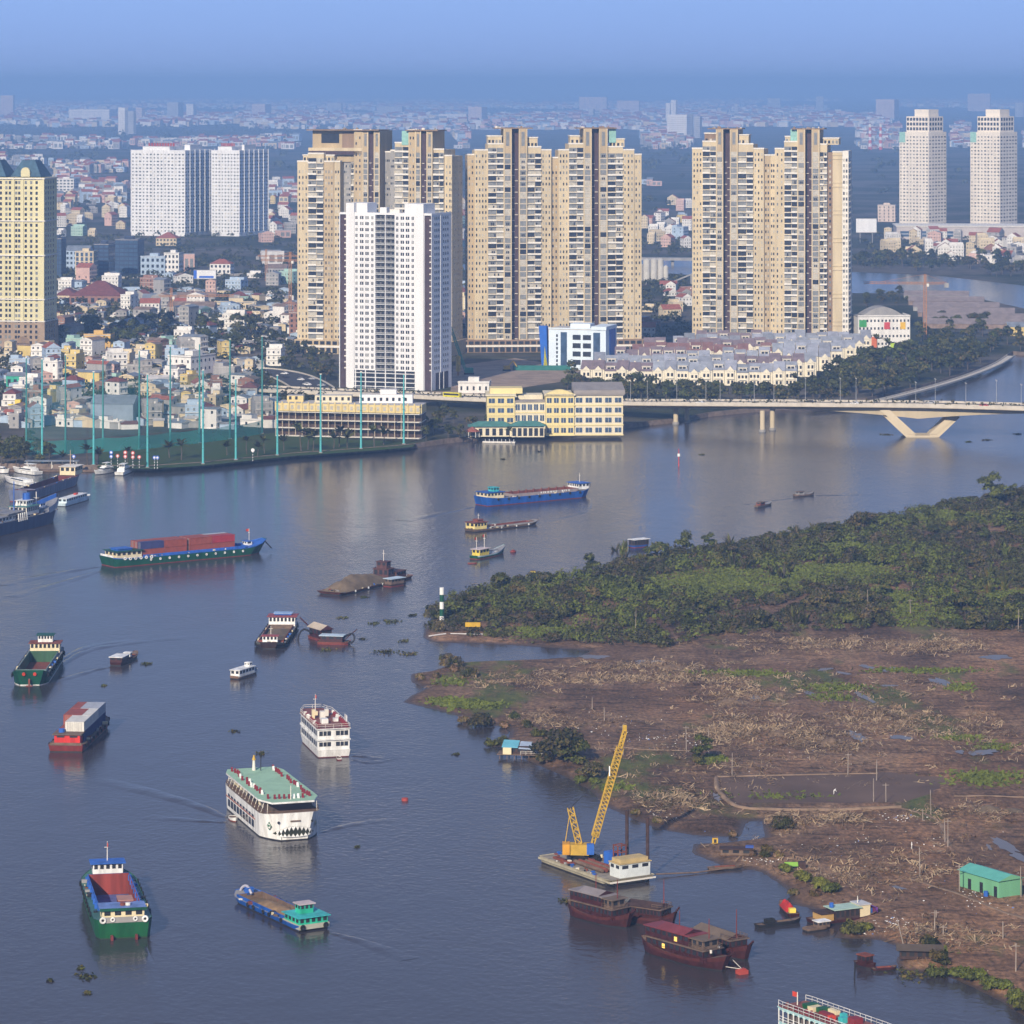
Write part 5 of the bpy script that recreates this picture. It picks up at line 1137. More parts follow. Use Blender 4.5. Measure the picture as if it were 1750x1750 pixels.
# ---- far bridge, silos, cranes, chimneys, billboards
t = thing('far_bridge', 'low grey road bridge far behind, between the beige tower pairs', 'bridge'); a, c = P(1000, 441, 8), P(1300, 444, 8); b = MB(); b.bar(a, c, 14, GREYP, 2.4); b.build('deck', t)
for i in range(7): q = a+(c-a)*((i+.5)/7); b = MB(); b.box(q.x-1.2, q.y-4, 0, q.x+1.2, q.y+4, 7, GREYP); b.build('pier', t)
SILO = M('silo_metal', (.52,.50,.45), .6, .12, .2, .4); t = thing('cement_silo_plant', 'cluster of pale cement silos by the far river between tower pairs', 'silo', P(1112, 486, GZ))
for (dx, r, h) in ((-9, 2.4, 17), (-3.5, 3, 21), (2.8, 3, 21), (8.5, 2.6, 21), (13, 2.2, 15)):
    b = MB(); b.cyl((dx,0,3), (dx,0,h), r, SILO, n=14); b.cyl((dx,0,h), (dx,0,h+1.2), r, SILO, .6, 14); b.cyl((dx,0,0), (dx,0,3), r*.5, GREYP, n=8); b.build('silo', t)
b = MB(); b.bar((16,0,1), (36,2,9), 1.2, GREYP); b.box(34, 0, 0, 36, 3, 9, GREYP); b.build('conveyor', t)
ORG = M('crane_orange', (.42,.20,.08), .6, .15, .3); YLC = M('crane_yellow', (.52,.33,.045), .6, .2, .4)
def lattice(b, a, c, w, n, m, t=.16):
    a, c = Vector(a), Vector(c); d = (c-a).normalized(); u = d.cross(Vector((0,0,1)))
    if u.length < 1e-3: u = Vector((1,0,0))
    u.normalize(); v = u.cross(d); cs = [u*w/2+v*w/2, -u*w/2+v*w/2, -u*w/2-v*w/2, u*w/2-v*w/2]
    for k in cs: b.bar(a+k, c+k, t*1.3, m)
    for i in range(n):
        p, q = a+(c-a)*(i/n), a+(c-a)*((i+1)/n)
        for j in range(4): b.bar(p+cs[j], q+cs[(j+1) % 4], t, m); b.bar(p+cs[j], p+cs[(j+1) % 4], t, m)
def tower_crane(x, yb, yt, jib0, jib1, lab, m=ORG):
    q = P(x, yb, GZ); k = q.y/FPX; h = (yb-yt)*k; t = thing('tower_crane', lab, 'crane', q)
    b = MB(); lattice(b, (0,0,0), (0,0,h), 1.8, int(h/3), m, .2); b.build('mast', t)
    b = MB(); lattice(b, (0,0,h), ((jib1-x)*k,-2,h+.5), 1.3, 14, m, .16); b.build('jib', t)
    b = MB(); lattice(b, (0,0,h), ((jib0-x)*k,2,h), 1.3, 6, m, .16); b.cbox(((jib0-x)*k,2,h-3), (3,2,3), GREYP); b.build('counter_jib', t)
    b = MB(); lattice(b, (0,0,h), (0,0,h+6), 1.2, 3, m, .25); b.bar((0,0,h+6), ((jib1-x)*k*.7,-1.4,h+1.2), .15, m); b.bar((0,0,h+6), ((jib0-x)*k*.9,1.8,h+.8), .15, m); b.build('tie_mast', t)
    b = MB(); b.cbox((1.6,-1,h-2.2), (1.6,1.6,2), OFFW); b.build('cab', t)
tower_crane(1581, 582, 484, 1618, 1475, 'orange tower crane in front of the far river by the school')
tower_crane(496, 560, 445, 514, 446, 'orange tower crane left of the tan tower pair')
tower_crane(455, 480, 438, 440, 520, 'small orange crane behind the tower crane at the tan towers')
tower_crane(293, 545, 506, 270, 400, 'orange tower crane with a long low jib over the workshop sheds')
for (x, lab) in ((1487, 'red and white banded chimney, left one of the hazy pair'), (1505, 'red and white banded chimney, right one of the hazy pair')):
    q = P(x, 256, GZ); b = MB(); h = 44*q.y/FPX; n = 8
    for k in range(n): b.cyl((0,0,h*k/n), (0,0,h*(k+1)/n), 5-k*.25, WHITE if k % 2 else RD, 5-(k+1)*.25, 10)
    b.build('chimney', None, loc=q, label=lab, cat='chimney')
def billboard(x0, x1, y0, y1, yb, lab, m):
    q = P((x0+x1)/2, yb, GZ); k = q.y/FPX; t = thing('billboard', lab, 'billboard', q); W = (x1-x0)*k; z0, z1 = (yb-y1)*k, (yb-y0)*k
    b = MB(); b.box(-W/2, -.4, z0, W/2, .4, z1, m); b.build('panel', t); b = MB(); b.box(-W/2-.3, -.3, z1, W/2+.3, .3, z1+.5, GREYP); b.box(-W/2-.3, -.3, z0-.5, W/2+.3, .3, z0, GREYP); b.build('frame', t)
    for s in (-.3, .3): b = MB(); b.cyl((W*s, .6, 0), (W*s, .6, z0), .5, GREYP, n=8); b.build('post', t)
    return t, W, z0, z1
billboard(1463, 1498, 374, 397, 416, 'blank white billboard beside the right-hand beige towers', WHITE)
t, W, z0, z1 = billboard(331, 369, 462, 476, 490, 'blue and white billboard in the trees behind the sheds', WHITE)
b = MB(); b.box(-W/2, -.45, z0, -W/2+W*.14, -.41, z1, BL); b.box(-W*.25, -.45, z0+.5, W*.4, -.41, z0+2.2, BL); b.build('print', t)
t, W, z0, z1 = billboard(1646, 1655, 566, 590, 594, 'narrow white upright sign board by the promenade trees', WHITE)
# construction ground between the towers
t = thing('piling_rig', 'green leaning piling rig on the building site by the white tower', 'rig', P(796, 640, GZ)); GRN = M('machine_green', (.05,.28,.18), .6)
b = MB(); lattice(b, (0,0,2), (-9,0,28), 1.3, 12, GRN, .3); b.build('boom', t); b = MB(); b.cbox((2,0,1), (5,3,3), GRN); b.build('body', t); b = MB(); b.cbox((2,-1.3,0), (6,.8,1), TYRE); b.build('track', t); b = MB(); b.cbox((2,1.3,0), (6,.8,1), TYRE); b.build('track', t)
t = thing('cement_tank', 'upright orange cement tank on the building site', 'tank', P(783, 642, GZ)); b = MB(); b.cyl((0,0,2.5), (0,0,11), 1.4, YLC, n=12); b.cyl((0,0,11), (0,0,12), 1.4, YLC, .4, 12); b.build('tank_body', t); b = MB(); b.cyl((0,0,0), (0,0,2.6), .7, ORG, n=8); b.build('stand', t)
t = thing('excavator', 'yellow excavator on the bare building site', 'excavator', P(866, 634, GZ), .4); b = MB(); b.cbox((0,0,1), (3.4,2.6,2.2), YLC); b.build('cab_body', t); b = MB(); b.bar((1,0,2.5), (4,0,6), .6, YLC); b.bar((4,0,6), (6.5,0,2.5), .5, YLC); b.build('arm', t); b = MB(); b.cbox((0,-1.2,0), (4,.7,1), TYRE); b.build('track', t); b = MB(); b.cbox((0,1.2,0), (4,.7,1), TYRE); b.build('track', t)
SITE = M('site_hoarding_green', (.03,.16,.14), .8); a, c = P(876, 633, GZ), P(975, 633, GZ); b = MB(); b.bar(a+Vector((0,0,1.5)), c+Vector((0,0,1.5)), .3, SITE, 3); b.build('hoarding', label='dark green site hoarding in front of the clinic', cat='fence')
SAND = M('site_earth', (.30,.225,.17), .95, .3, .08); st = [P(x, y, GZ+.05) for x, y in [(775,625),(880,612),(1000,630),(960,652),(830,672),(720,690),(560,690),(545,672),(770,668)]]; b = MB(); b.add(st, [tuple(range(len(st)))], SAND); b.build('building_site_ground', kind='structure'); NOGO.append((-40, 40, 2000, 2180))
# ---- riverside promenade on the right
pc = road([(1380,699),(1480,689),(1560,671),(1640,648),(1700,625),(1728,608)], 5, GZ+.3, 'promenade', PALEC, True)
# ---- houses
def in_sil(x, y): return any(a-4 < x < b+4 and c < y < d for a, b, c, d in SIL)
placed = []
def scatter(poly, n, spacing, tries=60):
    o = []; xs = [p[0] for p in poly]; ys = [p[1] for p in poly]; k = 0
    while len(o) < n and k < n*tries:
        k += 1; x = rng.uniform(min(xs), max(xs)); v0, v1 = 1/(min(ys)-YH), 1/(max(ys)-YH)
        y = YH+1/rng.uniform(v1, v0) if rng.random() < .55 else rng.uniform(min(ys), max(ys))
        if not inside((x, y), poly) or in_sil(x, y): continue
        p = P(x, y, GZ)
        if not free(p, 4) or any(abs(p.x-q[0]) < spacing*.8 and abs(p.y-q[1]) < spacing*1.25 for q in placed): continue
        placed.append((p.x, p.y)); o.append((p, x, y))
    return o
Z = [([(0,612),(90,606),(150,604),(300,606),(430,612),(470,625),(420,660),(300,668),(0,672)], 70, 9.5, 'beyond the raised road', (1,4)),
     ([(0,676),(300,672),(430,668),(470,690),(472,735),(380,742),(170,768),(60,790),(0,790)], 72, 10, 'behind the driving range', (1,3)),
     ([(92,480),(512,470),(512,600),(470,606),(92,600)], 62, 13, 'below the navy offices', (1,4)),
     ([(92,318),(218,318),(218,404),(240,410),(92,412)], 34, 17, 'left of the white apartment blocks', (2,4)),
     ([(454,325),(512,325),(512,410),(454,415)], 16, 17, 'left of the tan towers', (2,4)),
     ([(772,340),(806,340),(806,430),(772,430)], 9, 17, 'left of the middle towers', (2,4)),
     ([(1094,345),(1184,350),(1184,425),(1094,425)], 22, 17, 'between the beige towers', (2,4)),
     ([(1505,408),(1750,412),(1750,462),(1620,446),(1505,436)], 52, 15, 'below the slim cream towers', (2,4)),
     ([(1094,470),(1184,470),(1184,580),(1094,580)], 12, 16, 'in the river yards', (1,2)),
     ([(776,475),(804,475),(804,600),(776,600)], 4, 14, 'beside the white tower', (1,2))]
for poly, n, sp_, where, fls in Z:
    for (p, x, y) in scatter(poly, n, sp_):
        w = rng.choice((5, 7, 9)) if sp_ < 11 else rng.choice((8, 11, 14)); d = rng.choice((10, 14)); red = sp_ > 14
        wi = rng.choices(range(8), (8, 4, 4, 3, 1.2, 1.5, 1.2, .8) if not red else (10, 5, 3, 1, .5, 2, .5, .3))[0]; ri = rng.choices(range(5), (5, 4, 2.5, 1.2, .6) if not red else (5, 1.5, .5, 5, 1.5))[0]
        if sp_ > 14 and ri == 4: ri = 3
        house(p, R(rng.choice((-25, -12, -5, 20, 60))+rng.uniform(-6, 6)), wi, ri, rng.randint(*fls), w, d, where)
# lean-tos, sheds and low tin roofs packed between the houses
lo = MB(); k = 0; LOWM = [TIN, TIN, TINR, LITE, GREYP, GROOF, W_['grey'], MAROON]
while k < 900:
    x, y = rng.uniform(-10, 520), rng.uniform(500, 775)
    if in_sil(x, y) or not (inside((x, y), Z[0][0]) or inside((x, y), Z[1][0]) or inside((x, y), Z[2][0])): k += .2; continue
    p = P(x, y, GZ)
    if not free(p, 2): k += .2; continue
    w, d, h = rng.uniform(3.5, 9), rng.uniform(5, 12), rng.uniform(2.4, 4.6); lo.T = Matrix.Translation(p) @ Matrix.Rotation(R(rng.choice((-25, -10, -4, 15, 70))+rng.uniform(-8, 8)), 4, 'Z'); m = rng.choice([w_[1] for w_ in WALLS[:4]])
    lo.box(-w/2, 0, -.3, w/2, d, h, m); lo.gable(-w/2, 0, w/2, d, h, w*rng.uniform(.06, .2), rng.choice(LOWM), m, rng.choice('xy'), .3)
    if rng.random() < .2: lo.cyl((0, d*.3, h), (0, d*.3, h+2.2), .6, OFFW, n=7)
    k += 1
lo.T = None; lo.build('packed_low_roofs', kind='stuff', label='packed sheds, lean-tos and low tin roofs between the houses', cat='sheds')
# houses too far to tell apart: one mass
fb = MB(); cnt = 0; FW = [WALLS[0][1], WALLS[0][1], WALLS[1][1], WALLS[2][1], WALLS[5][1], WALLS[3][1]]
while cnt < 9500:
    y = YH+1/rng.uniform(1/(470-YH), 1/(172-YH)) if rng.random() < .55 else rng.uniform(176, 345); x = rng.uniform(-40, 1790)
    if in_sil(x, y): continue
    p = P(x, y, GZ)
    band = noise.noise((p.x*.0006, p.y*.00022, 5))+.5*noise.noise((p.x*.003, p.y*.0012, 1))
    if (255 < y < 318 and band < .38) or (y > 318 and (x > 520 or rng.random() < .6)) or band < -.02: continue
    if y > 330 and not (92 < x < 512): continue
    s = 1 if y > 280 else 1.3 if y > 220 else 1.9
    w, d, h = rng.uniform(9, 20)*s, rng.uniform(10, 18)*s, rng.choice((6, 8, 10, 13, 16))*s**.5; a = rng.uniform(-.5, .5)
    fb.T = Matrix.Translation(p) @ Matrix.Rotation(a, 4, 'Z'); m = rng.choice(FW)
    fb.box(-w/2, 0, 0, w/2, d, h, m, LITE)
    if y > 240: fb.box(-w*.38, -.15, h*.2, -w*.08, .02, h*.75, GLG); fb.box(w*.08, -.15, h*.2, w*.38, .02, h*.75, GLG)
    if rng.random() < .35: fb.gable(-w/2, 0, w/2, d, h, 3.5*s, rng.choice((RTILE, RTILE, TIN)), m, 'x', .5)
    fb.T = None; cnt += 1
fb.build('distant_houses', kind='stuff', label='hazy spread of low pale houses reaching to the horizon', cat='houses')
# ---- trees of the city
def treeline(poly, n, spacing, where, kinds=(0, 1, 2, 3), s0=.8, s1=1.25, avoid=True):
    k = 0; o = 0; xs = [p[0] for p in poly]; ys = [p[1] for p in poly]; pts = []
    while o < n and k < n*80:
        k += 1; x, y = rng.uniform(min(xs), max(xs)), rng.uniform(min(ys), max(ys))
        if not inside((x, y), poly): continue
        p = P(x, y, GZ)
        if any(abs(p.x-q.x) < spacing and abs(p.y-q.y) < spacing*1.6 for q in pts) or (avoid and not free(p, 1)): continue
        pts.append(p); o += 1; ki = rng.choice(kinds); u_ = (x-min(xs))/(max(xs)-min(xs)+1e-6); side = ', left part' if u_ < .34 else ', middle part' if u_ < .67 else ', right part'
        tree(T_FAR[ki], p, f'{["round dark green","tall dark green","wide olive","high dark"][ki]} tree {where}{side}', rng.uniform(s0, s1), None, f'{["round","tall","wide","high"][ki]} trees {where}{side}')
treeline([(975,640),(995,668),(1370,678),(1470,660),(1500,640),(1480,668),(1370,692),(1100,692),(965,668)], 62, 5.5, 'in front of the terrace houses', s0=.7, s1=1.1, avoid=False)
treeline([(1380,668),(1500,612),(1560,596),(1660,590),(1715,600),(1690,622),(1620,648),(1540,672),(1400,694)], 70, 6.5, 'along the riverside promenade', s0=.9, s1=1.4, avoid=False)
treeline([(1560,545),(1680,545),(1750,585),(1750,606),(1720,600),(1600,592),(1560,585)], 26, 8, 'behind the promenade near the orange crane', s0=.7, s1=1.1, avoid=False)
treeline([(92,548),(250,560),(400,562),(470,575),(470,600),(300,604),(92,602)], 46, 7, 'in the dark belt below the workshop sheds', s0=1.0, s1=1.5, avoid=False)
treeline([(700,720),(740,715),(835,730),(835,746),(760,756),(722,758)], 16, 5, 'between the tee building and the club house', s0=.6, s1=.9, avoid=False)
treeline([(-6,768),(60,762),(92,786),(60,796),(-6,796)], 22, 5, 'behind the ships at the left berth', s0=.5, s1=.9, avoid=False)
treeline([(470,595),(515,600),(575,640),(560,655),(520,640),(470,622)], 14, 6, 'beside the highway at the foot of the tan towers', s0=.7, s1=1.1)
treeline([(1464,510),(1530,505),(1560,520),(1545,535),(1464,525)], 9, 8, 'behind the school with the coloured panels', s0=.6, s1=.95, avoid=False)
treeline([(1465,440),(1750,455),(1750,478),(1600,466),(1465,458)], 40, 11, 'on the far river bank', s0=1.0, s1=1.5, avoid=False)
for (x, y, s) in [(935,733,1.0),(978,736,1.2),(958,735,.8),(985,737,1.0),(915,738,.8),(870,752,.7),(1000,648,1.0),(1030,655,1.0),(1520,610,1.3),(1500,600,1.2),(1360,668,1.1)]:
    tree(PALM[0], P(x, y, GZ), 'coconut palm by the club house and estate gardens', s*1.3, None, 'palms of the far bank', 'palm_tree')
# woods that read as one mass
Vs, Ms = [], []; c = 0
while c < 3600:
    if c < 1500: y, x = rng.uniform(405, 700), rng.uniform(-30, 1780)
    else: y, x = YH+1/rng.uniform(1/(420-YH), 1/(178-YH)), rng.uniform(-40, 1790)
    if in_sil(x, y): continue
    p = P(x, y, GZ)
    if y > 404:
        if y > 600 and x > 560: continue
        if x > 1455 and 440 < y < 620 and not (440 < y < 460): continue
        if not free(p, 4) or any(abs(p.x-q[0]) < 7 and abs(p.y-q[1]) < 7 for q in placed) or p.y < 1760: continue
        if 1090 < x < 1190 and 440 < y < 475: continue
        r_, n, sz = rng.uniform(2.5, 4.5), 22, 1.7
    else:
        if noise.noise((p.x*.0006, p.y*.00022, 5))+.5*noise.noise((p.x*.003, p.y*.0012, 1)) > .12 and not 255 < y < 318: c += 1; continue
        r_, n, sz = (rng.uniform(6, 11), 14, 6) if y < 300 else (rng.uniform(4, 7), 16, 3.4)
    q, N = lobe_pts((p.x, p.y, GZ+r_*.75), (r_*1.2, r_*1.2, r_*.9), n); Vs.append(leaves(q, N, sz)); Ms.append(nr.integers(0, 3, n)); c += 1
put('distant_woods', quads_mesh('woods', np.concatenate(Vs), [SCRB, LEAF[0], GRS2], np.concatenate(Ms)), kind='stuff', label='dark masses of trees between the houses reaching to the horizon', cat='woods')
# ================================================================ boats
def paint(name, c, rough=.5):
    """ship paint with chalky fading and rust patches"""
    if name in _mats: return _mats[name]
    m = M(name, c, rough, .30, .5, .35, streak=True); n, l = m.node_tree.nodes, m.node_tree.links; b = n['Principled BSDF']; src = b.inputs['Base Color'].links[0].from_socket
    g = n.new('ShaderNodeNewGeometry'); mp = n.new('ShaderNodeMapping'); mp.inputs['Scale'].default_value = (1, 1, .35); l.new(g.outputs['Position'], mp.inputs[0])
    z = n.new('ShaderNodeTexNoise'); z.inputs['Scale'].default_value = .9; z.inputs['Detail'].default_value = 8; z.inputs['Roughness'].default_value = .7; l.new(mp.outputs[0], z.inputs['Vector'])
    r = n.new('ShaderNodeValToRGB'); r.color_ramp.elements[0].position = .58; r.color_ramp.elements[1].position = .72; l.new(z.outputs[0], r.inputs[0]); r.color_ramp.elements[0].color = (0,0,0,1); r.color_ramp.elements[1].color = (.75,.75,.75,1)
    x = n.new('ShaderNodeMix'); x.data_type = 'RGBA'; l.new(r.outputs[0], x.inputs[0]); l.new(src, x.inputs[6]); x.inputs[7].default_value = (*[v*.55+w*.45 for v, w in zip(c, (.16,.085,.05))], 1); l.new(x.outputs[2], b.inputs['Base Color'])
    return m
HGREEN = paint('hull_green', (.006,.075,.040)); HGREEN2 = paint('hull_bottle_green', (.010,.10,.035)); HBLUE = paint('hull_blue', (.012,.085,.36)); HRED = paint('hull_red_lead', (.20,.035,.03)); HBLK = paint('hull_black', (.02,.02,.022)); HWHITE = paint('hull_white', (.80,.79,.74), .45)
DBLUE = paint('deck_blue', (.03,.12,.45)); RUST = M('rust_red_steel', (.20,.06,.04), .85, .3, .5); DKW = M('dark_red_wood', (.05,.013,.013), .5, .35, .8, .4); DKW2 = M('dark_wood_roof', (.06,.035,.03), .8, .3, .8); WOOD = M('weathered_wood', (.16,.11,.08), .9, .3, .7)
DECK = M('grey_deck', (.24,.24,.25), .85, .2, .5); CREAMP = M('cabin_cream', (.72,.62,.40), .6, .1, .5); TURQ = paint('turquoise_paint', (.05,.42,.42)); TURG = paint('turquoise_green', (.03,.45,.28)); MINTD = M('mint_deck', (.33,.52,.36), .8, .1, .4); BRDECK = M('red_brown_deck', (.22,.085,.075), .8, .15, .5)
SANDM = M('river_sand', (.26,.17,.095), .95, .25, .6); SANDD = M('wet_sand', (.17,.125,.08), .95, .25, .4); ORF = M('flag_red', (.60,.06,.03), .8); YLP = paint('yellow_paint', (.70,.55,.08))
def ship(name, label, stern, bow, cat='barge', ext=0.0):
    a, b = P(*stern), P(*bow); d = b-a; t = thing(name, label, cat, (a+b)/2, math.atan2(d.y, d.x)); bpy.context.view_layer.update() if False else None
    return t, d.length+ext
def hull(L, B, zd, m, deck=DECK, bow=.16, stern=.06, bw=.45, sw=.9, rise=1.0, srise=0.0, rake=.03, srake=.015, n=20, hold=None, hd=2.6, holdm=RUST, floor=None, band=None, bandh=.35, boot=HRED, coam=.9, coamm=None, flare=.93):
    b = MB(); secs = []
    for i in range(n+1):
        t = i/n; w = B/2
        if t < stern: w *= sw+(1-sw)*math.sin(t/stern*math.pi/2)
        if t > 1-bow: w *= 1-(1-bw)*((t-1+bow)/bow)**2
        z = zd+rise*max(0, (t-1+bow*1.4)/(bow*1.4))**2+srise*max(0, 1-t/max(stern*2.5, .05))**2
        x = (t-.5)*L; xl = x*(1-2*rake) if t > .5 else x*(1-2*srake)
        fl = flare if t < 1-bow else flare-.25*((t-1+bow)/bow)
        secs.append((x, xl, w, w*fl, z))
    k = len(secs)
    for s in (-1, 1):
        up = [(x, s*w, z) for x, xl, w, wl, z in secs]; mid = [(x*.2+xl*.8 if False else x+(xl-x)*bandh, s*(w+(wl-w)*bandh), z*(1-bandh)) for x, xl, w, wl, z in secs]
        bt = [(x+(xl-x)*.88, s*(w+(wl-w)*.88), .25) for x, xl, w, wl, z in secs]; lo = [(xl, s*wl*.97, -1) for x, xl, w, wl, z in secs]
        for (r0, r1, mm) in ((up, mid, band or m), (mid, bt, m), (bt, lo, boot)):
            for i in range(k-1):
                q = [r0[i], r0[i+1], r1[i+1], r1[i]]; b.add(q, [(0,1,2,3) if s > 0 else (3,2,1,0)], mm)
    for e, o in ((0, 1), (k-1, 0)):
        x, xl, w, wl, z = secs[e]; q = [(x,-w,z),(x,w,z),(xl,wl,.25),(xl,-wl,.25),(xl,wl,-1),(xl,-wl,-1)]
        b.add(q, [(0,1,2,3) if not o else (3,2,1,0)], m); b.add(q, [(3,2,4,5) if not o else (5,4,2,3)], boot)
    for i in range(k-1):
        x0, _, w0, _, z0 = secs[i]; x1, _, w1, _, z1 = secs[i+1]; dz = .12
        xm = (x0+x1)/2
        if hold and hold[0] < xm < hold[1]:
            h = hold[2]
            b.add([(x0,h,z0-dz),(x1,h,z1-dz),(x1,w1,z1-dz),(x0,w0,z0-dz)], [(0,1,2,3)], deck); b.add([(x0,-w0,z0-dz),(x1,-w1,z1-dz),(x1,-h,z1-dz),(x0,-h,z0-dz)], [(0,1,2,3)], deck)
        else: b.add([(x0,-w0,z0-dz),(x1,-w1,z1-dz),(x1,w1,z1-dz),(x0,w0,z0-dz)], [(0,1,2,3)], deck)
    if hold:
        xs = [s[0] for i, s in enumerate(secs)]; lo = max(x for x in xs if x <= hold[0]+L/n*.5); hi = min(x for x in xs if x >= hold[1]-L/n*.5); h = hold[2]; zf = zd-hd; c = coamm or m
        b.add([(lo,-h,zf),(hi,-h,zf),(hi,h,zf),(lo,h,zf)], [(0,1,2,3)], floor or holdm)
        t_ = zd+coam
        b.add([(lo,-h,zf),(hi,-h,zf),(hi,-h,t_),(lo,-h,t_)], [(3,2,1,0)], holdm); b.add([(lo,h,zf),(hi,h,zf),(hi,h,t_),(lo,h,t_)], [(0,1,2,3)], holdm)
        b.add([(lo,-h,zf),(lo,h,zf),(lo,h,t_),(lo,-h,t_)], [(0,1,2,3)], holdm); b.add([(hi,-h,zf),(hi,h,zf),(hi,h,t_),(hi,-h,t_)], [(3,2,1,0)], holdm)
        w = .22
        b.box(lo-w, -h-w, zd-.2, hi+w, -h-.005, t_+.02, c); b.box(lo-w, h+.005, zd-.2, hi+w, h+w, t_+.02, c); b.box(lo-w, -h, zd-.2, lo-.005, h, t_+.01, c); b.box(hi+.005, -h, zd-.2, hi+w, h, t_+.01, c)
    return b, secs
def cabin(t, x0, x1, w, z, h, wall, roof, over=.5, nx=4, ny=3, wh=.42, glass=GLD, name='cabin', yc=0.0, rth=.18):
    b = MB(); b.box(x0, yc-w/2, z-.15, x1, yc+w/2, z+h, wall); c = b.build(name, t)
    r = MB(); r.box(x0-over, yc-w/2-over, z+h, x1+over, yc+w/2+over, z+h+rth, roof); r.build('roof', c)
    g = MB(); zz0, zz1 = z+h*(.9-wh), z+h*.9
    for i in range(nx):
        a = x0+(x1-x0)*(i+.2)/nx; e = x0+(x1-x0)*(i+.8)/nx
        for s in (-1, 1): g.box(a, yc+s*w/2-.05, zz0, e, yc+s*w/2+.05, zz1, glass)
    for i in range(ny):
        a = yc-w/2+w*(i+.2)/ny; e = yc-w/2+w*(i+.8)/ny
        for x in (x0, x1): g.box(x-.05, a, zz0, x+.05, e, zz1, glass)
    if nx+ny: g.build('window_panes', c, kind='stuff')
    return c
def ring_mesh(m1, m2, R0=.62, r=.2):
    b = MB(); n, k = 12, 6; v = []
    for i in range(n):
        for j in range(k): a, c = 2*math.pi*i/n, 2*math.pi*j/k; q = R0+r*math.cos(c)-r; v.append((q*math.cos(a), r*math.sin(c), q*math.sin(a)))
    b.add(v, [(i*k+j, i*k+(j+1) % k, ((i+1) % n)*k+(j+1) % k, ((i+1) % n)*k+j) for i in range(n) for j in range(k)], m1); b.cyl((0,-.02,0), (0,.02,0), R0-r*1.6, m2, n=10)
    return b.mesh('tyre')
TW, TB = ring_mesh(HWHITE, HBLK), ring_mesh(TYRE, HBLK)
def tyres(t, secs, L, xs, z, me=TB, sides=(-1, 1), sc=1.0):
    for x in xs:
        for s in sides:
            i = min(range(len(secs)), key=lambda k: abs(secs[k][0]-x)); put('tyre_fender', me, t, (x, s*(secs[i][2]+.18), z if z > 0 else secs[i][4]+z), 0, sc)
def stern_tyres(t, x, ys, z, me, sc=1.0):
    for y in ys: put('tyre_fender', me, t, (x, y, z), R(90), sc)
def mast(t, x, y, z, h, m=OFFW, flag=True, arm=1.2, r=.12):
    b = MB(); b.cyl((x,y,z), (x,y,z+h), r, m, r*.6, 6)
    if arm: b.bar((x,y-arm/2,z+h*.7), (x,y+arm/2,z+h*.7), .1, m)
    o = b.build('mast', t)
    if flag: f = MB(); f.add([(x,y,z+h-.1),(x-.7,y+.1,z+h-.15),(x-1.4,y-.05,z+h-.1),(x-1.4,y-.05,z+h-1.0),(x-.7,y+.1,z+h-1.05),(x,y,z+h-1.0)], [(0,1,4,5),(1,2,3,4)], ORF); f.build('flag', o)
def rails(t, pts, z, h, m, name='railing', post=1.6):
    b = MB()
    for i in range(len(pts)-1):
        a, c = Vector((*pts[i], z)), Vector((*pts[i+1], z)); n = max(1, int((c-a).length/post))
        for k in (h, h*.5): b.bar(a+Vector((0,0,k)), c+Vector((0,0,k)), .07, m)
        for k in range(n+1): q = a+(c-a)*(k/n); b.bar(q, q+Vector((0,0,h)), .07, m)
    b.build(name, t)
def heap(t, x0, x1, w, z, h, m, name='sand_heap', seed=0):
    nx, ny = 26, 12; v = []
    for i in range(nx+1):
        for j in range(ny+1):
            u, q = i/nx, j/ny*2-1; e = min(1, min(u, 1-u)*5)*max(0, 1-abs(q)**2.2)
            v.append((x0+(x1-x0)*u, q*w/2, z+h*e*(.8+.35*noise.noise((u*6, q*2.2, seed)))))
    b = MB(); b.add(v, [(i*(ny+1)+j, (i+1)*(ny+1)+j, (i+1)*(ny+1)+j+1, i*(ny+1)+j+1) for i in range(nx) for j in range(ny)], m); b.build(name, t, smooth=True)
def local(t, x, y, z):
    c, s = math.cos(t.rotation_euler.z), math.sin(t.rotation_euler.z); return Vector((t.location.x+c*x-s*y, t.location.y+s*x+c*y, t.location.z+z))
_cm = {}
def container(t, x, y, z, col, L, lab, grp, m):
    k = (m.name, L)
    if k not in _cm:
        b = MB(); b.box(-L/2, -1.18, .02, L/2, 1.18, 2.52, m); n = int(L/.55)
        for i in range(n):
            q = -L/2+(i+.5)*L/n
            for s in (-1, 1): b.box(q-.1, s*1.2-.03, .2, q+.1, s*1.2+.03, 2.35, m)
        for s in (-1, 1):
            b.box(-L/2, s*1.22-.05, .02, L/2, s*1.22+.05, .18, m); b.box(-L/2, s*1.22-.05, 2.4, L/2, s*1.22+.05, 2.54, m)
            for e in (-1, 1): b.box(e*L/2-.09, s*1.2-.07, 0, e*L/2+.09, s*1.2+.07, 2.58, m)
            for q in (-.6, -.2, .2, .6): b.bar((s*(L/2+.04), q, .15), (s*(L/2+.04), q, 2.4), .07, GREYP)
        _cm[k] = b.mesh('container')
    put('shipping_container', _cm[k], None, local(t, x, y, z), t.rotation_euler.z, None, lab, 'container', grp)
BOXC = {'rust red': M('box_rust_red', (.30,.075,.05), .6, .15, .6), 'navy': M('box_navy', (.05,.055,.16), .6, .15, .6), 'red': M('box_red', (.36,.04,.05), .6, .15, .6), 'white': M('box_white', (.66,.64,.58), .6, .1, .6), 'grey': M('box_grey', (.42,.44,.48), .6, .1, .6)}
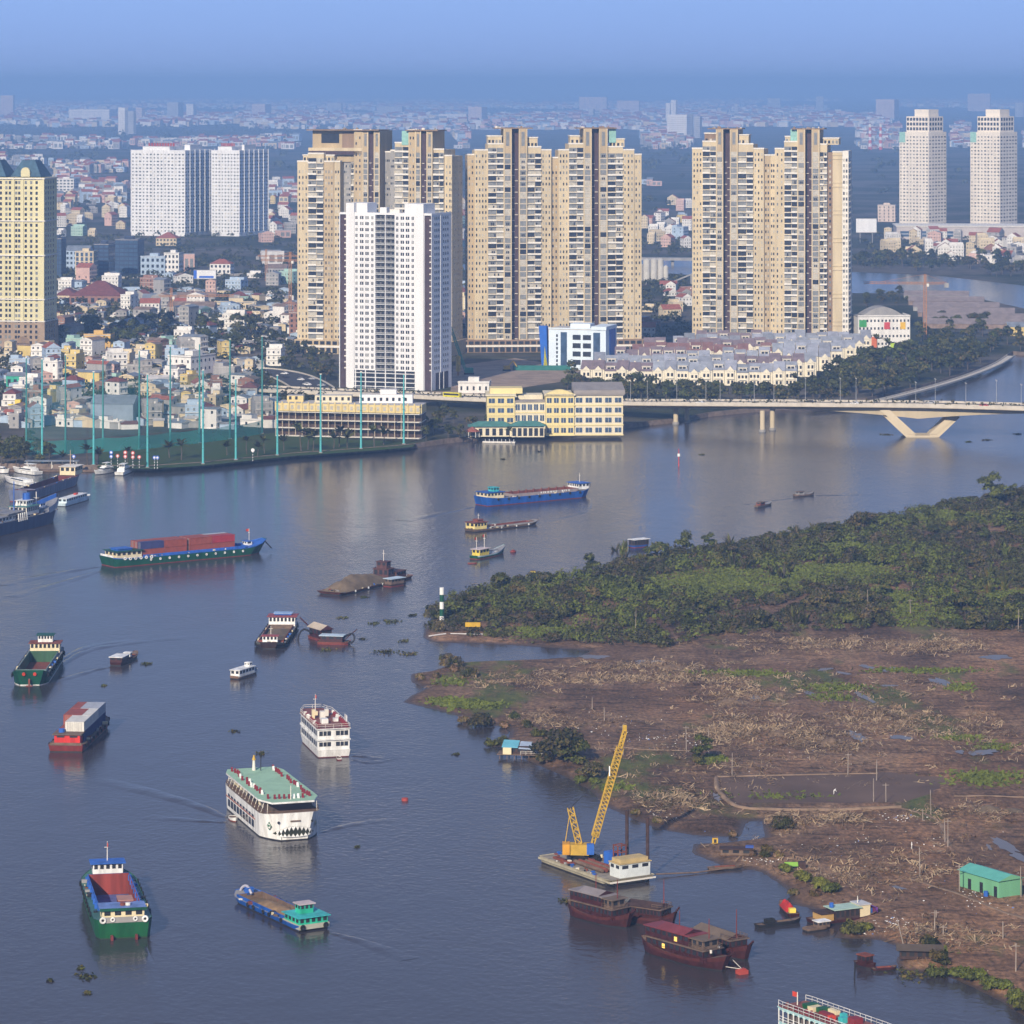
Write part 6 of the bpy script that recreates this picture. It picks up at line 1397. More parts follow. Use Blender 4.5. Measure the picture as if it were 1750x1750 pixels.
# ---- a: green container barge
t, L = ship('container_barge', 'long green barge with a blue deck carrying red and navy containers', (181,968), (452,943))
b, secs = hull(L, 11, 3.0, HGREEN, DBLUE, .12, .05, .3, .92, 2.2, .6, .05, hold=(-L*.28, L*.36, 4.0), hd=.2, holdm=DBLUE, band=DBLUE, bandh=.1, coam=.6, coamm=DBLUE); b.build('hull', t)
cabin(t, -L*.47, -L*.315, 8.4, 2.95, 2.4, CREAMP, HGREEN, .7, 5, 3, name='crew_cabin'); cabin(t, -L*.45, -L*.36, 5, 5.6, .5, DBLUE, DBLUE, .4, 0, 0, name='cabin_top')
b = MB(); b.box(-L*.5+.3, -4.6, 3, -L*.5+.55, 4.6, 4.2, HWHITE); b.build('stern_bulwark', t)
mast(t, L*.4, 0, 4.2, 5, OFFW); cabin(t, L*.37, L*.405, 3, 3.2, 1.4, HWHITE, DBLUE, .2, 1, 2, name='bow_locker')
tyres(t, secs, L, [-L*.43+i*2.2 for i in range(6)], -.15, TW, (-1,), 1.0); tyres(t, secs, L, [-L*.27+i*3.9 for i in range(11)], -1.1, TW, (-1,), .75)
b = MB(); b.bar((L*.49,-1.2,4.2), (L*.53,-1.4,1.6), .35, HBLK); b.bar((L*.53,-1.9,1.5), (L*.53,-.9,1.5), .3, HBLK); b.build('anchor', t)
xs = -L*.245
g = 'containers on the green barge'
seq = [('rust red','navy'),('navy','rust red'),('rust red','rust red'),('rust red','red')]
for i in range(4):
    for r_, y in enumerate((-2.5, 2.5)):
        for k in range(3 if True else 2):
            yy = y*.0 + (-2.5+k*2.5)
            if r_: continue
            for lev in (0, 1):
                if i == 3 and lev == 1 and k == 2: pass
                c = 'rust red' if lev == 0 else ({0: ('navy', 'rust red', 'rust red'), 1: ('rust red', 'rust red', 'rust red'), 2: ('rust red', 'rust red', 'rust red'), 3: ('red', 'rust red', 'grey')}[i][k])
                container(t, xs+i*9.7+(1.0 if i > 1 else 0), yy, 2.95+lev*2.6, c, 9.4, f'{c} container, {["lower","upper"][lev]} tier, {["near","middle","far"][k]} row, {["next to the crew cabin","second from the cabin","third from the cabin","next to the bow"][i]} of the green barge', g, BOXC[c])
# ---- b: blue barge
t, L = ship('cargo_barge', 'long empty blue cargo barge with white wheelhouse at its bow', (820,864), (1005,847))
b, secs = hull(L, 10, 3.0, HBLUE, DECK, .1, .07, .35, .85, 2.0, .8, .04, hold=(-L*.27, L*.33, 3.9), hd=2.2, band=HBLUE, coam=1.1, coamm=M('grey_brown_coaming', (.30,.25,.24), .8), boot=HRED); b.build('hull', t)
cabin(t, -L*.48, -L*.33, 7.6, 3.1, 2.2, CREAMP, HBLUE, .4, 5, 3, name='crew_cabin'); cabin(t, -L*.40, -L*.35, 3.6, 5.4, 1.6, TURQ, TURQ, .3, 2, 2, name='funnel_house')
cabin(t, L*.36, L*.46, 7.4, 3.6, 2.3, HWHITE, DBLUE, .5, 3, 5, name='wheelhouse'); mast(t, L*.42, 0, 6, 4, OFFW, False)
for i in range(9):
    b = MB(); q = -L*.24+i*L*.07; b.box(q, 3.4, 3.0, q+.4, 3.9, 4.6, RUST); b.build('coaming_stay', t)
b = MB()
for i, (w, q) in enumerate([(.8,0),(.4,1.6),(1.0,2.6),(1.4,4.4),(1.2,6.4),(1.2,8.2),(.9,10),(.9,14),(.6,15.4),(1.0,16.6),(1.4,18.2)]): b.box(L*.0+q*.8, -4.2, 3.35, L*.0+q*.8+w*.7, -4.13, 4.05, HWHITE)
b.build('painted_marks', t, kind='stuff')
tyres(t, secs, L, [-L*.4+i*5.4 for i in range(9)], -.5, TB, (-1,), .9)
# ---- c: low barge with yellow cabin
t, L = ship('sand_barge', 'low slim barge with a yellow cabin at its stern, nearly awash', (801,909), (917,895))
b, secs = hull(L, 6, 1.0, WOOD, DECK, .14, .05, .4, .9, .9, .3, .04, hold=(-L*.2, L*.38, 2.2), hd=.8, holdm=RUST, coam=.5, coamm=GREYP, boot=HBLK); b.build('hull', t)
cabin(t, -L*.48, -L*.30, 5, 1.0, 2.5, M('pale_yellow_cabin', (.74,.60,.22), .6), RUST, .5, 4, 2); cabin(t, -L*.40, -L*.33, 3, 3.7, .7, RUST, RUST, .3, 0, 0, name='wheelhouse'); mast(t, -L*.36, 0, 4.4, 2.4, OFFW, False); tyres(t, secs, L, (-L*.1, L*.12, L*.3), -.3, TW, (-1,), .6)
# ---- d: green fishing boat
t, L = ship('fishing_boat', 'small dark green and pale blue fishing boat flying red flags', (809,956), (862,945), 'boat')
b, secs = hull(L, 4.6, 1.2, HGREEN, DECK, .4, .1, .15, .8, 2.0, .2, .06, band=M('pale_blue_gunwale', (.45,.62,.66), .5), bandh=.35); b.build('hull', t)
cabin(t, -L*.42, -L*.12, 3.4, 1.2, 2.2, YLP, M('pale_pink_roof', (.6,.5,.48), .7), .5, 3, 2); cabin(t, L*.02, L*.2, 2.2, 1.2, .8, HWHITE, DECK, .1, 0, 0, name='hatch'); mast(t, -L*.4, 0, 3, 5); mast(t, -L*.15, 0, 3, 5.5)
b = MB(); b.loft([[(1.2*math.cos(a*.785)*k, 1.2*math.sin(a*.785)*k, z) for a in range(8)] for k, z in ((.6,-.3),(1,.2),(.9,.6),(.3,1.0))], HRED); b.build('buoy', loc=P(877,944), label='round dark red mooring buoy beyond the fishing boat', cat='buoy')
b, _ = hull(3.4, 1.3, .45, WOOD, WOOD, .4, .2, .2, .6, .2, n=8); b.build('dinghy', loc=P(807,963), rz=.1, label='tiny brown dinghy at the stern of the fishing boat', cat='boat')
# ---- e: sand barge heaped up
t, L = ship('sand_barge', 'flat rusty barge heaped with brown sand, dark cabins at its stern', (684,986), (562,1017))
b, secs = hull(L, 11, .9, RUST, WOOD, .04, .04, .9, .95, .25, .2, .02, boot=HBLK); b.build('hull', t); heap(t, -L*.22, L*.46, 10, .8, 4.2, SANDD)
DRK = M('dark_rust_cabin', (.10,.045,.04), .8, .3, .6); cabin(t, -L*.30, -L*.22, 6, .9, 3.6, DRK, DRK, .4, 2, 3); cabin(t, -L*.29, -L*.23, 4, 4.7, 2.2, DRK, DRK, .3, 2, 2, name='wheelhouse'); cabin(t, -L*.46, -L*.32, 7, .9, 2.0, DRK, DRK, .3, 3, 2, name='engine_house'); mast(t, -L*.26, 0, 7, 4, OFFW, False); tyres(t, secs, L, (-L*.05, L*.15, L*.33), -.2, TW, (-1, 1), .7)
t, L = ship('workboat', 'small workboat with a pale blue flat awning beside the heaped sand barge', (660,1003), (692,998), 'boat')
b, secs = hull(L, 4, .9, DKW2, WOOD, .3, .1, .3, .8, .4); b.build('hull', t); cabin(t, -L*.4, L*.28, 3.2, .9, 1.7, WOOD, M('pale_blue_awning', (.48,.60,.68), .7), .5, 4, 2)
# ---- f: loaded barge
t, L = ship('sand_barge', 'wide loaded barge with red and white wheelhouse, bow towards the viewer', (486,1070), (459,1110))
b, secs = hull(L, 9.4, 1.3, DKW2, DECK, .1, .05, .6, .92, 1.0, .2, .03, hold=(-L*.30, L*.36, 3.7), hd=.7, holdm=WOOD, floor=SANDD, coam=.6, coamm=RUST, boot=HBLK, band=M('grey_green_hull', (.20,.21,.17), .8)); b.build('hull', t); heap(t, -L*.28, L*.34, 7, .8, 1.0, SANDD, 'sand_load', 3)
cabin(t, -L*.46, -L*.34, 8.4, 1.3, 2.8, HWHITE, paint('brick_red_roof', (.28,.05,.04)), .6, 3, 7, name='crew_cabin'); cabin(t, -L*.47, -L*.40, 5.4, 4.2, .5, DBLUE, M('pale_blue_top', (.30,.45,.68), .6), .3, 0, 0, name='cabin_top')
cabin(t, L*.37, L*.42, 4.6, 1.5, 2.0, HWHITE, paint('brick_red_roof', (1,1,1)), .4, 1, 4, name='bow_house'); mast(t, L*.36, 0, 3.6, 2.6, OFFW, False); tyres(t, secs, L, [-L*.4+i*4.4 for i in range(10)], -.4, TB, (-1, 1), 1.1)
# ---- g: suction dredgers
t = thing('dredger', 'rusty pontoon dredger with a pitched tin roof and curved pipe', 'boat', P(549, 1093), R(-60)); b, s_ = hull(11, 4.5, .8, RUST, WOOD, .05, .05, .9, .9, .2, n=8); b.build('hull', t)
cabin(t, -4.5, 3.5, 3.8, .8, 2.6, DKW, RUST, .1, 3, 2); b = MB(); b.gable(-4.8, -2.2, 4, 2.2, 3.6, 1.4, M('tan_tin', (.50,.42,.32), .7), DKW, 'x', .3); b.build('tin_roof', t)
def pipe(t, pts, r, m=HBLK, name='suction_pipe'):
    c = curve([Vector(p) for p in pts], 5); b = MB()
    for i in range(len(c)-1): b.cyl(c[i], c[i+1], r, m, n=7, caps=False)
    b.build(name, t)
pipe(t, [(-2,-2.2,2),(-3,-4.6,3.2),(-3.6,-6,1.5),(-3.8,-6.2,-.6)], .3); b = MB(); b.bar((-5,0,2), (-9,-3,6), .35, DKW); b.build('derrick', t)
t = thing('dredger', 'lower rusty dredger with a pale tin roof and looping hose', 'boat', P(571, 1100), R(-10)); b, s_ = hull(10, 4.5, .8, RUST, WOOD, .05, .05, .9, .9, .2, n=8); b.build('hull', t); cabin(t, -4, 3, 3.6, .8, 1.8, DKW, M('pale_blue_awning', (1,1,1)), .4, 3, 2)
pipe(t, [(3,1,2),(5.5,.5,3.2),(6.6,-.5,2.2),(6,-1.2,.8),(3,-1.5,.5)], .3); b = MB(); b.bar((3,0,1), (7,1.5,4.5), .25, DKW); b.build('derrick', t)
# ---- h: green hopper barge
t, L = ship('hopper_barge', 'empty dark green hopper barge with white wheelhouse at the far end', (81,1127), (50,1173))
b, secs = hull(L, 10.6, 3.4, HGREEN, DECK, .09, .05, .78, .92, 1.3, .4, .03, hold=(-L*.32, L*.40, 4.2), hd=2.6, holdm=paint('hold_green', (.035,.10,.05)), floor=RUST, coam=.7, coamm=paint('coaming_grey_green', (.16,.24,.22)), boot=HWHITE); b.build('hull', t)
cabin(t, -L*.45, -L*.35, 8.8, 3.4, 2.6, CREAMP, RUST, .5, 3, 7, name='crew_cabin'); cabin(t, -L*.45, -L*.38, 4.4, 6.2, 2.0, HWHITE, HGREEN, .5, 2, 5, name='wheelhouse'); tyres(t, secs, L, [-L*.42+i*4.6 for i in range(10)], -.9, TB, (-1, 1), 1.2)
b = MB(); b.bar((L*.5+.1,0,2.2), (L*.5+.3,0,-.2), .5, RUST); b.bar((L*.5+.2,-.9,.1), (L*.5+.2,.9,.1), .4, RUST); b.build('anchor', t)
b = MB(); b.cyl((L*.5-.1,-1.6,3.6), (L*.5+.22,-1.6,3.5), .5, ORF, n=10); b.build('hawse_eye', t); b = MB(); b.cyl((L*.5-.1,1.6,3.6), (L*.5+.22,1.6,3.5), .5, ORF, n=10); b.build('hawse_eye', t)
# ---- i, j: small boats
t, L = ship('wooden_boat', 'small brown wooden boat with a white flat awning, motoring past the green hopper', (197,1138), (233,1121), 'boat'); b, secs = hull(L, 4.2, .9, DKW, WOOD, .35, .1, .25, .85, .8, .2, hold=(-L*.02, L*.3, 1.3), hd=.5, coam=.25, boot=HBLK); b.build('hull', t); cabin(t, -L*.47, -L*.12, 3.8, .9, 1.5, DKW, HWHITE, .3, 3, 2); cabin(t, L*.05, L*.14, 2, 1, 1.2, HWHITE, HWHITE, .2, 1, 1, name='bow_shelter')
t, L = ship('river_taxi', 'little white covered river boat below the loaded barge', (400,1161), (438,1149), 'boat'); b, secs = hull(L, 3.4, .9, M('brown_hull', (.22,.13,.08), .7), DECK, .3, .1, .2, .85, .6, .1, boot=HBLK, band=HWHITE); b.build('hull', t); cabin(t, -L*.46, L*.22, 3.0, .9, 1.6, HWHITE, HWHITE, .25, 5, 2, .5); cabin(t, L*.08, L*.2, 1.6, 2.7, .9, HWHITE, HWHITE, .1, 1, 2, name='wheelhouse')
# ---- k: red container barge
t, L = ship('container_barge', 'dark red barge stacked with rust, navy and white containers, stern to the viewer', (112,1286), (163,1238))
b, secs = hull(L, 9.6, 1.9, HRED, WOOD, .12, .06, .5, .95, 1.0, .2, .03, band=paint('hull_maroon', (.14,.03,.05)), boot=HBLK); b.build('hull', t); cabin(t, -L*.45, -L*.33, 6.8, 1.9, 2.3, paint('bright_red_cabin', (.62,.03,.02)), WOOD, .5, 3, 2, .2); tyres(t, secs, L, [-L*.42+i*5 for i in range(8)], -.4, TB, (-1, 1), .9)
b = MB(); b.box(-L*.5, -4.2, 1.8, -L*.5+.3, 4.2, 2.5, WOOD); b.build('stern_board', t); b = MB(); b.cyl((-L*.38,2,4.4), (-L*.38,2,5.3), .8, DBLUE, n=10); b.build('water_tank', t)
for i in range(3):
    for k, y in enumerate((-2.5, 0, 2.5)):
        for lev in (0, 1):
            if lev == 1 and (k == 2 and i < 1): continue
            if lev == 1 and k == 2: c = 'rust red'
            else: c = ('navy', 'white' if i == 0 else 'rust red', 'rust red')[k] if lev == 0 else ('white', 'white', 'rust red')[k] if i < 2 else ('grey', 'grey', 'rust red')[k]
            if lev == 1 and i == 1 and k == 1: c = 'rust red'
            container(t, -L*.24+i*10, y, 1.85+lev*2.6, c, 9.6, f'{c} container, {["lower","upper"][lev]} tier, {["shaded side","middle row","lit side"][k]}, {["sternmost","middle","foremost"][i]} on the dark red barge', 'containers on the dark red barge', BOXC[c])
# ---- l: white cruise boat, red-brown deck
t, L = ship('cruise_boat', 'white two-deck cruise boat with a red-brown open roof deck', (571,1295), (531,1256), 'boat'); b, secs = hull(L, 8.8, 2.0, HWHITE, DECK, .3, .04, .35, .97, 1.2, 0, .03, boot=M('keel_maroon', (.12,.03,.03), .6)); b.build('hull', t)
for lev, (z, h) in enumerate(((1.9, 2.6), (4.75, 2.6))):
    fw = [(-L*.48,-4.2),(L*.25,-4.2),(L*.42,-2.4),(L*.42,2.4),(L*.25,4.2),(-L*.48,4.2)]; b = MB(); b.prism(fw, z, z+h, HWHITE); b.build('deck_house', t)
    g = MB()
    for i in range(9):
        q = -L*.44+i*L*.075
        for s in (-1, 1): g.box(q, s*4.2-.06, z+.8, q+L*.05, s*4.2+.06, z+2.1, GLD)
    for y0, y1 in ((-3.8,-.6), (.7,3.8)): g.box(-L*.48-.06, y0, z+(.9 if lev else 1.0), -L*.48+.05, y1, z+2.1, GLD); g.box(-L*.48-.12, y0+1, z+.9, -L*.48-.03, y0+1.12, z+2.1, HWHITE); g.box(-L*.48-.12, y0+2, z+.9, -L*.48-.03, y0+2.12, z+2.1, HWHITE)
    g.build('window_panes', t, kind='stuff')
    b = MB(); b.prism([(x*1.03, y*1.06) for x, y in fw], z+h, z+h+.22, HWHITE, BRDECK if lev else HWHITE, True); b.build('deck_edge', t)
rails(t, [(-L*.48,-4.3),(L*.25,-4.3),(L*.42,-2.4),(L*.42,2.4),(L*.25,4.3),(-L*.48,4.3),(-L*.48,-4.3)], 7.6, 1.0, OFFW, post=2); mast(t, L*.3, 0, 7.6, 4.5, OFFW, True)
def deck_chairs(t, spots, z, cols, sz=(.9, .7)):
    for (x, y) in spots:
        b = MB(); m = rng.choice(cols); b.box(x-sz[0]/2, y-sz[1]/2, z, x+sz[0]/2, y+sz[1]/2, z+.45, m); b.box(x-sz[0]/2, y-sz[1]/2, z+.45, x-sz[0]/2+.12, y+sz[1]/2, z+1.0, m); b.build('deck_seat', t)
CHR = M('seat_dark_red', (.22,.03,.04), .7); deck_chairs(t, [(-L*.44+i*1.9, s*3.7) for i in range(11) for s in (-1, 1)], 7.58, (CHR, CHR, HWHITE))
for (x, y, w, h, m) in ((-3, .5, 1.6, 2.2, OFFW), (2, -1.5, 1.2, 1.8, OFFW), (-8, 1, 2.2, 1.2, HWHITE), (-1, 2.6, .9, 2.4, CREAMP), (4, 1, 1.2, 1.0, CREAMP), (-6, -2.4, 1.5, .8, HWHITE)): b = MB(); b.cbox((x, y, 7.58), (w, w*.8, h), m); b.build('deck_box', t)
b = MB(); b.box(-L*.4, -4.1, 8.6, -L*.32, -3.9, 10.2, HWHITE); b.build('sign_frame', t); b, _ = hull(3, 1.3, .5, HWHITE, WOOD, .4, .1, .2, .7, .2, n=8); b.build('tender', loc=local(t, -L*.57, -.8, 0), rz=t.rotation_euler.z, label='tiny white tender at the stern of the cruise boat', cat='boat')
# ---- m: show boat with a painted toothed mouth
t, L = ship('dinner_boat', 'large cream three-deck dinner boat with a toothed mouth at the bow and mint roof', (428,1373), (505,1437), 'boat'); B = 14.2
b, secs = hull(L, B, 5.6, HWHITE, DECK, .15, .1, .60, .75, .9, .8, .015, .02, boot=HBLK, n=28, flare=.97); hb = b.build('hull', t)
def edge_w(x): return min(secs, key=lambda s: abs(s[0]-x))[2]
out = [(x, w*.97) for x, xl, w, wl, z in secs if x > -L*.46 and x < L*.47]; pl = [(x, -w) for x, w in out]+[(x, w) for x, w in out[::-1]]
b = MB(); b.prism(pl, 5.55, 5.75, WOOD); b.build('upper_deck', t)
inn = [(x, min(w, B*.42)*.92) for x, w in out if x < L*.36]; pi_ = [(x, -w) for x, w in inn]+[(x, w) for x, w in inn[::-1]]
b = MB(); b.prism(pi_, 5.75, 8.1, M('dark_saloon', (.10,.075,.06), .7)); b.build('saloon_wall', t)
g = MB()
for i in range(12):
    q = -L*.4+i*L*.06
    for s in (-1, 1): g.box(q, s*(B*.42*.92)-.08, 6.3, q+L*.045, s*(B*.42*.92)+.08, 7.8, rng.choice((GLC, GLD, CREAMP)))
g.build('saloon_panes', t, kind='stuff')
rp = [(-L*.49, -5.8), (-L*.40, -7.1), (L*.34, -7.1), (L*.455, -5.0), (L*.455, 5.0), (L*.34, 7.1), (-L*.40, 7.1), (-L*.49, 5.8)]
b = MB(); b.prism(rp, 8.3, 8.7, HWHITE, MINTD, True); b.build('roof_deck', t)
b = MB()
for x, w in out[::2]:
    for s in (-1, 1): b.bar((x, s*w*.97, 5.75), (x, s*min(w*.97, 5.8), 8.3), .12, OFFW)
b.build('awning_posts', t, kind='stuff'); rails(t, pl+[pl[0]], 5.8, .95, M('rail_brown', (.18,.10,.07), .7), post=1.5)
for lev, z in enumerate((1.2, 3.5)):
    for i in range(9):
        for s in (-1, 1):
            q = -L*.36+i*L*.068; w_ = edge_w(q)*.985; b = MB(); b.box(q, s*w_-.05, z, q+L*.05, s*w_+.1, z+1.65, GLD); b.build('window', t)
b = MB()
for x0, x1 in ((-L*.40, L*.26),):
    for s in (-1, 1): b.box(x0, s*(B/2)-.05, 3.25, x1, s*(B/2)+.14, 3.45, M('rub_red', (.35,.10,.06), .6))
b.build('rubbing_strip', t, kind='stuff')
bow_s = [(s[0], s[2], s[3], s[1]) for s in secs if s[0] > L*.27]
def bow_pt(u, z, out_=.12):
    """u from -1 to 1 round the bow at height z"""
    q = abs(u); f = q*(len(bow_s)-1)*1.0; pts = [(bow_s[-1][0]+(bow_s[-1][3]-bow_s[-1][0])*(1-z/5.6), 0.0)]+[(x+(xl-x)*(1-z/5.6), w+(wl-w)*(1-z/5.6)) for x, w, wl, xl in bow_s[::-1]]
    d = [0]
    for i in range(1, len(pts)): d.append(d[-1]+math.hypot(pts[i][0]-pts[i-1][0], pts[i][1]-pts[i-1][1]))
    tt = q*min(d[-1], 7.2)
    for i in range(1, len(pts)):
        if tt <= d[i]+1e-6:
            k = (tt-d[i-1])/(d[i]-d[i-1]+1e-9); x = pts[i-1][0]+(pts[i][0]-pts[i-1][0])*k; y = pts[i-1][1]+(pts[i][1]-pts[i-1][1])*k; break
    return Vector((x+out_, (1 if u > 0 else -1)*(y+out_*.4), z))
n = 24; top_, bot_ = [], []
for i in range(n+1):
    u = -.8+1.6*i/n; e = 1-(u/.8)**2; top_.append(bow_pt(u, 1.7+1.75*e-.1)); bot_.append(bow_pt(u, 1.6-.75*e))
b = MB(); b.add(top_+bot_, [(i, n+1+i, n+2+i, i+1) for i in range(n)], M('mouth_dark_olive', (.035,.038,.02), .7)); b.build('painted_mouth', t)
for i in range(2, n-3, 2):
    for ring, dz in ((top_, -.95), (bot_, .75)):
        a, c = ring[i], ring[i+2]; m_ = (a+c)/2+Vector((.05,0,dz)); o = Vector((.12,0,0)); b = MB(); b.add([a+o, c+o, m_+o, a+o*2.2, c+o*2.2, m_+o*1.6], [(0,1,2),(5,4,3),(0,3,4,1),(1,4,5,2),(2,5,3,0)], HWHITE); b.build('tooth', t)
for u in (-.95, .93):
    c = bow_pt(u, 3.3, .2); b = MB(); nrm = Vector((.35, 1 if u > 0 else -1, 0)).normalized(); tg = Vector((-nrm.y, nrm.x, 0)); up_ = Vector((0,0,1))
    b.add([c+tg*1.0, c+up_*1.0, c-tg*1.0, c-up_*1.0], [(0,1,2,3)], HGREEN2); b.cyl(c-nrm*.05, c+nrm*.05, .55, HWHITE, n=14); b.cyl(c+nrm*.05, c+nrm*.09, .36, HGREEN2, n=14); b.bar(c+nrm*.1-up_*.15+tg*.1, c+nrm*.1-up_*.55+tg*.5, .14, HWHITE); b.build('emblem', t)
for u in (-.55, .55): c = bow_pt(u, 4.4, .1); b = MB(); b.cyl(c-Vector((.1,0,0)), c+Vector((.12,0,0)), .32, GLD, n=12); b.build('hawse_port', t)
c = bow_pt(.02, 4.6, .15); b = MB(); b.box(c.x-.05, -1.2, 4.45, c.x+.06, 1.2, 4.75, WOOD); b.build('name_board', t)
deck_chairs(t, [(-L*.42+i*1.6+rng.uniform(-.3,.3), s*5.0+rng.uniform(-.5,.5)) for i in range(22) for s in (-1, 1) if rng.random() < .85], 8.7, (CHR, CHR, CHR, HWHITE), (.6, .5)); deck_chairs(t, [(L*.37+rng.uniform(-.5,.5), -3.4+i*1.1) for i in range(7)], 8.7, (HWHITE, CHR), (.6, .5))
b = MB(); b.cyl((-L*.42, 0, 8.7), (-L*.42, 0, 11.2), .45, OFFW, .3, 10); b.cyl((-L*.42,0,11.2), (-L*.42,0,12.4), .5, YLC, .1, 8); b.build('funnel', t); mast(t, L*.40, 0, 8.7, 3.2, OFFW, False, .4); mast(t, -L*.40, 1.5, 8.7, 5, HBLK, False, .6)
for i in range(8): b = MB(); b.cyl((L*.30+(i % 2)*1.6, -3.5+i, 5.75), (L*.30+(i % 2)*1.6, -3.5+i, 6.5), .5, OFFW, n=10); b.cyl((L*.30+(i % 2)*1.6, -3.5+i, 6.5), (L*.30+(i % 2)*1.6, -3.5+i, 6.6), .62, CREAMP, n=10); b.build('deck_table', t)
b, _ = hull(4.2, 1.8, .8, HWHITE, WOOD, .4, .1, .2, .7, .3, n=8, boot=RUST); b.build('tender', loc=P(399,1402), rz=t.rotation_euler.z, label='small white tender tied at the side of the dinner boat', cat='boat')
# ---- n: green and blue hopper, stern to the viewer
t, L = ship('hopper_barge', 'green hull hopper barge with a blue rim and red hold, stern to the viewer', (212,1605), (181,1520)); 
b, secs = hull(L, 12, 3.6, HGREEN2, paint('walkway_green', (.05,.14,.11)), .16, .07, .5, .86, 1.2, .5, .02, hold=(-L*.24, L*.37, 4.3), hd=3.2, holdm=paint('hold_red', (.25,.045,.035), .8), floor=paint('hold_floor_blue', (.10,.13,.32), .7), coam=1.3, coamm=DBLUE, boot=paint('boot_green_dark', (.02,.06,.025))); b.build('hull', t)
cabin(t, -L*.46, -L*.34, 8.6, 3.4, 2.3, CREAMP, paint('roof_blue_grey', (.14,.22,.46)), .5, 2, 4, name='crew_cabin'); b = MB(); b.box(-L*.46-.55, -4.8, 5.5, -L*.46-.4, 4.8, 6.05, HGREEN); b.build('roof_fascia', t)
b = MB(); b.box(-L*.5-.02, -4.8, 3.4, -L*.5+.2, 4.8, 4.5, GREYP); b.build('stern_board', t); stern_tyres(t, -L*.5-.15, (-4.3, 4.3), 4.0, TW, 1.15); stern_tyres(t, -L*.5-.15, (-2.3, 2.3), 4.1, TW, .85)
cabin(t, L*.38, L*.45, 6.4, 4.6, 2.2, HWHITE, DBLUE, .6, 2, 5, name='wheelhouse', rth=.3); mast(t, L*.42, 0, 7.0, 4.2, OFFW, True); b = MB(); b.cyl((-L*.13,.5,.5), (-L*.05,.5,.5), .01, RUST, n=4); 
cabin(t, -L*.335, -L*.24, 3.0, 3.5, 2.6, RUST, M('pinkish_lid', (.42,.22,.17), .7), .1, 0, 2, name='engine_casing', yc=-1.0); tyres(t, secs, L, [-L*.3+i*4 for i in range(8)], -.3, TB, (-1, 1), 1.0)
for s in (-1, 1):
    for i in range(7): b = MB(); q = -L*.22+i*L*.09; b.box(q, s*4.55-.3, 3.5, q+.5, s*4.55+.45, 4.7, DBLUE); b.build('coaming_stay', t)
for y in (-2.5, 2.5): b = MB(); b.box(-L*.5-.9, y-.25, -.8, -L*.5+.3, y+.25, .9, HRED); b.build('rudder', t)
for i, y in enumerate((-.2, .9)): b = MB(); b.cyl((-L*.40, y-1, 5.9), (-L*.40, y-1, 6.4), .55, RUST if i else OFFW, n=10); b.build('roof_drum', t)
# ---- o: blue sand barge
t, L = ship('sand_barge', 'blue barge half full of brown sand with a turquoise stern cabin', (537,1590), (416,1534))
b, secs = hull(L, 7.4, 1.2, HBLUE, DECK, .12, .05, .5, .96, .8, .1, .03, hold=(-L*.24, L*.38, 2.9), hd=.8, holdm=WOOD, floor=SANDD, coam=.5, coamm=HBLUE, boot=HBLK); b.build('hull', t); heap(t, -L*.22, L*.26, 5.6, .5, 1.6, SANDM, seed=8)
b = MB(); b.box(-L*.5-.02, -3.5, .4, -L*.27, 3.5, 1.35, M('grey_green_stern', (.42,.42,.34), .7)); b.build('stern_hull', t); cabin(t, -L*.49, -L*.29, 6.6, 1.3, 1.4, TURG, TURQ, .5, 4, 5, .6); cabin(t, -L*.40, -L*.33, 3, 3.0, 1.7, TURG, M('pink_grey_roof', (.5,.42,.42), .7), .4, 2, 3, name='wheelhouse')
stern_tyres(t, -L*.5-.2, (-2.6, 2.7), .9, TB, 1.0); tyres(t, secs, L, (-L*.27, -L*.1, -L*.02, L*.12, L*.2), -.2, TB, (1, -1), .8); cabin(t, L*.40, L*.43, 1.6, 1.4, 1.2, DBLUE, DBLUE, .1, 0, 0, name='bow_locker'); pipe(t, [(L*.38,0,1.6),(L*.43,.3,3),(L*.48,.8,2.2),(L*.51,1.2,-.4)], .28, M('pale_pipe', (.45,.44,.5), .6)); 
for i in range(3): put('tyre_fender', TB, t, (L*.49, -1+i*.9, .5+i*.25), R(70), 1.0)
# ---- p: crane barge
a, c = P(918, 1473), P(1040, 1517); e = P(1123, 1508); d = (c-a); t = thing('crane_barge', 'pale flat work barge with a yellow lattice crane and white deckhouse', 'barge', a+(d+(e-c))*.5, math.atan2(d.y, d.x)); L, B = d.length, (e-c).length
PONT = M('pontoon_cream', (.42,.38,.27), .8, .2, .5, streak=True)
b, secs = hull(L, B, 1.6, PONT, M('work_deck', (.27,.24,.20), .9, .25, .6), .02, .02, .97, .97, .1, n=10, boot=HBLK); b.build('pontoon', t)
b = MB(); b.box(-L/2, -B/2-.12, .9, L/2, -B/2-.02, 1.3, PONT); b.box(L/2+.02, -B/2, .9, L/2+.12, B/2, 1.25, OFFW); b.build('rubbing_strip', t, kind='stuff')
c1 = cabin(t, L*.33, L*.47, B*.66, 1.6, 2.9, M('deckhouse_white', (.66,.70,.68), .7), M('tan_corrugated', (.50,.38,.18), .8), .25, 2, 3, .25, name='deckhouse', yc=B*.1); b = MB(); b.box(L*.34, -B*.2, 4.7, L*.46, B*.4, 5.5, M('tan_corrugated', (1,1,1))); b.build('roof_load', t)
for x in (L*.1, L*.38): b = MB(); b.cyl((x, B*.52, -1), (x, B*.52, 13.5), .4, DKW2, n=10); b.build('spud_pole', t)
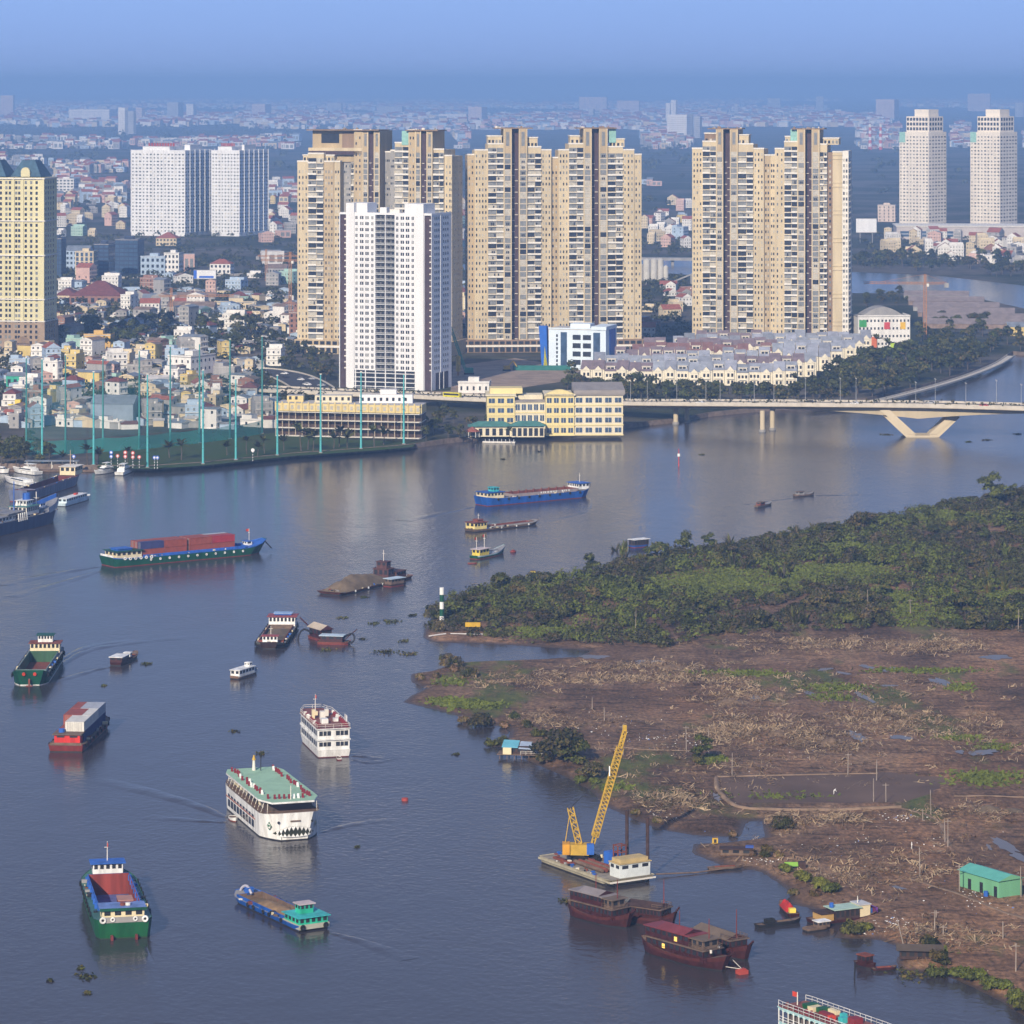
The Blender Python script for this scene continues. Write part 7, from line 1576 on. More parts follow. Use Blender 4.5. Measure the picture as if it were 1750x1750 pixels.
for i in range(4): b = MB(); b.cyl((-L*.12, -B*.28+i*1.1, 2.1), (L*.26, -B*.28+i*1.1, 2.1), .45, RUST if i % 2 else WOOD, n=10); b.build('steel_pipe', t)
b = MB(); b.box(-L*.36, -B*.4, 1.6, -L*.1, -B*.3, 2.0, RUST); b.build('deck_beam', t); b = MB(); b.cbox((L*.02, B*.32, 1.6), (3.2, 2.4, 2.6), DBLUE); b.build('generator_box', t)
b = MB()
for x in (L*.10, L*.16):
    for y in (B*.22, B*.40): b.bar((x, y, 1.6), (x, y, 6.4), .22, RUST)
for z in (3.2, 4.8, 6.3): b.bar((L*.10,B*.22,z), (L*.16,B*.22,z), .18, RUST); b.bar((L*.10,B*.4,z), (L*.16,B*.4,z), .18, RUST); b.bar((L*.10,B*.22,z), (L*.10,B*.4,z), .18, RUST); b.bar((L*.16,B*.22,z), (L*.16,B*.4,z), .18, RUST)
b.build('leader_frame', t)
tc_ = t; base = local(t, -L*.18, .6, 1.6)
t = thing('crawler_crane', 'yellow crawler crane with a tall lattice boom standing on the flat work barge', 'crane', base, 0)
for s in (-1, 1): b = MB(); b.T = Matrix.Rotation(tc_.rotation_euler.z, 4, 'Z'); b.box(-2.8, s*1.7-.45, 0, 2.8, s*1.7+.45, 1.2, TYRE); b.build('track', t)
b = MB(); b.T = Matrix.Rotation(R(-6), 4, 'Z'); b.box(-4.6, -1.5, 1.3, .8, 1.5, 3.6, YLC); b.build('upper_body', t); b = MB(); b.box(-5.2, -1.7, 1.5, -3.6, 1.7, 3.8, M('counterweight_orange', (.62,.30,.03), .6)); b.build('counterweight', t); b = MB(); b.box(.2, -1.6, 1.5, 1.8, -.2, 3.8, DBLUE); b.build('cab', t)
tip = Vector(((1047-985)*785/FPX+.6, 1.0, 28.5)); foot = Vector((1.3, .6, 2.6))
b = MB(); lattice(b, foot, foot+(tip-foot)*.14, .7, 2, YLC, .16); lattice(b, foot+(tip-foot)*.1, foot+(tip-foot)*.86, 1.45, 22, YLC, .13); lattice(b, foot+(tip-foot)*.86, tip, .8, 4, YLC, .18); b.build('boom', t); b = MB(); b.cbox(tip, (.9,.6,1.4), YLC); b.build('boom_head', t)
b = MB(); lattice(b, (-1.5,.4,3.6), (-3.4,.4,11.5), 1.3, 5, YLC, .18); b.bar((-4.6,.4,3.6), (-3.4,.4,11.5), .16, YLC); b.build('gantry', t)
b = MB(); b.bar((-3.4,.2,11.5), foot+(tip-foot)*.72, .07, HBLK); b.bar((-3.4,.7,11.5), foot+(tip-foot)*.72, .07, HBLK); b.bar(tip, tip+Vector((.2,0,-6)), .06, HBLK); b.build('cables', t); b = MB(); q = foot+(tip-foot)*.66; b.cbox(q+Vector((-.9,-.9,-1)), (.25,.1,2.2), HWHITE); b.build('load_plate', t)
# ---- q: dark wooden junks
def junk(lab, stern, bow, decks=2, roofm=DKW2, masts=1, B=5.2, ext=2.0, lamps=True):
    t, L = ship('wooden_junk', lab, stern, bow, 'boat', ext); b, secs = hull(L, B, 1.6, DKW, WOOD, .35, .18, .25, .6, 1.7, 1.6, .07, .05, boot=HBLK, band=paint('wood_rail_red', (.085,.024,.02))); b.build('hull', t)
    cabin(t, -L*.40, L*.30, B*.86, 1.5, 2.0, DKW, WOOD, .35, 10, 3, .45, name='main_cabin')
    if decks > 1:
        cabin(t, -L*.42, L*.12, B*.80, 3.7, 1.9, DKW, roofm, .3, 8, 3, .4, name='upper_cabin')
        b = MB(); b.gable(-L*.26, -B*.4, L*.06, B*.4, 5.8, .8, roofm, DKW, 'x', .3); b.build('pitched_roof', t); cabin(t, L*.14, L*.28, B*.7, 3.7, 1.7, WOOD, M('thatch_brown', (.16,.12,.09), .9), .5, 2, 2, .6, name='fore_awning')
    else: b = MB(); b.gable(-L*.36, -B*.43, L*.24, B*.43, 3.7, .9, roofm, DKW, 'x', .4); b.build('pitched_roof', t)
    rails(t, [(-L*.44,-B*.45),(L*.34,-B*.45)], 1.6, .8, DKW); rails(t, [(L*.12,-B*.4),(L*.32,-B*.38),(L*.32,B*.38),(L*.12,B*.4)], 3.7, .8, WOOD, post=1.0)
    for k in range(masts): x = (L*.26, -L*.1)[k]; b = MB(); b.cyl((x,0,3), (x,0,9.5), .13, HRED, .07, 6); b.build('mast', t)
    b = MB(); b.bar((L*.47,0,2.8), (L*.56,0,4.2), .35, DKW); b.build('stem_post', t)
    if lamps:
        for (x, s) in ((L*.36,-1), (L*.3,1)): b = MB(); b.cyl((x, s*B*.3, 3.4), (x, s*B*.3, 4.0), .25, OFFW, n=8); b.build('deck_lantern', t)
        for i, x in enumerate((-L*.2, -L*.05)): b = MB(); b.box(x, -B*.43-.1, 2.1+i*2, x+.8, -B*.43-.02, 3.0+i*2, M('lit_window', (.8,.55,.15), .5, emit=(.55,.33,.06))); b.build('lit_window', t)
    return t, L
junk('dark red wooden junk with a flat grey top deck below the crane barge', (984,1563), (1074,1586), 2, M('grey_top_deck', (.24,.21,.21), .85), 2, lamps=False)
junk('low dark junk with a brown ridged roof moored behind the flat-topped junk', (1072,1572), (1152,1584), 1, DKW2, 1, 5.0, 1, False)
tj, Lj = junk('dark red wooden junk with a red pitched roof moored to a red buoy', (1112,1624), (1240,1660), 2, M('red_roof_paint', (.20,.045,.05), .6), 2, 5.8, 2)
junk('dark junk with thatch awnings half hidden behind the red-roofed junk', (1190,1612), (1279,1642), 1, M('thatch_brown', (1,1,1)), 1, 5.0, 1, False)
b = MB(); q = P(1268, 1664); b.box(-1.0, -.8, -.4, 1.0, .8, .75, M('buoy_red', (.42,.07,.05), .6)); b.box(-.7, -.5, .75, .7, .5, 1.0, M('buoy_red', (1,1,1))); b.build('mooring_buoy', loc=q, rz=.5, label='square red mooring buoy at the bow of the red-roofed junk', cat='buoy')
b = MB(); b.bar(P(1240,1652,1.6), q+Vector((0,0,.9)), .1, OFFW); b.bar(P(1252,1640,1.8), q+Vector((0,0,.9)), .1, OFFW); b.build('mooring_rope', label='pale mooring ropes from the junk to the square red buoy', cat='rope')
b = MB(); b.cyl((0,0,-.3), (0,0,.6), .8, M('buoy_red', (1,1,1)), n=10); b.build('float_buoy', loc=P(692,1368), label='small brown-red float alone in mid river', cat='buoy')
# ---- r: turquoise tour boat at the bottom
t, L = ship('tour_boat', 'turquoise two-deck tour boat with a red-brown roof deck, cut by the bottom frame', (1345,1778), (1530,1846), 'boat'); b, secs = hull(L, 7, 1.9, M('pale_turquoise', (.42,.66,.66), .5), DECK, .2, .1, .3, .75, 1.0, .8, .03, .03, boot=HBLK); b.build('hull', t)
for lev, z in enumerate((1.8, 4.4)):
    pl = [(x, w*.95) for x, xl, w, wl, zz in secs if -L*.46 < x < L*.44]; po = [(x, -w) for x, w in pl]+[(x, w) for x, w in pl[::-1]]
    if lev: b = MB(); b.prism(po, z-.15, z+.05, M('pale_turquoise', (1,1,1)), DECK, True); b.build('deck_plate', t)
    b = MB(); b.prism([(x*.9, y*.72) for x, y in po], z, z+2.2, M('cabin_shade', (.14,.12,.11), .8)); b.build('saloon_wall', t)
    rails(t, po, z, 1.0, HWHITE, post=1.6)
    b = MB()
    for i in range(0, len(pl), 1):
        for s in (-1, 1): x, w = pl[i]; b.bar((x, s*w, z), (x, s*w, z+2.45), .16, HWHITE)
    b.build('deck_posts', t, kind='stuff')
    b = MB()
    for i in range(len(pl)-1):
        for s in (-1, 1):
            (x0, w0), (x1, w1) = pl[i], pl[i+1]; xm, wm = (x0+x1)/2, (w0+w1)/2; b.add([(x0,s*w0,z+2.4),(x1,s*w1,z+2.4),(x1,s*w1,z+1.9),(xm,s*wm,z+2.2),(x0,s*w0,z+1.9)], [(0,1,2,3,4)], M('pale_turquoise', (1,1,1)))
    b.build('scalloped_valance', t, kind='stuff')
b = MB(); b.prism([(x*1.02, y*1.05) for x, y in po], 6.85, 7.1, M('pale_turquoise', (1,1,1)), BRDECK, True); b.build('roof_deck', t); rails(t, [(x*1.0, y*1.02) for x, y in po], 7.1, 1.1, HWHITE, post=1.8)
for (x, y, w, d_, h, m) in ((-L*.30, .6, 1.8, 2.4, .9, HGREEN2), (-L*.25, .4, 1.6, 2.2, .8, CREAMP), (-L*.20, 1, 1.6, 2, .8, HGREEN2), (-L*.10, -.6, 3, 1.2, .8, CHR), (-L*.02, -1.5, 1.2, 1.2, .9, ORF), (0, .8, 1.0, 1.0, 1.1, TURQ), (L*.05, -.4, 1.2, 1.6, 1.0, TURQ), (-L*.14, 2, 2.6, 1, .7, CREAMP), (L*.1, 1, 2, 2, 1, CHR)): b = MB(); b.cbox((x, y, 7.1), (w, d_, h), m); b.build('deck_box', t)
mast(t, -L*.40, 0, 7.1, 2.4, OFFW, True, .3); deck_chairs(t, [(-L*.38+i*1.4, -2.6) for i in range(10)], 7.1, (CHR, BRDECK), (.8, .6))
# ---- s: boats at the muddy shore
t, L = ship('houseboat', 'long brown houseboat with pale green roof moored at the muddy shore', (1385,1580), (1500,1566), 'boat'); b, secs = hull(L, 4.6, .9, DKW, WOOD, .25, .1, .3, .8, 1.2, .2, boot=HBLK); b.build('hull', t)
cabin(t, -L*.2, L*.16, 3.8, .9, 1.9, DKW2, M('pale_green_sheet', (.40,.55,.46), .6), .4, 5, 2, .7); cabin(t, L*.17, L*.32, 3.6, .9, 2.3, CREAMP, M('pale_grey_sheet', (.5,.5,.5), .6), .2, 0, 1, name='aft_hut'); cabin(t, -L*.40, -L*.22, 3.6, .9, 1.3, M('ochre_board', (.45,.28,.10), .8), DKW2, .2, 0, 0, name='fore_hut'); mast(t, L*.2, 0, 3.4, 1.4, OFFW, False, 0)
b = MB(); b.cyl((-L*.19,0,3.1), (-L*.19,0,4.0), .45, DBLUE, n=10); b.build('water_barrel', t)
for i, (x, m) in enumerate(((L*.36, DBLUE), (L*.40, CHR), (L*.43, M('cloth_purple', (.15,.05,.25), .8)))): b = MB(); b.cbox((x, 0, 1.2), (.9, 2.4, 1.0), m); b.build('cargo_bundle', t)
t, L = ship('sampan', 'long low dark sampan lying off the houseboat', (1292,1586), (1368,1576), 'boat'); b, secs = hull(L, 2.0, .7, HBLK, WOOD, .3, .1, .2, .8, .5, .1, hold=(-L*.3, L*.3, .7), hd=.4, coam=.1, holdm=WOOD, boot=HBLK); b.build('hull', t); b = MB(); b.cbox((-L*.2,0,.7), (2,1.2,.9), TYRE); b.build('engine', t)
t, L = ship('cargo_boat', 'dark red boat piled with a red and yellow tarpaulin', (1356,1568), (1338,1550), 'boat'); b, secs = hull(L+2, 2.6, .8, DKW, WOOD, .3, .1, .3, .8, .6, .2, boot=HBLK); b.build('hull', t); heap(t, -L*.3, L*.45, 2.2, .7, 1.6, M('red_tarpaulin', (.45,.03,.02), .6), 'tarpaulin', 4); b = MB(); b.cbox((-L*.38,0,.8), (1.0,1.4,.9), YLP); b.build('yellow_bundle', t)
t, L = ship('workboat', 'small low boat with a white canopy beside the houseboat', (1375,1592), (1418,1586), 'boat'); b, secs = hull(L, 2.4, .7, WOOD, WOOD, .3, .1, .3, .8, .3, boot=HBLK); b.build('hull', t); cabin(t, -L*.05, L*.4, 2.0, .7, 1.0, WOOD, HWHITE, .2, 3, 1, .5)
t, L = ship('wooden_boat', 'small red-brown cabin boat by the stakes at the lower shore', (1468,1648), (1492,1655), 'boat'); b, secs = hull(L+1, 2.4, .8, DKW, WOOD, .3, .1, .3, .8, .4, boot=HBLK); b.build('hull', t); cabin(t, -L*.35, L*.25, 2.0, .8, 1.4, DKW, RUST, .2, 2, 2, .5)
t, L = ship('sampan', 'empty flat sampan moored ahead of the red-brown cabin boat', (1490,1660), (1532,1657), 'boat'); b, secs = hull(L, 1.9, .6, DKW, WOOD, .3, .1, .3, .8, .3, hold=(-L*.3, L*.3, .6), hd=.3, coam=.1, boot=HBLK); b.build('hull', t)
t, L = ship('sampan', 'grey wooden sampan pulled up under the rubbish bank', (1210,1487), (1268,1484), 'boat'); b, secs = hull(L, 1.8, .6, WOOD, WOOD, .3, .1, .3, .8, .3, hold=(-L*.3, L*.3, .6), hd=.3, coam=.1, boot=HBLK); b.build('hull', t)
# ---- t: small boats beyond the island
for (st, bw_, lab) in (((1292,868), (1318,862), 'small rowing boat with a brown cabin, nearer the island'), ((1357,849), (1391,846), 'small dark rowing boat out past the island, the farther one')):
    t, L = ship('rowing_boat', lab, st, bw_, 'boat'); b, secs = hull(L, 2.6, .8, WOOD, DECK, .3, .15, .2, .7, .8, .3, boot=HBLK); b.build('hull', t); cabin(t, -L*.35, -L*.05, 1.9, .8, 1.1, RUST if st[0] < 1300 else GREYP, WOOD, .2, 1, 1, .4)
t, L = ship('ferry_boat', 'white-roofed boat half hidden behind the island scrub', (1078,936), (1107,933), 'boat'); b, secs = hull(L, 3.6, .9, HBLUE, DECK, .25, .1, .3, .8, .5); b.build('hull', t); cabin(t, -L*.45, L*.4, 3.2, .9, 2.0, DKW2, HWHITE, .4, 5, 2, .7)
# ---- u: ships at the left berth
t, L = ship('coaster', 'navy blue ship with grey bow and blue masts at the left frame edge', (-45,922), (98,888), 'ship'); B = 11
b, secs = hull(L, B, 5.0, paint('hull_navy', (.035,.045,.11)), DECK, .25, .06,   .12, .9, 4.0, .5, .07, boot=paint('boot_maroon', (.10,.03,.03)), hold=(-L*.1, L*.2, 3.2), hd=2, coam=.8, band=paint('hull_navy', (1,1,1))); b.build('hull', t)
b = MB()
for s in (-1, 1):
    for i in range(len(secs)-1):
        if secs[i][0] > L*.22: x0, _, w0, _, z0 = secs[i]; x1, _, w1, _, z1 = secs[i+1]; b.add([(x0,s*w0,z0-.6),(x1,s*w1,z1-.6),(x1,s*w1,z1+1.6),(x0,s*w0,z0+1.6)], [(0,1,2,3) if s < 0 else (3,2,1,0)], M('bulwark_grey', (.38,.42,.48), .6)); b.add([(x0,s*(w0-.2),z0-.6),(x1,s*(w1-.2),z1-.6),(x1,s*(w1-.2),z1+1.6),(x0,s*(w0-.2),z0+1.6)], [(3,2,1,0) if s < 0 else (0,1,2,3)], DBLUE)
b.build('bow_bulwark', t)
cabin(t, -L*.35, -L*.12, 8, 4.2, 2.6, HWHITE, DECK, .6, 6, 4, name='deckhouse'); cabin(t, -L*.2, -L*.02, 7.4, 7.0, .5, DECK, DECK, .8, 0, 0, name='bridge_deck'); cabin(t, L*.02, L*.17, 7.6, 5.6, 3.0, OFFW, TEALR, .4, 6, 4, .5, name='wheelhouse'); cabin(t, L*.06, L*.13, 4.6, 8.9, 1.8, HWHITE, HWHITE, .5, 3, 3, .5, name='upper_bridge'); cabin(t, -L*.09, -L*.01, 4, 5.0, 1.6, RUST, DECK, .2, 2, 2, .4, name='winch_house'); cabin(t, L*.25, L*.31, 3, 6.6, 1.6, HWHITE, DBLUE, .2, 2, 2, .4, name='bow_house')
for (x, h, m) in ((-L*.03, 14, DBLUE), (L*.24, 8, OFFW), (-L*.25, 9, OFFW)): mast(t, x, 0, 5, h, m, False, 2.4, .28)
b = MB(); b.cyl((L*.12,0,10.8), (L*.12,0,13.4), 1.5, DBLUE, 1.5, 12); b.build('funnel', t); b = MB(); b.cyl((L*.06,2,8.6), (L*.06,2,10.6), .9, HWHITE, .3, 12); b.cyl((L*.06,2,7.4), (L*.06,2,8.7), .4, HWHITE, n=8); b.build('radar_dome', t)
for i in range(5): b = MB(); q = -L*.12+i*1.6; b.bar((q,-B*.5,4.2), (q+.4,-B*.46,7.2), .35, HWHITE); b.build('davit', t)
t, L = ship('rusty_ship', 'rusty maroon ship with a raised cream stern house behind the navy ship', (30,858), (132,824), 'ship'); b, secs = hull(L, 9, 4.0, paint('hull_slate', (.14,.16,.24)), RUST, .2, .08, .3, .9, 1.5, 1.0, .05, hold=(-L*.35, L*.28, 3.6), hd=2.8, holdm=paint('hold_maroon', (.13,.025,.025), .8), coam=.3, boot=HRED); b.build('hull', t)
cabin(t, L*.33, L*.46, 7, 4.6, 3.4, CREAMP, OFFW, .5, 4, 3, name='deckhouse'); mast(t, L*.38, 0, 8, 7, M('mast_tan', (.55,.40,.26), .7), False, 2.4, .2)
def yacht(lab, stern, bow, fly=True, B=4.4):
    t, L = ship('motor_yacht', lab, stern, bow, 'boat'); b, secs = hull(L, B, 1.5, HWHITE, OFFW, .45, .05, .08, .92, .9, 0, .08, boot=HBLK); b.build('hull', t)
    b = MB(); w = B*.38; b.loft([[(-L*.38,-w,1.5),(L*.2,-w*.8,1.7),(L*.2,w*.8,1.7),(-L*.38,w,1.5)],[(-L*.36,-w*.9,2.9),(L*.04,-w*.75,2.9),(L*.04,w*.75,2.9),(-L*.36,w*.9,2.9)]], HWHITE); b.build('cabin', t)
    b = MB(); b.loft([[(-L*.3,-w*1.0,2.0),(L*.17,-w*.86,2.0),(L*.17,w*.86,2.0),(-L*.3,w*1.0,2.0)],[(-L*.3,-w*.96,2.5),(L*.11,-w*.83,2.5),(L*.11,w*.83,2.5),(-L*.3,w*.96,2.5)]], GLD); b.build('window_band', t)
    if fly: b = MB(); b.box(-L*.3, -w*.8, 2.9, -L*.02, w*.8, 3.4, HWHITE); b.box(-L*.32, -w*.85, 4.5, -L*.06, w*.85, 4.65, HWHITE); b.bar((-L*.3,-w*.7,3.4), (-L*.3,-w*.7,4.5), .12, HWHITE); b.bar((-L*.3,w*.7,3.4), (-L*.3,w*.7,4.5), .12, HWHITE); b.bar((-L*.1,0,3.4), (-L*.14,0,4.5), .2, HWHITE); b.build('flybridge', t)
yacht('white motor yacht, left of the pair at the river wall', (193,806), (161,812)); yacht('white flybridge motor yacht, right of the pair at the river wall', (203,813), (228,803))
yacht('white cream cruiser moored behind the rusty ship', (66,812), (22,806), True, 5); yacht('small white cruiser at the left frame edge', (-6,808), (16,809), False, 3.6); yacht('silver-blue covered cruiser behind the navy ship masts', (56,832), (8,822), False, 5.5)
t, L = ship('passenger_boat', 'pale blue-white passenger boat alongside the rusty ship', (104,866), (152,852), 'boat'); b, secs = hull(L, 4.4, 1.4, M('pale_ice_blue', (.55,.68,.74), .5), OFFW, .25, .06, .25, .9, .5, 0, .05, boot=HBLK); b.build('hull', t); cabin(t, -L*.45, L*.28, 3.8, 1.4, 1.6, M('pale_ice_blue', (1,1,1)), HWHITE, .2, 9, 2, .5); b = MB(); b.cbox((L*.05,.3,3.2), (2.4,1.0,.6), ORF); b.build('roof_raft', t)
# loose gear on the working decks
def clutter(t, spots, seed):
    r = random.Random(seed); b = MB()
    for (x0, x1, y0, y1, z, n) in spots:
        for i in range(n):
            x, y, w = r.uniform(x0, x1), r.uniform(y0, y1), r.uniform(.25, .9); m = r.choice((RUST, WOOD, GREYP, HBLK, OFFW, DBLUE, CREAMP, HBLK))
            if r.random() < .35: b.cyl((x,y,z), (x,y,z+w*.8), w*.4, m, n=8)
            else: b.cbox((x,y,z), (w, w*r.uniform(.5, 1.6), w*r.uniform(.3, .9)), m)
    b.build('deck_gear', t, kind='stuff')
for o in [o for o in COL.objects if o.type == 'EMPTY' and o.get('category') in ('barge', 'ship')]:
    h_ = [c for c in o.children if c.name.startswith(('hull', 'pontoon'))][0]; xs_ = [v.co.x for v in h_.data.vertices]; zs_ = [v.co.z for v in h_.data.vertices]; ys_ = [v.co.y for v in h_.data.vertices]; L_ = max(xs_)-min(xs_); B_ = max(ys_); zd_ = min(z for z, x in zip(zs_, xs_) if z > .5 and abs(x) < L_*.1 ) if False else sorted(z for z, x, y in zip(zs_, xs_, ys_) if abs(x) < L_*.3 and abs(y) > B_*.97 and z > .3)[-1]-.12
    clutter(o, [(L_*.40, L_*.47, -B_*.4, B_*.4, zd_+.35, 7), (-L_*.49, -L_*.46, -B_*.6, B_*.6, zd_, 6), (-L_*.3, L_*.36, -B_*.95, -B_*.84, zd_, 12), (-L_*.3, L_*.36, B_*.84, B_*.95, zd_, 10)], hash(o.name) % 1000 if False else len(o.children))
clutter(tc_, [(-L*.4, L*.2, -5, 5, 1.55, 40)], 77)
# berth pontoon
b = MB(); q = P(70, 806); b.box(-26, -1.2, .1, 26, 1.2, .9, WOOD); b.build('floating_jetty', loc=q, rz=R(-2), label='long low jetty between the yachts and the river wall', cat='jetty'); b = MB(); b.box(-12, 0, 3.2, 12, 4, 3.5, TIN)
for x in (-11, 0, 11): b.bar((x,.4,0), (x,.4,3.2), .25, OFFW); b.bar((x,3.6,0), (x,3.6,3.2), .25, OFFW)
b.build('jetty_shelter', loc=P(88,801,GZ), label='open grey-roofed jetty shelter behind the yachts', cat='shelter')
b = MB(); q = P(853, 757); b.box(-8, -1.2, .1, 8, 1.2, .7, OFFW); 
for i in range(8): b.bar((-7+i*2, 1.1, .7), (-7+i*2, 1.1, 1.7), .2, HWHITE)
b.build('landing_stage', loc=q, rz=R(-10), label='small white landing stage below the club house', cat='jetty')
# markers
def bands(name, x, y, h, r, cols, lab):
    q = P(x, y, .6); q.z = max(isle_z(q.x, q.y), 0); b = MB(); n = len(cols)
    for i, c in enumerate(cols): b.cyl((0,0,h*i/n-(.3 if i == 0 else 0)), (0,0,h*(i+1)/n), r, c, n=14)
    t = put(name, b.mesh(name), None, q, None, None, lab, 'beacon'); return t
t = bands('channel_beacon', 755, 1066, 11.5, .72, [HWHITE, HGREEN, HWHITE, HGREEN, HWHITE], 'green and white banded beacon column on the island tip')
b = MB(); 
for s in (-1, 1): b.cyl((s*.0,-.74,1.3+s*.42), (0,-.78,1.3+s*.42), .42, HBLK, n=14); b.cyl((0,-.78,1.3+s*.42), (0,-.8,1.3+s*.42), .2, HWHITE, n=12)
b.build('painted_number', t)
b = MB(); q = P(1160, 797); b.cyl((0,0,-1), (0,0,4.5), .22, ORF, n=8); b.cyl((0,0,4.5), (0,0,5.8), .6, HWHITE, n=8); b.cyl((0,0,5.8), (0,0,8), .14, ORF, n=6); b.build('channel_marker', loc=q, label='slim red and white channel marker standing in mid river', cat='beacon')
b = MB(); b.cyl((0,0,-1), (.15,0,3.2), .16, HBLK, n=7); b.build('mooring_stake', loc=P(1460,1672), label='single black stake in the water below the small cabin boat', cat='stake')
# wakes: low ridges of water
def wake(pts, w, h):
    c = curve([P(*p) for p in pts], 8); v = []; f = []
    for i, p in enumerate(c):
        q = (c[min(i+1, len(c)-1)]-c[max(i-1, 0)]).normalized(); nrm = Vector((-q.y, q.x, 0)); k = i/(len(c)-1); ww = w*1.7*(.4+k*1.6); hh = h*1.9*(1-k*.8)*(.7+.3*math.sin(i*1.3)); fade = min(1, k*6)
        for j in range(5): u = j/2-1; v.append(tuple(p+nrm*u*ww+Vector((0,0,-.02+hh*fade*(1-u*u)))))
    for i in range(len(c)-1):
        for j in range(4): a = i*5+j; f.append((a, a+1, a+6, a+5))
    b = MB(); b.add(v, f, WATER); b.build('wake', kind='structure', smooth=True)
for pts, w, h in [([(172,968),(110,978),(0,1000)], 1.6, .28), ([(176,974),(120,992),(20,1020)], 1.4, .22), ([(810,866),(760,876),(690,890)], 1.6, .25), ([(100,1140),(150,1112),(230,1098),(330,1088)], 1.5, .25), ([(106,1128),(160,1104),(260,1092)], 1.4, .22), ([(195,1139),(160,1146),(110,1160),(40,1176)], 1.0, .22),
        ([(600,1292),(630,1294),(662,1300)], .9, .25), ([(600,1298),(635,1304),(665,1296)], .9, .2), ([(386,1398),(330,1375),(240,1350),(150,1330)], 1.5, .28), ([(546,1424),(590,1412),(640,1404),(680,1402)], 1.2, .2), ([(390,1406),(330,1402),(250,1396)], 1.1, .2), ([(1358,851),(1300,858),(1240,866)], .8, .15), ([(1392,847),(1440,846),(1490,845)], .8, .18), ([(565,1594),(620,1610),(700,1640)], 1.0, .2), ([(240,1612),(250,1660),(270,1750)], 1.2, .2), ([(1010,850),(1000,872),(960,884),(860,900)], 1.2, .2)]: wake(pts, w, h)
# drifting water hyacinth
for (x, y, w) in [(622,1021,14),(585,1056,16),(559,1111,22),(640,1066,18),(670,1062,26),(700,1118,22),(660,1115,34),(400,1250,12),(446,1288,14),(250,1135,14),(178,1172,6),(146,1670,26),(138,1655,10),(86,1676,8),(150,1698,10),(1515,743,16),(1655,755,9),(1688,752,12),(1740,742,12),(922,772,7),(860,785,6),(1200,777,9),(705,1052,12),(690,1096,14),(620,1092,8),(970,1540,22),(1560,1668,60),(780,1290,8),(610,1448,6)]:
    q = P(x, y); W = w*q.y/FPX; n = int(20+W*14); C = np.stack([nr.normal(0, W*.3, n), nr.normal(0, W*.42, n), nr.uniform(.02, .28, n)], 1)
    put('water_hyacinth', quads_mesh('hyacinth', leaves(C, nr.normal(size=(n, 3))*.5+np.array([0,0,1]), .55, 1.4), [LEAF[1], LEAF[2], LEAF[0]], nr.integers(0, 3, n)), None, q, None, None, 'drifting clump of dark green water hyacinth on the river', 'water plant', 'drifting water hyacinth clumps')
# ================================================================ huts, shed, poles on the island
MINTW = M('mint_sheet_wall', (.16,.40,.22), .7, .1, .4, streak=True); MINTR = M('turquoise_sheet_roof', (.12,.42,.34), .5, .08, .4, .4)
a, c, e = P(1640, 1515, .9), P(1707, 1535, .9), P(1760, 1531, .9); d = c-a; t = thing('green_shed', 'long mint green shed with a turquoise roof on the cleared ground', 'shed', a, math.atan2(d.y, d.x)); L, B = d.length, 6.5
b = MB(); b.box(0, 0, -.4, L, B, 3.6, MINTW); b.build('wall', t); b = MB(); b.gable(0, 0, L, B, 3.6, 1.1, MINTR, MINTW, 'x', .4); b.build('roof', t)
for x in (L*.22, L*.52, L*.88): b = MB(); b.box(x, -.08, 0, x+1.0, .02, 2.3, GLD); b.build('doorway', t)
b = MB(); b.cyl((L*.8,-1.4,0), (L*.8,-1.4,1.2), .5, DBLUE, n=10); b.build('water_barrel', loc=local(t, 0, 0, 0), rz=t.rotation_euler.z, label='blue water barrel outside the mint green shed', cat='barrel')
t = thing('stilt_hut', 'ramshackle stilt hut with blue sheet roofs over the river edge', 'hut', P(898, 1296, 0), R(-8)); 
b = MB()
for i in range(8):
    for y in (-1.5, 2.5): b.bar((-6.5+i*1.9, y, -1), (-6.5+i*1.9, y, 1.2), .18, WOOD)
b.build('stilts', t, kind='stuff'); b = MB(); b.box(-7.2, -2, 1.1, 7.4, 3, 1.3, WOOD); b.build('platform', t); cabin(t, -5.5, 2.5, 3.4, 1.3, 1.7, DKW2, DKW2, .1, 5, 2, .6, name='hut_wall', yc=.8)
for (x0, x1, m, z) in ((-6, -1.8, M('sky_blue_sheet', (.14,.42,.52), .6), 3.6), (-1.6, 1.6, M('pale_tarp_blue', (.36,.44,.56), .6), 3.3), (1.8, 4.6, DKW2, 3.1)):
    b = MB(); b.add([(x0,-1.6,z-.5),(x1,-1.6,z-.6),(x1,2.8,z+.5),(x0,2.8,z+.6),(x0,-1.6,z-.6),(x1,-1.6,z-.7),(x1,2.8,z+.4),(x0,2.8,z+.5)], [(0,1,2,3),(7,6,5,4),(0,4,5,1),(2,6,7,3)], m); b.build('roof_sheet', t)
b = MB(); b.box(-5.6, -2.2, 1.3, -3.4, -1.4, 3.0, CREAMP); b.build('white_tank', t); rails(t, [(-1,-2),(7.2,-1.9)], 1.3, .9, OFFW, 'platform_rail', 1.2)
t = thing('shore_hut', 'low thatched shack on the bank above the small cabin boat', 'hut', P(1572, 1640, .4), R(-5)); cabin(t, -4, 4, 3, .5, 1.6, DKW2, M('dark_thatch', (.09,.07,.055), .95), .6, 5, 2, .6, name='hut_wall'); b = MB(); b.gable(-4.4, -2, 4.4, 2, 2.2, .9, M('dark_thatch', (1,1,1)), DKW2, 'x', .3); b.build('thatch_roof', t)
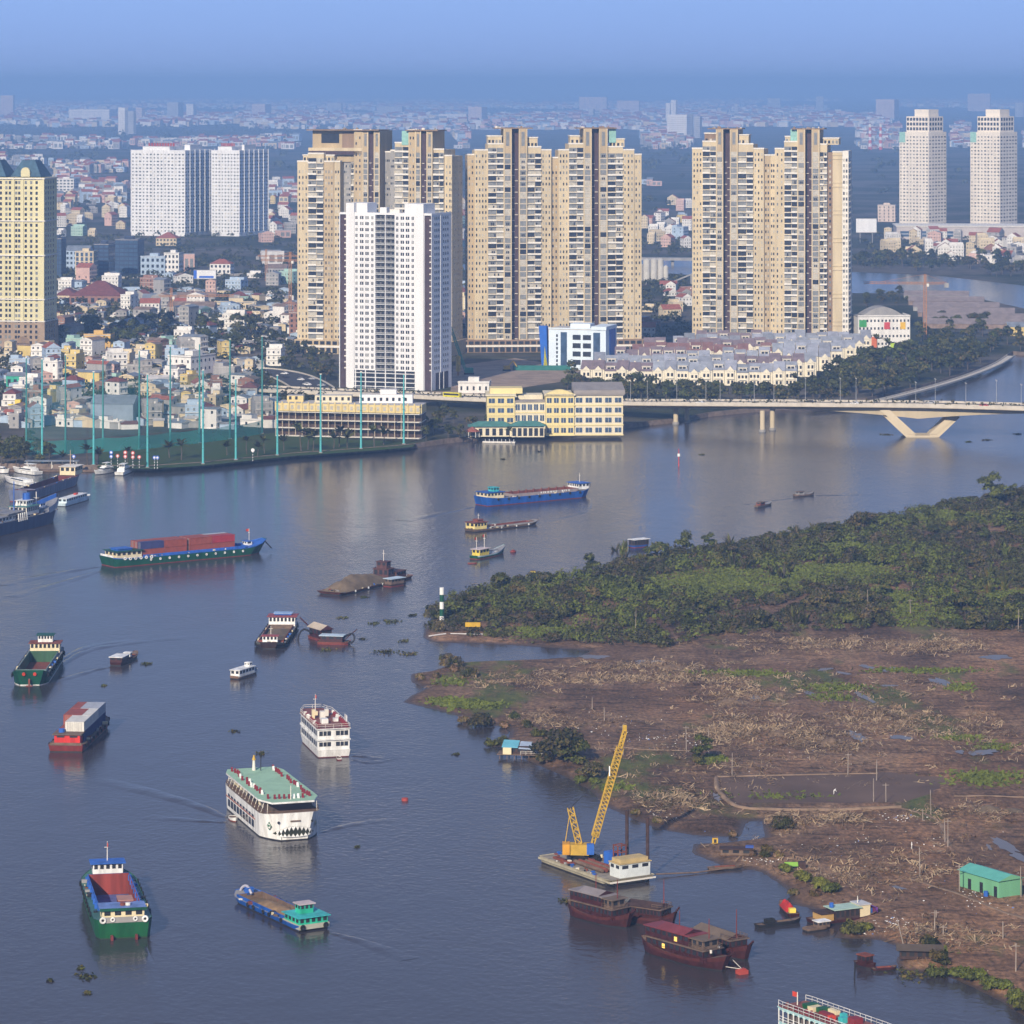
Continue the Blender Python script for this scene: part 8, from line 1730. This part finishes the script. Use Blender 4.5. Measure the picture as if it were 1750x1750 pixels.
t = thing('rubbish_shack', 'shack of planks and blue tarpaulin on the little spit', 'hut', P(1262, 1462, .4), R(-6)); cabin(t, -4, 3, 2.6, .3, 1.3, WOOD, DKW2, .3, 3, 1, .5, name='hut_wall'); b = MB(); b.cbox((2.5,.4,1.8), (1.8,1.4,.4), M('blue_tarp', (.05,.10,.36), .6)); b.build('tarpaulin', t)
b = MB(); b.box(-.65, -.5, 0, .65, .5, 1.3, YLC); b.box(-.3, -.56, .2, .3, -.5, 1.0, GLD); b.box(-.7, -.6, 1.3, .7, .6, 1.4, WOOD); b.build('yellow_booth', loc=P(1222,1441,.7), label='tiny yellow booth on the little spit', cat='booth')
b = MB(); b.box(-.9, -.7, 0, .9, .7, 1.7, YLP); b.box(-.4, -.76, .2, .4, -.7, 1.2, GLD); b.box(-1.0, -.8, 1.7, 1.0, .8, 1.85, WOOD); b.build('yellow_booth', loc=P(911,984,.4), label='tiny yellow box hut on the island shore', cat='booth')
b = MB(); b.gable(-2.0, -1.2, 2.0, 1.2, 1.4, 1.2, M('amber_tarp', (.55,.33,.02), .6), M('amber_tarp', (1,1,1)), 'x', .4); 
for x in (-2.2, 2.2):
    for y in (-1.2, 1.2): b.bar((x,y,0), (x,y,1.5), .14, WOOD)
q = P(808,1079,.8); q.z = isle_z(q.x, q.y); b.build('amber_tent', loc=q, label='amber yellow tarpaulin shelter below the striped beacon', cat='tent')
t = thing('green_tent', 'lime green tarpaulin shelter at the top of the grassy bank', 'tent', P(1352, 1484, .8)); b = MB(); b.gable(-1.2, -.9, 1.2, .9, .7, .7, M('lime_tarp', (.22,.42,.06), .6), M('lime_tarp', (1,1,1)), 'x', .3); b.build('canopy', t); b = MB(); b.box(1.6, -.8, 0, 3.2, .8, 1.5, DKW2); b.build('lean_to', t)
PIPEW = M('white_pipe', (.6,.58,.55), .6)
b = MB(); b.cyl(P(733,1087,1.0), P(762,1083,1.2), .22, PIPEW, n=8); b.cyl(P(770,1083,1.2), P(830,1084,1.1), .2, PIPEW, n=8); b.build('pipe_line', label='pale pipe lying along the island tip', cat='pipe')
b = MB(); b.cyl(P(1120,1494,.6), P(1190,1491,.25), .16, WOOD, n=8); b.cyl(P(1190,1491,.25), P(1300,1476,.5), .16, WOOD, n=8); b.build('dredge_pipe', label='thin brown pipe from the work barge to the spit', cat='pipe')
POLW = M('grey_timber_pole', (.30,.25,.21), .9, .25, .6)
poles = [(1173,1285,1240),(1211,1290,1242),(1251,1325,1284),(1449,1322,1284),(1498,1332,1296),(1493,1368,1328),(1514,1370,1337),(1591,1392,1350),(1577,1402,1382),(1620,1447,1400),(1615,1438,1400),(1572,1498,1448),(1640,1525,1478),(1600,1570,1558),(1745,1532,1480),(1597,1592,1556),(1547,1618,1562),(1714,1605,1575),(1736,1660,1612),(1086,1082,1056),(1483,1050,1008),(1556,1050,1024),(1560,1018,995),(1740,1080,1040),(1065,1290,1238),(1033,1232,1208),(1012,1212,1192),(1612,1600,1580)]
for i, (x, yb, yt) in enumerate(poles):
    q = P(x, yb, .9); q.z = isle_z(q.x, q.y); h = (yb-yt)*q.y/FPX; lean = .25 if x == 1547 else rng.uniform(-.03, .03); b = MB(); b.cyl((0,0,-.4), (-h*lean,0,h), .14, POLW, .09, 7)
    if i % 3 == 0: b.bar((-h*lean-.8,0,h-.5), (-h*lean+.8,0,h-.5), .12, POLW)
    where = 'by the mud pond' if 1320 < yb < 1400 and x > 1400 else 'near the mint green shed' if yb > 1430 and x > 1560 else 'on the lower bank near the shack' if yb > 1540 else 'in the island scrub' if yb < 1100 else 'near the crane boom and stilt hut'
    b.build('timber_pole', None, loc=q, label=f'{"leaning" if abs(lean) > .1 else "thin upright"} grey timber pole{" with a cross bar" if i % 3 == 0 else ""} {where}', cat='pole', group=f'timber poles {where}')
# low earth dykes round the pond and the footpath
def dyke(pts, w, h, name, m):
    c = curve([P(x, y, .8) for x, y in pts], 6); b = MB(); rings = []
    for i, p in enumerate(c):
        q = (c[min(i+1, len(c)-1)]-c[max(i-1, 0)]); q.z = 0; q.normalize(); nr_ = Vector((-q.y, q.x, 0)); z = isle_z(p.x, p.y); rr = 1+.3*noise.noise((p.x*.4, p.y*.4, 0))
        rings.append([(p.x-nr_.x*w*rr, p.y-nr_.y*w*rr, z-.3), (p.x-nr_.x*w*.4, p.y-nr_.y*w*.4, z+h*rr), (p.x+nr_.x*w*.4, p.y+nr_.y*w*.4, z+h*rr), (p.x+nr_.x*w*rr, p.y+nr_.y*w*rr, z-.3)])
    b.loft(rings, m, close=False, caps=False); b.build(name, kind='structure', smooth=True)
EARTH = M('dry_earth', (.24,.165,.11), .95, .3, .3)
dyke([(1225,1327),(1300,1325),(1440,1322),(1500,1321)], .5, .35, 'earth_dyke', EARTH); dyke([(1224,1330),(1228,1352),(1262,1380),(1330,1384),(1420,1384),(1540,1382)], .8, .5, 'earth_dyke', EARTH)
dyke([(1555,1503),(1610,1520),(1680,1545),(1750,1570),(1800,1590)], .8, .12, 'footpath', EARTH); dyke([(1530,1380),(1600,1400),(1615,1430),(1625,1447)], 1.0, .08, 'footpath', EARTH); dyke([(1060,1277),(1130,1283),(1210,1282)], .5, .15, 'footpath', EARTH); dyke([(1630,1362),(1700,1362),(1790,1364)], .5, .2, 'earth_dyke', EARTH)
# heaps of soil
for i, (x, y, w, h) in enumerate([(1690,1384,5,1.2),(1728,1386,4,.8),(1340,1410,4,1.3),(1250,1150,4,1.0),(1330,1255,5,1.2),(1420,1270,6,1.4),(1560,1100,6,1.5),(1460,1092,5,1.2),(1250,1202,6,1.3),(1150,1142,6,1.1)]):
    q = P(x, y, .8); q.z = isle_z(q.x, q.y)-.15; k = 10; v = [(0,0,h)]
    for r_ in (.45, 1.0):
        for j in range(k): a_ = 6.283*j/k; u = r_*w*(.75+.4*rng.random()); v.append((math.cos(a_)*u*.8, math.sin(a_)*u, h*(1-r_)*.85))
    b = MB(); b.add(v, [(0,1+j,1+(j+1) % k) for j in range(k)]+[(1+j,1+k+j,1+k+(j+1) % k,1+(j+1) % k) for j in range(k)], STRAW[1] if i > 1 else SANDD)
    b.build('soil_heap', None, smooth=True, loc=q, label='mound of dug soil and dead leaves on the cleared ground', cat='heap', group='mounds on the cleared ground')
# person in white on the mud pond and two goats-white specks left as people
def person(x, y, top, legs, lab, bend=.0):
    q = P(x, y, .7); me = bpy.data.meshes.new('person'); 
    J = {'pel': (0,0,.92), 'chest': (.0+bend*.3,-.02,1.32-bend*.12), 'neck': (bend*.5,-.02,1.5-bend*.2), 'head': (bend*.6,-.04,1.66-bend*.25), 'ls': (bend*.4,.2,1.42-bend*.16), 'le': (bend*.5+.08,.27,1.14-bend*.2), 'lh': (bend*.6+.2,.25,.9-bend*.2), 'rs': (bend*.4,-.2,1.42-bend*.16), 're': (bend*.5+.06,-.28,1.14-bend*.2), 'rh': (bend*.6+.16,-.26,.88-bend*.2),
         'lhip': (0,.1,.88), 'lk': (.12,.12,.48), 'lf': (.05,.13,.04), 'lt': (.22,.14,.03), 'rhip': (0,-.1,.88), 'rk': (-.02,-.12,.47), 'rf': (-.14,-.13,.04), 'rt': (.03,-.14,.03)}
    ks = list(J); E = [('pel','chest'),('chest','neck'),('neck','head'),('chest','ls'),('ls','le'),('le','lh'),('chest','rs'),('rs','re'),('re','rh'),('pel','lhip'),('lhip','lk'),('lk','lf'),('lf','lt'),('pel','rhip'),('rhip','rk'),('rk','rf'),('rf','rt')]
    me.from_pydata([J[k] for k in ks], [(ks.index(a), ks.index(b)) for a, b in E], []); o = put('person', me, None, (q.x, q.y, isle_z(q.x, q.y)+.02), rng.uniform(0, 6), None, lab, 'person')
    md = o.modifiers.new('skin', 'SKIN'); sv = me.skin_vertices[0].data
    rad = {'pel': .15, 'chest': .17, 'neck': .065, 'head': .115, 'ls': .075, 'rs': .075, 'le': .05, 're': .05, 'lh': .045, 'rh': .045, 'lhip': .1, 'rhip': .1, 'lk': .065, 'rk': .065, 'lf': .05, 'rf': .05, 'lt': .04, 'rt': .04}
    for i, k in enumerate(ks): sv[i].radius = (rad[k], rad[k])
    sv[0].use_root = True; s = o.modifiers.new('sub', 'SUBSURF'); s.levels = s.render_levels = 1; me.materials.append(top)
person(1425, 1357, M('white_shirt', (.75,.74,.72), .8), None, 'person in white working bent over on the wet mud pond', .8); person(1558, 1452, M('white_shirt', (1,1,1)), None, 'person in a white shirt standing on the cleared ground above the shed', 0)
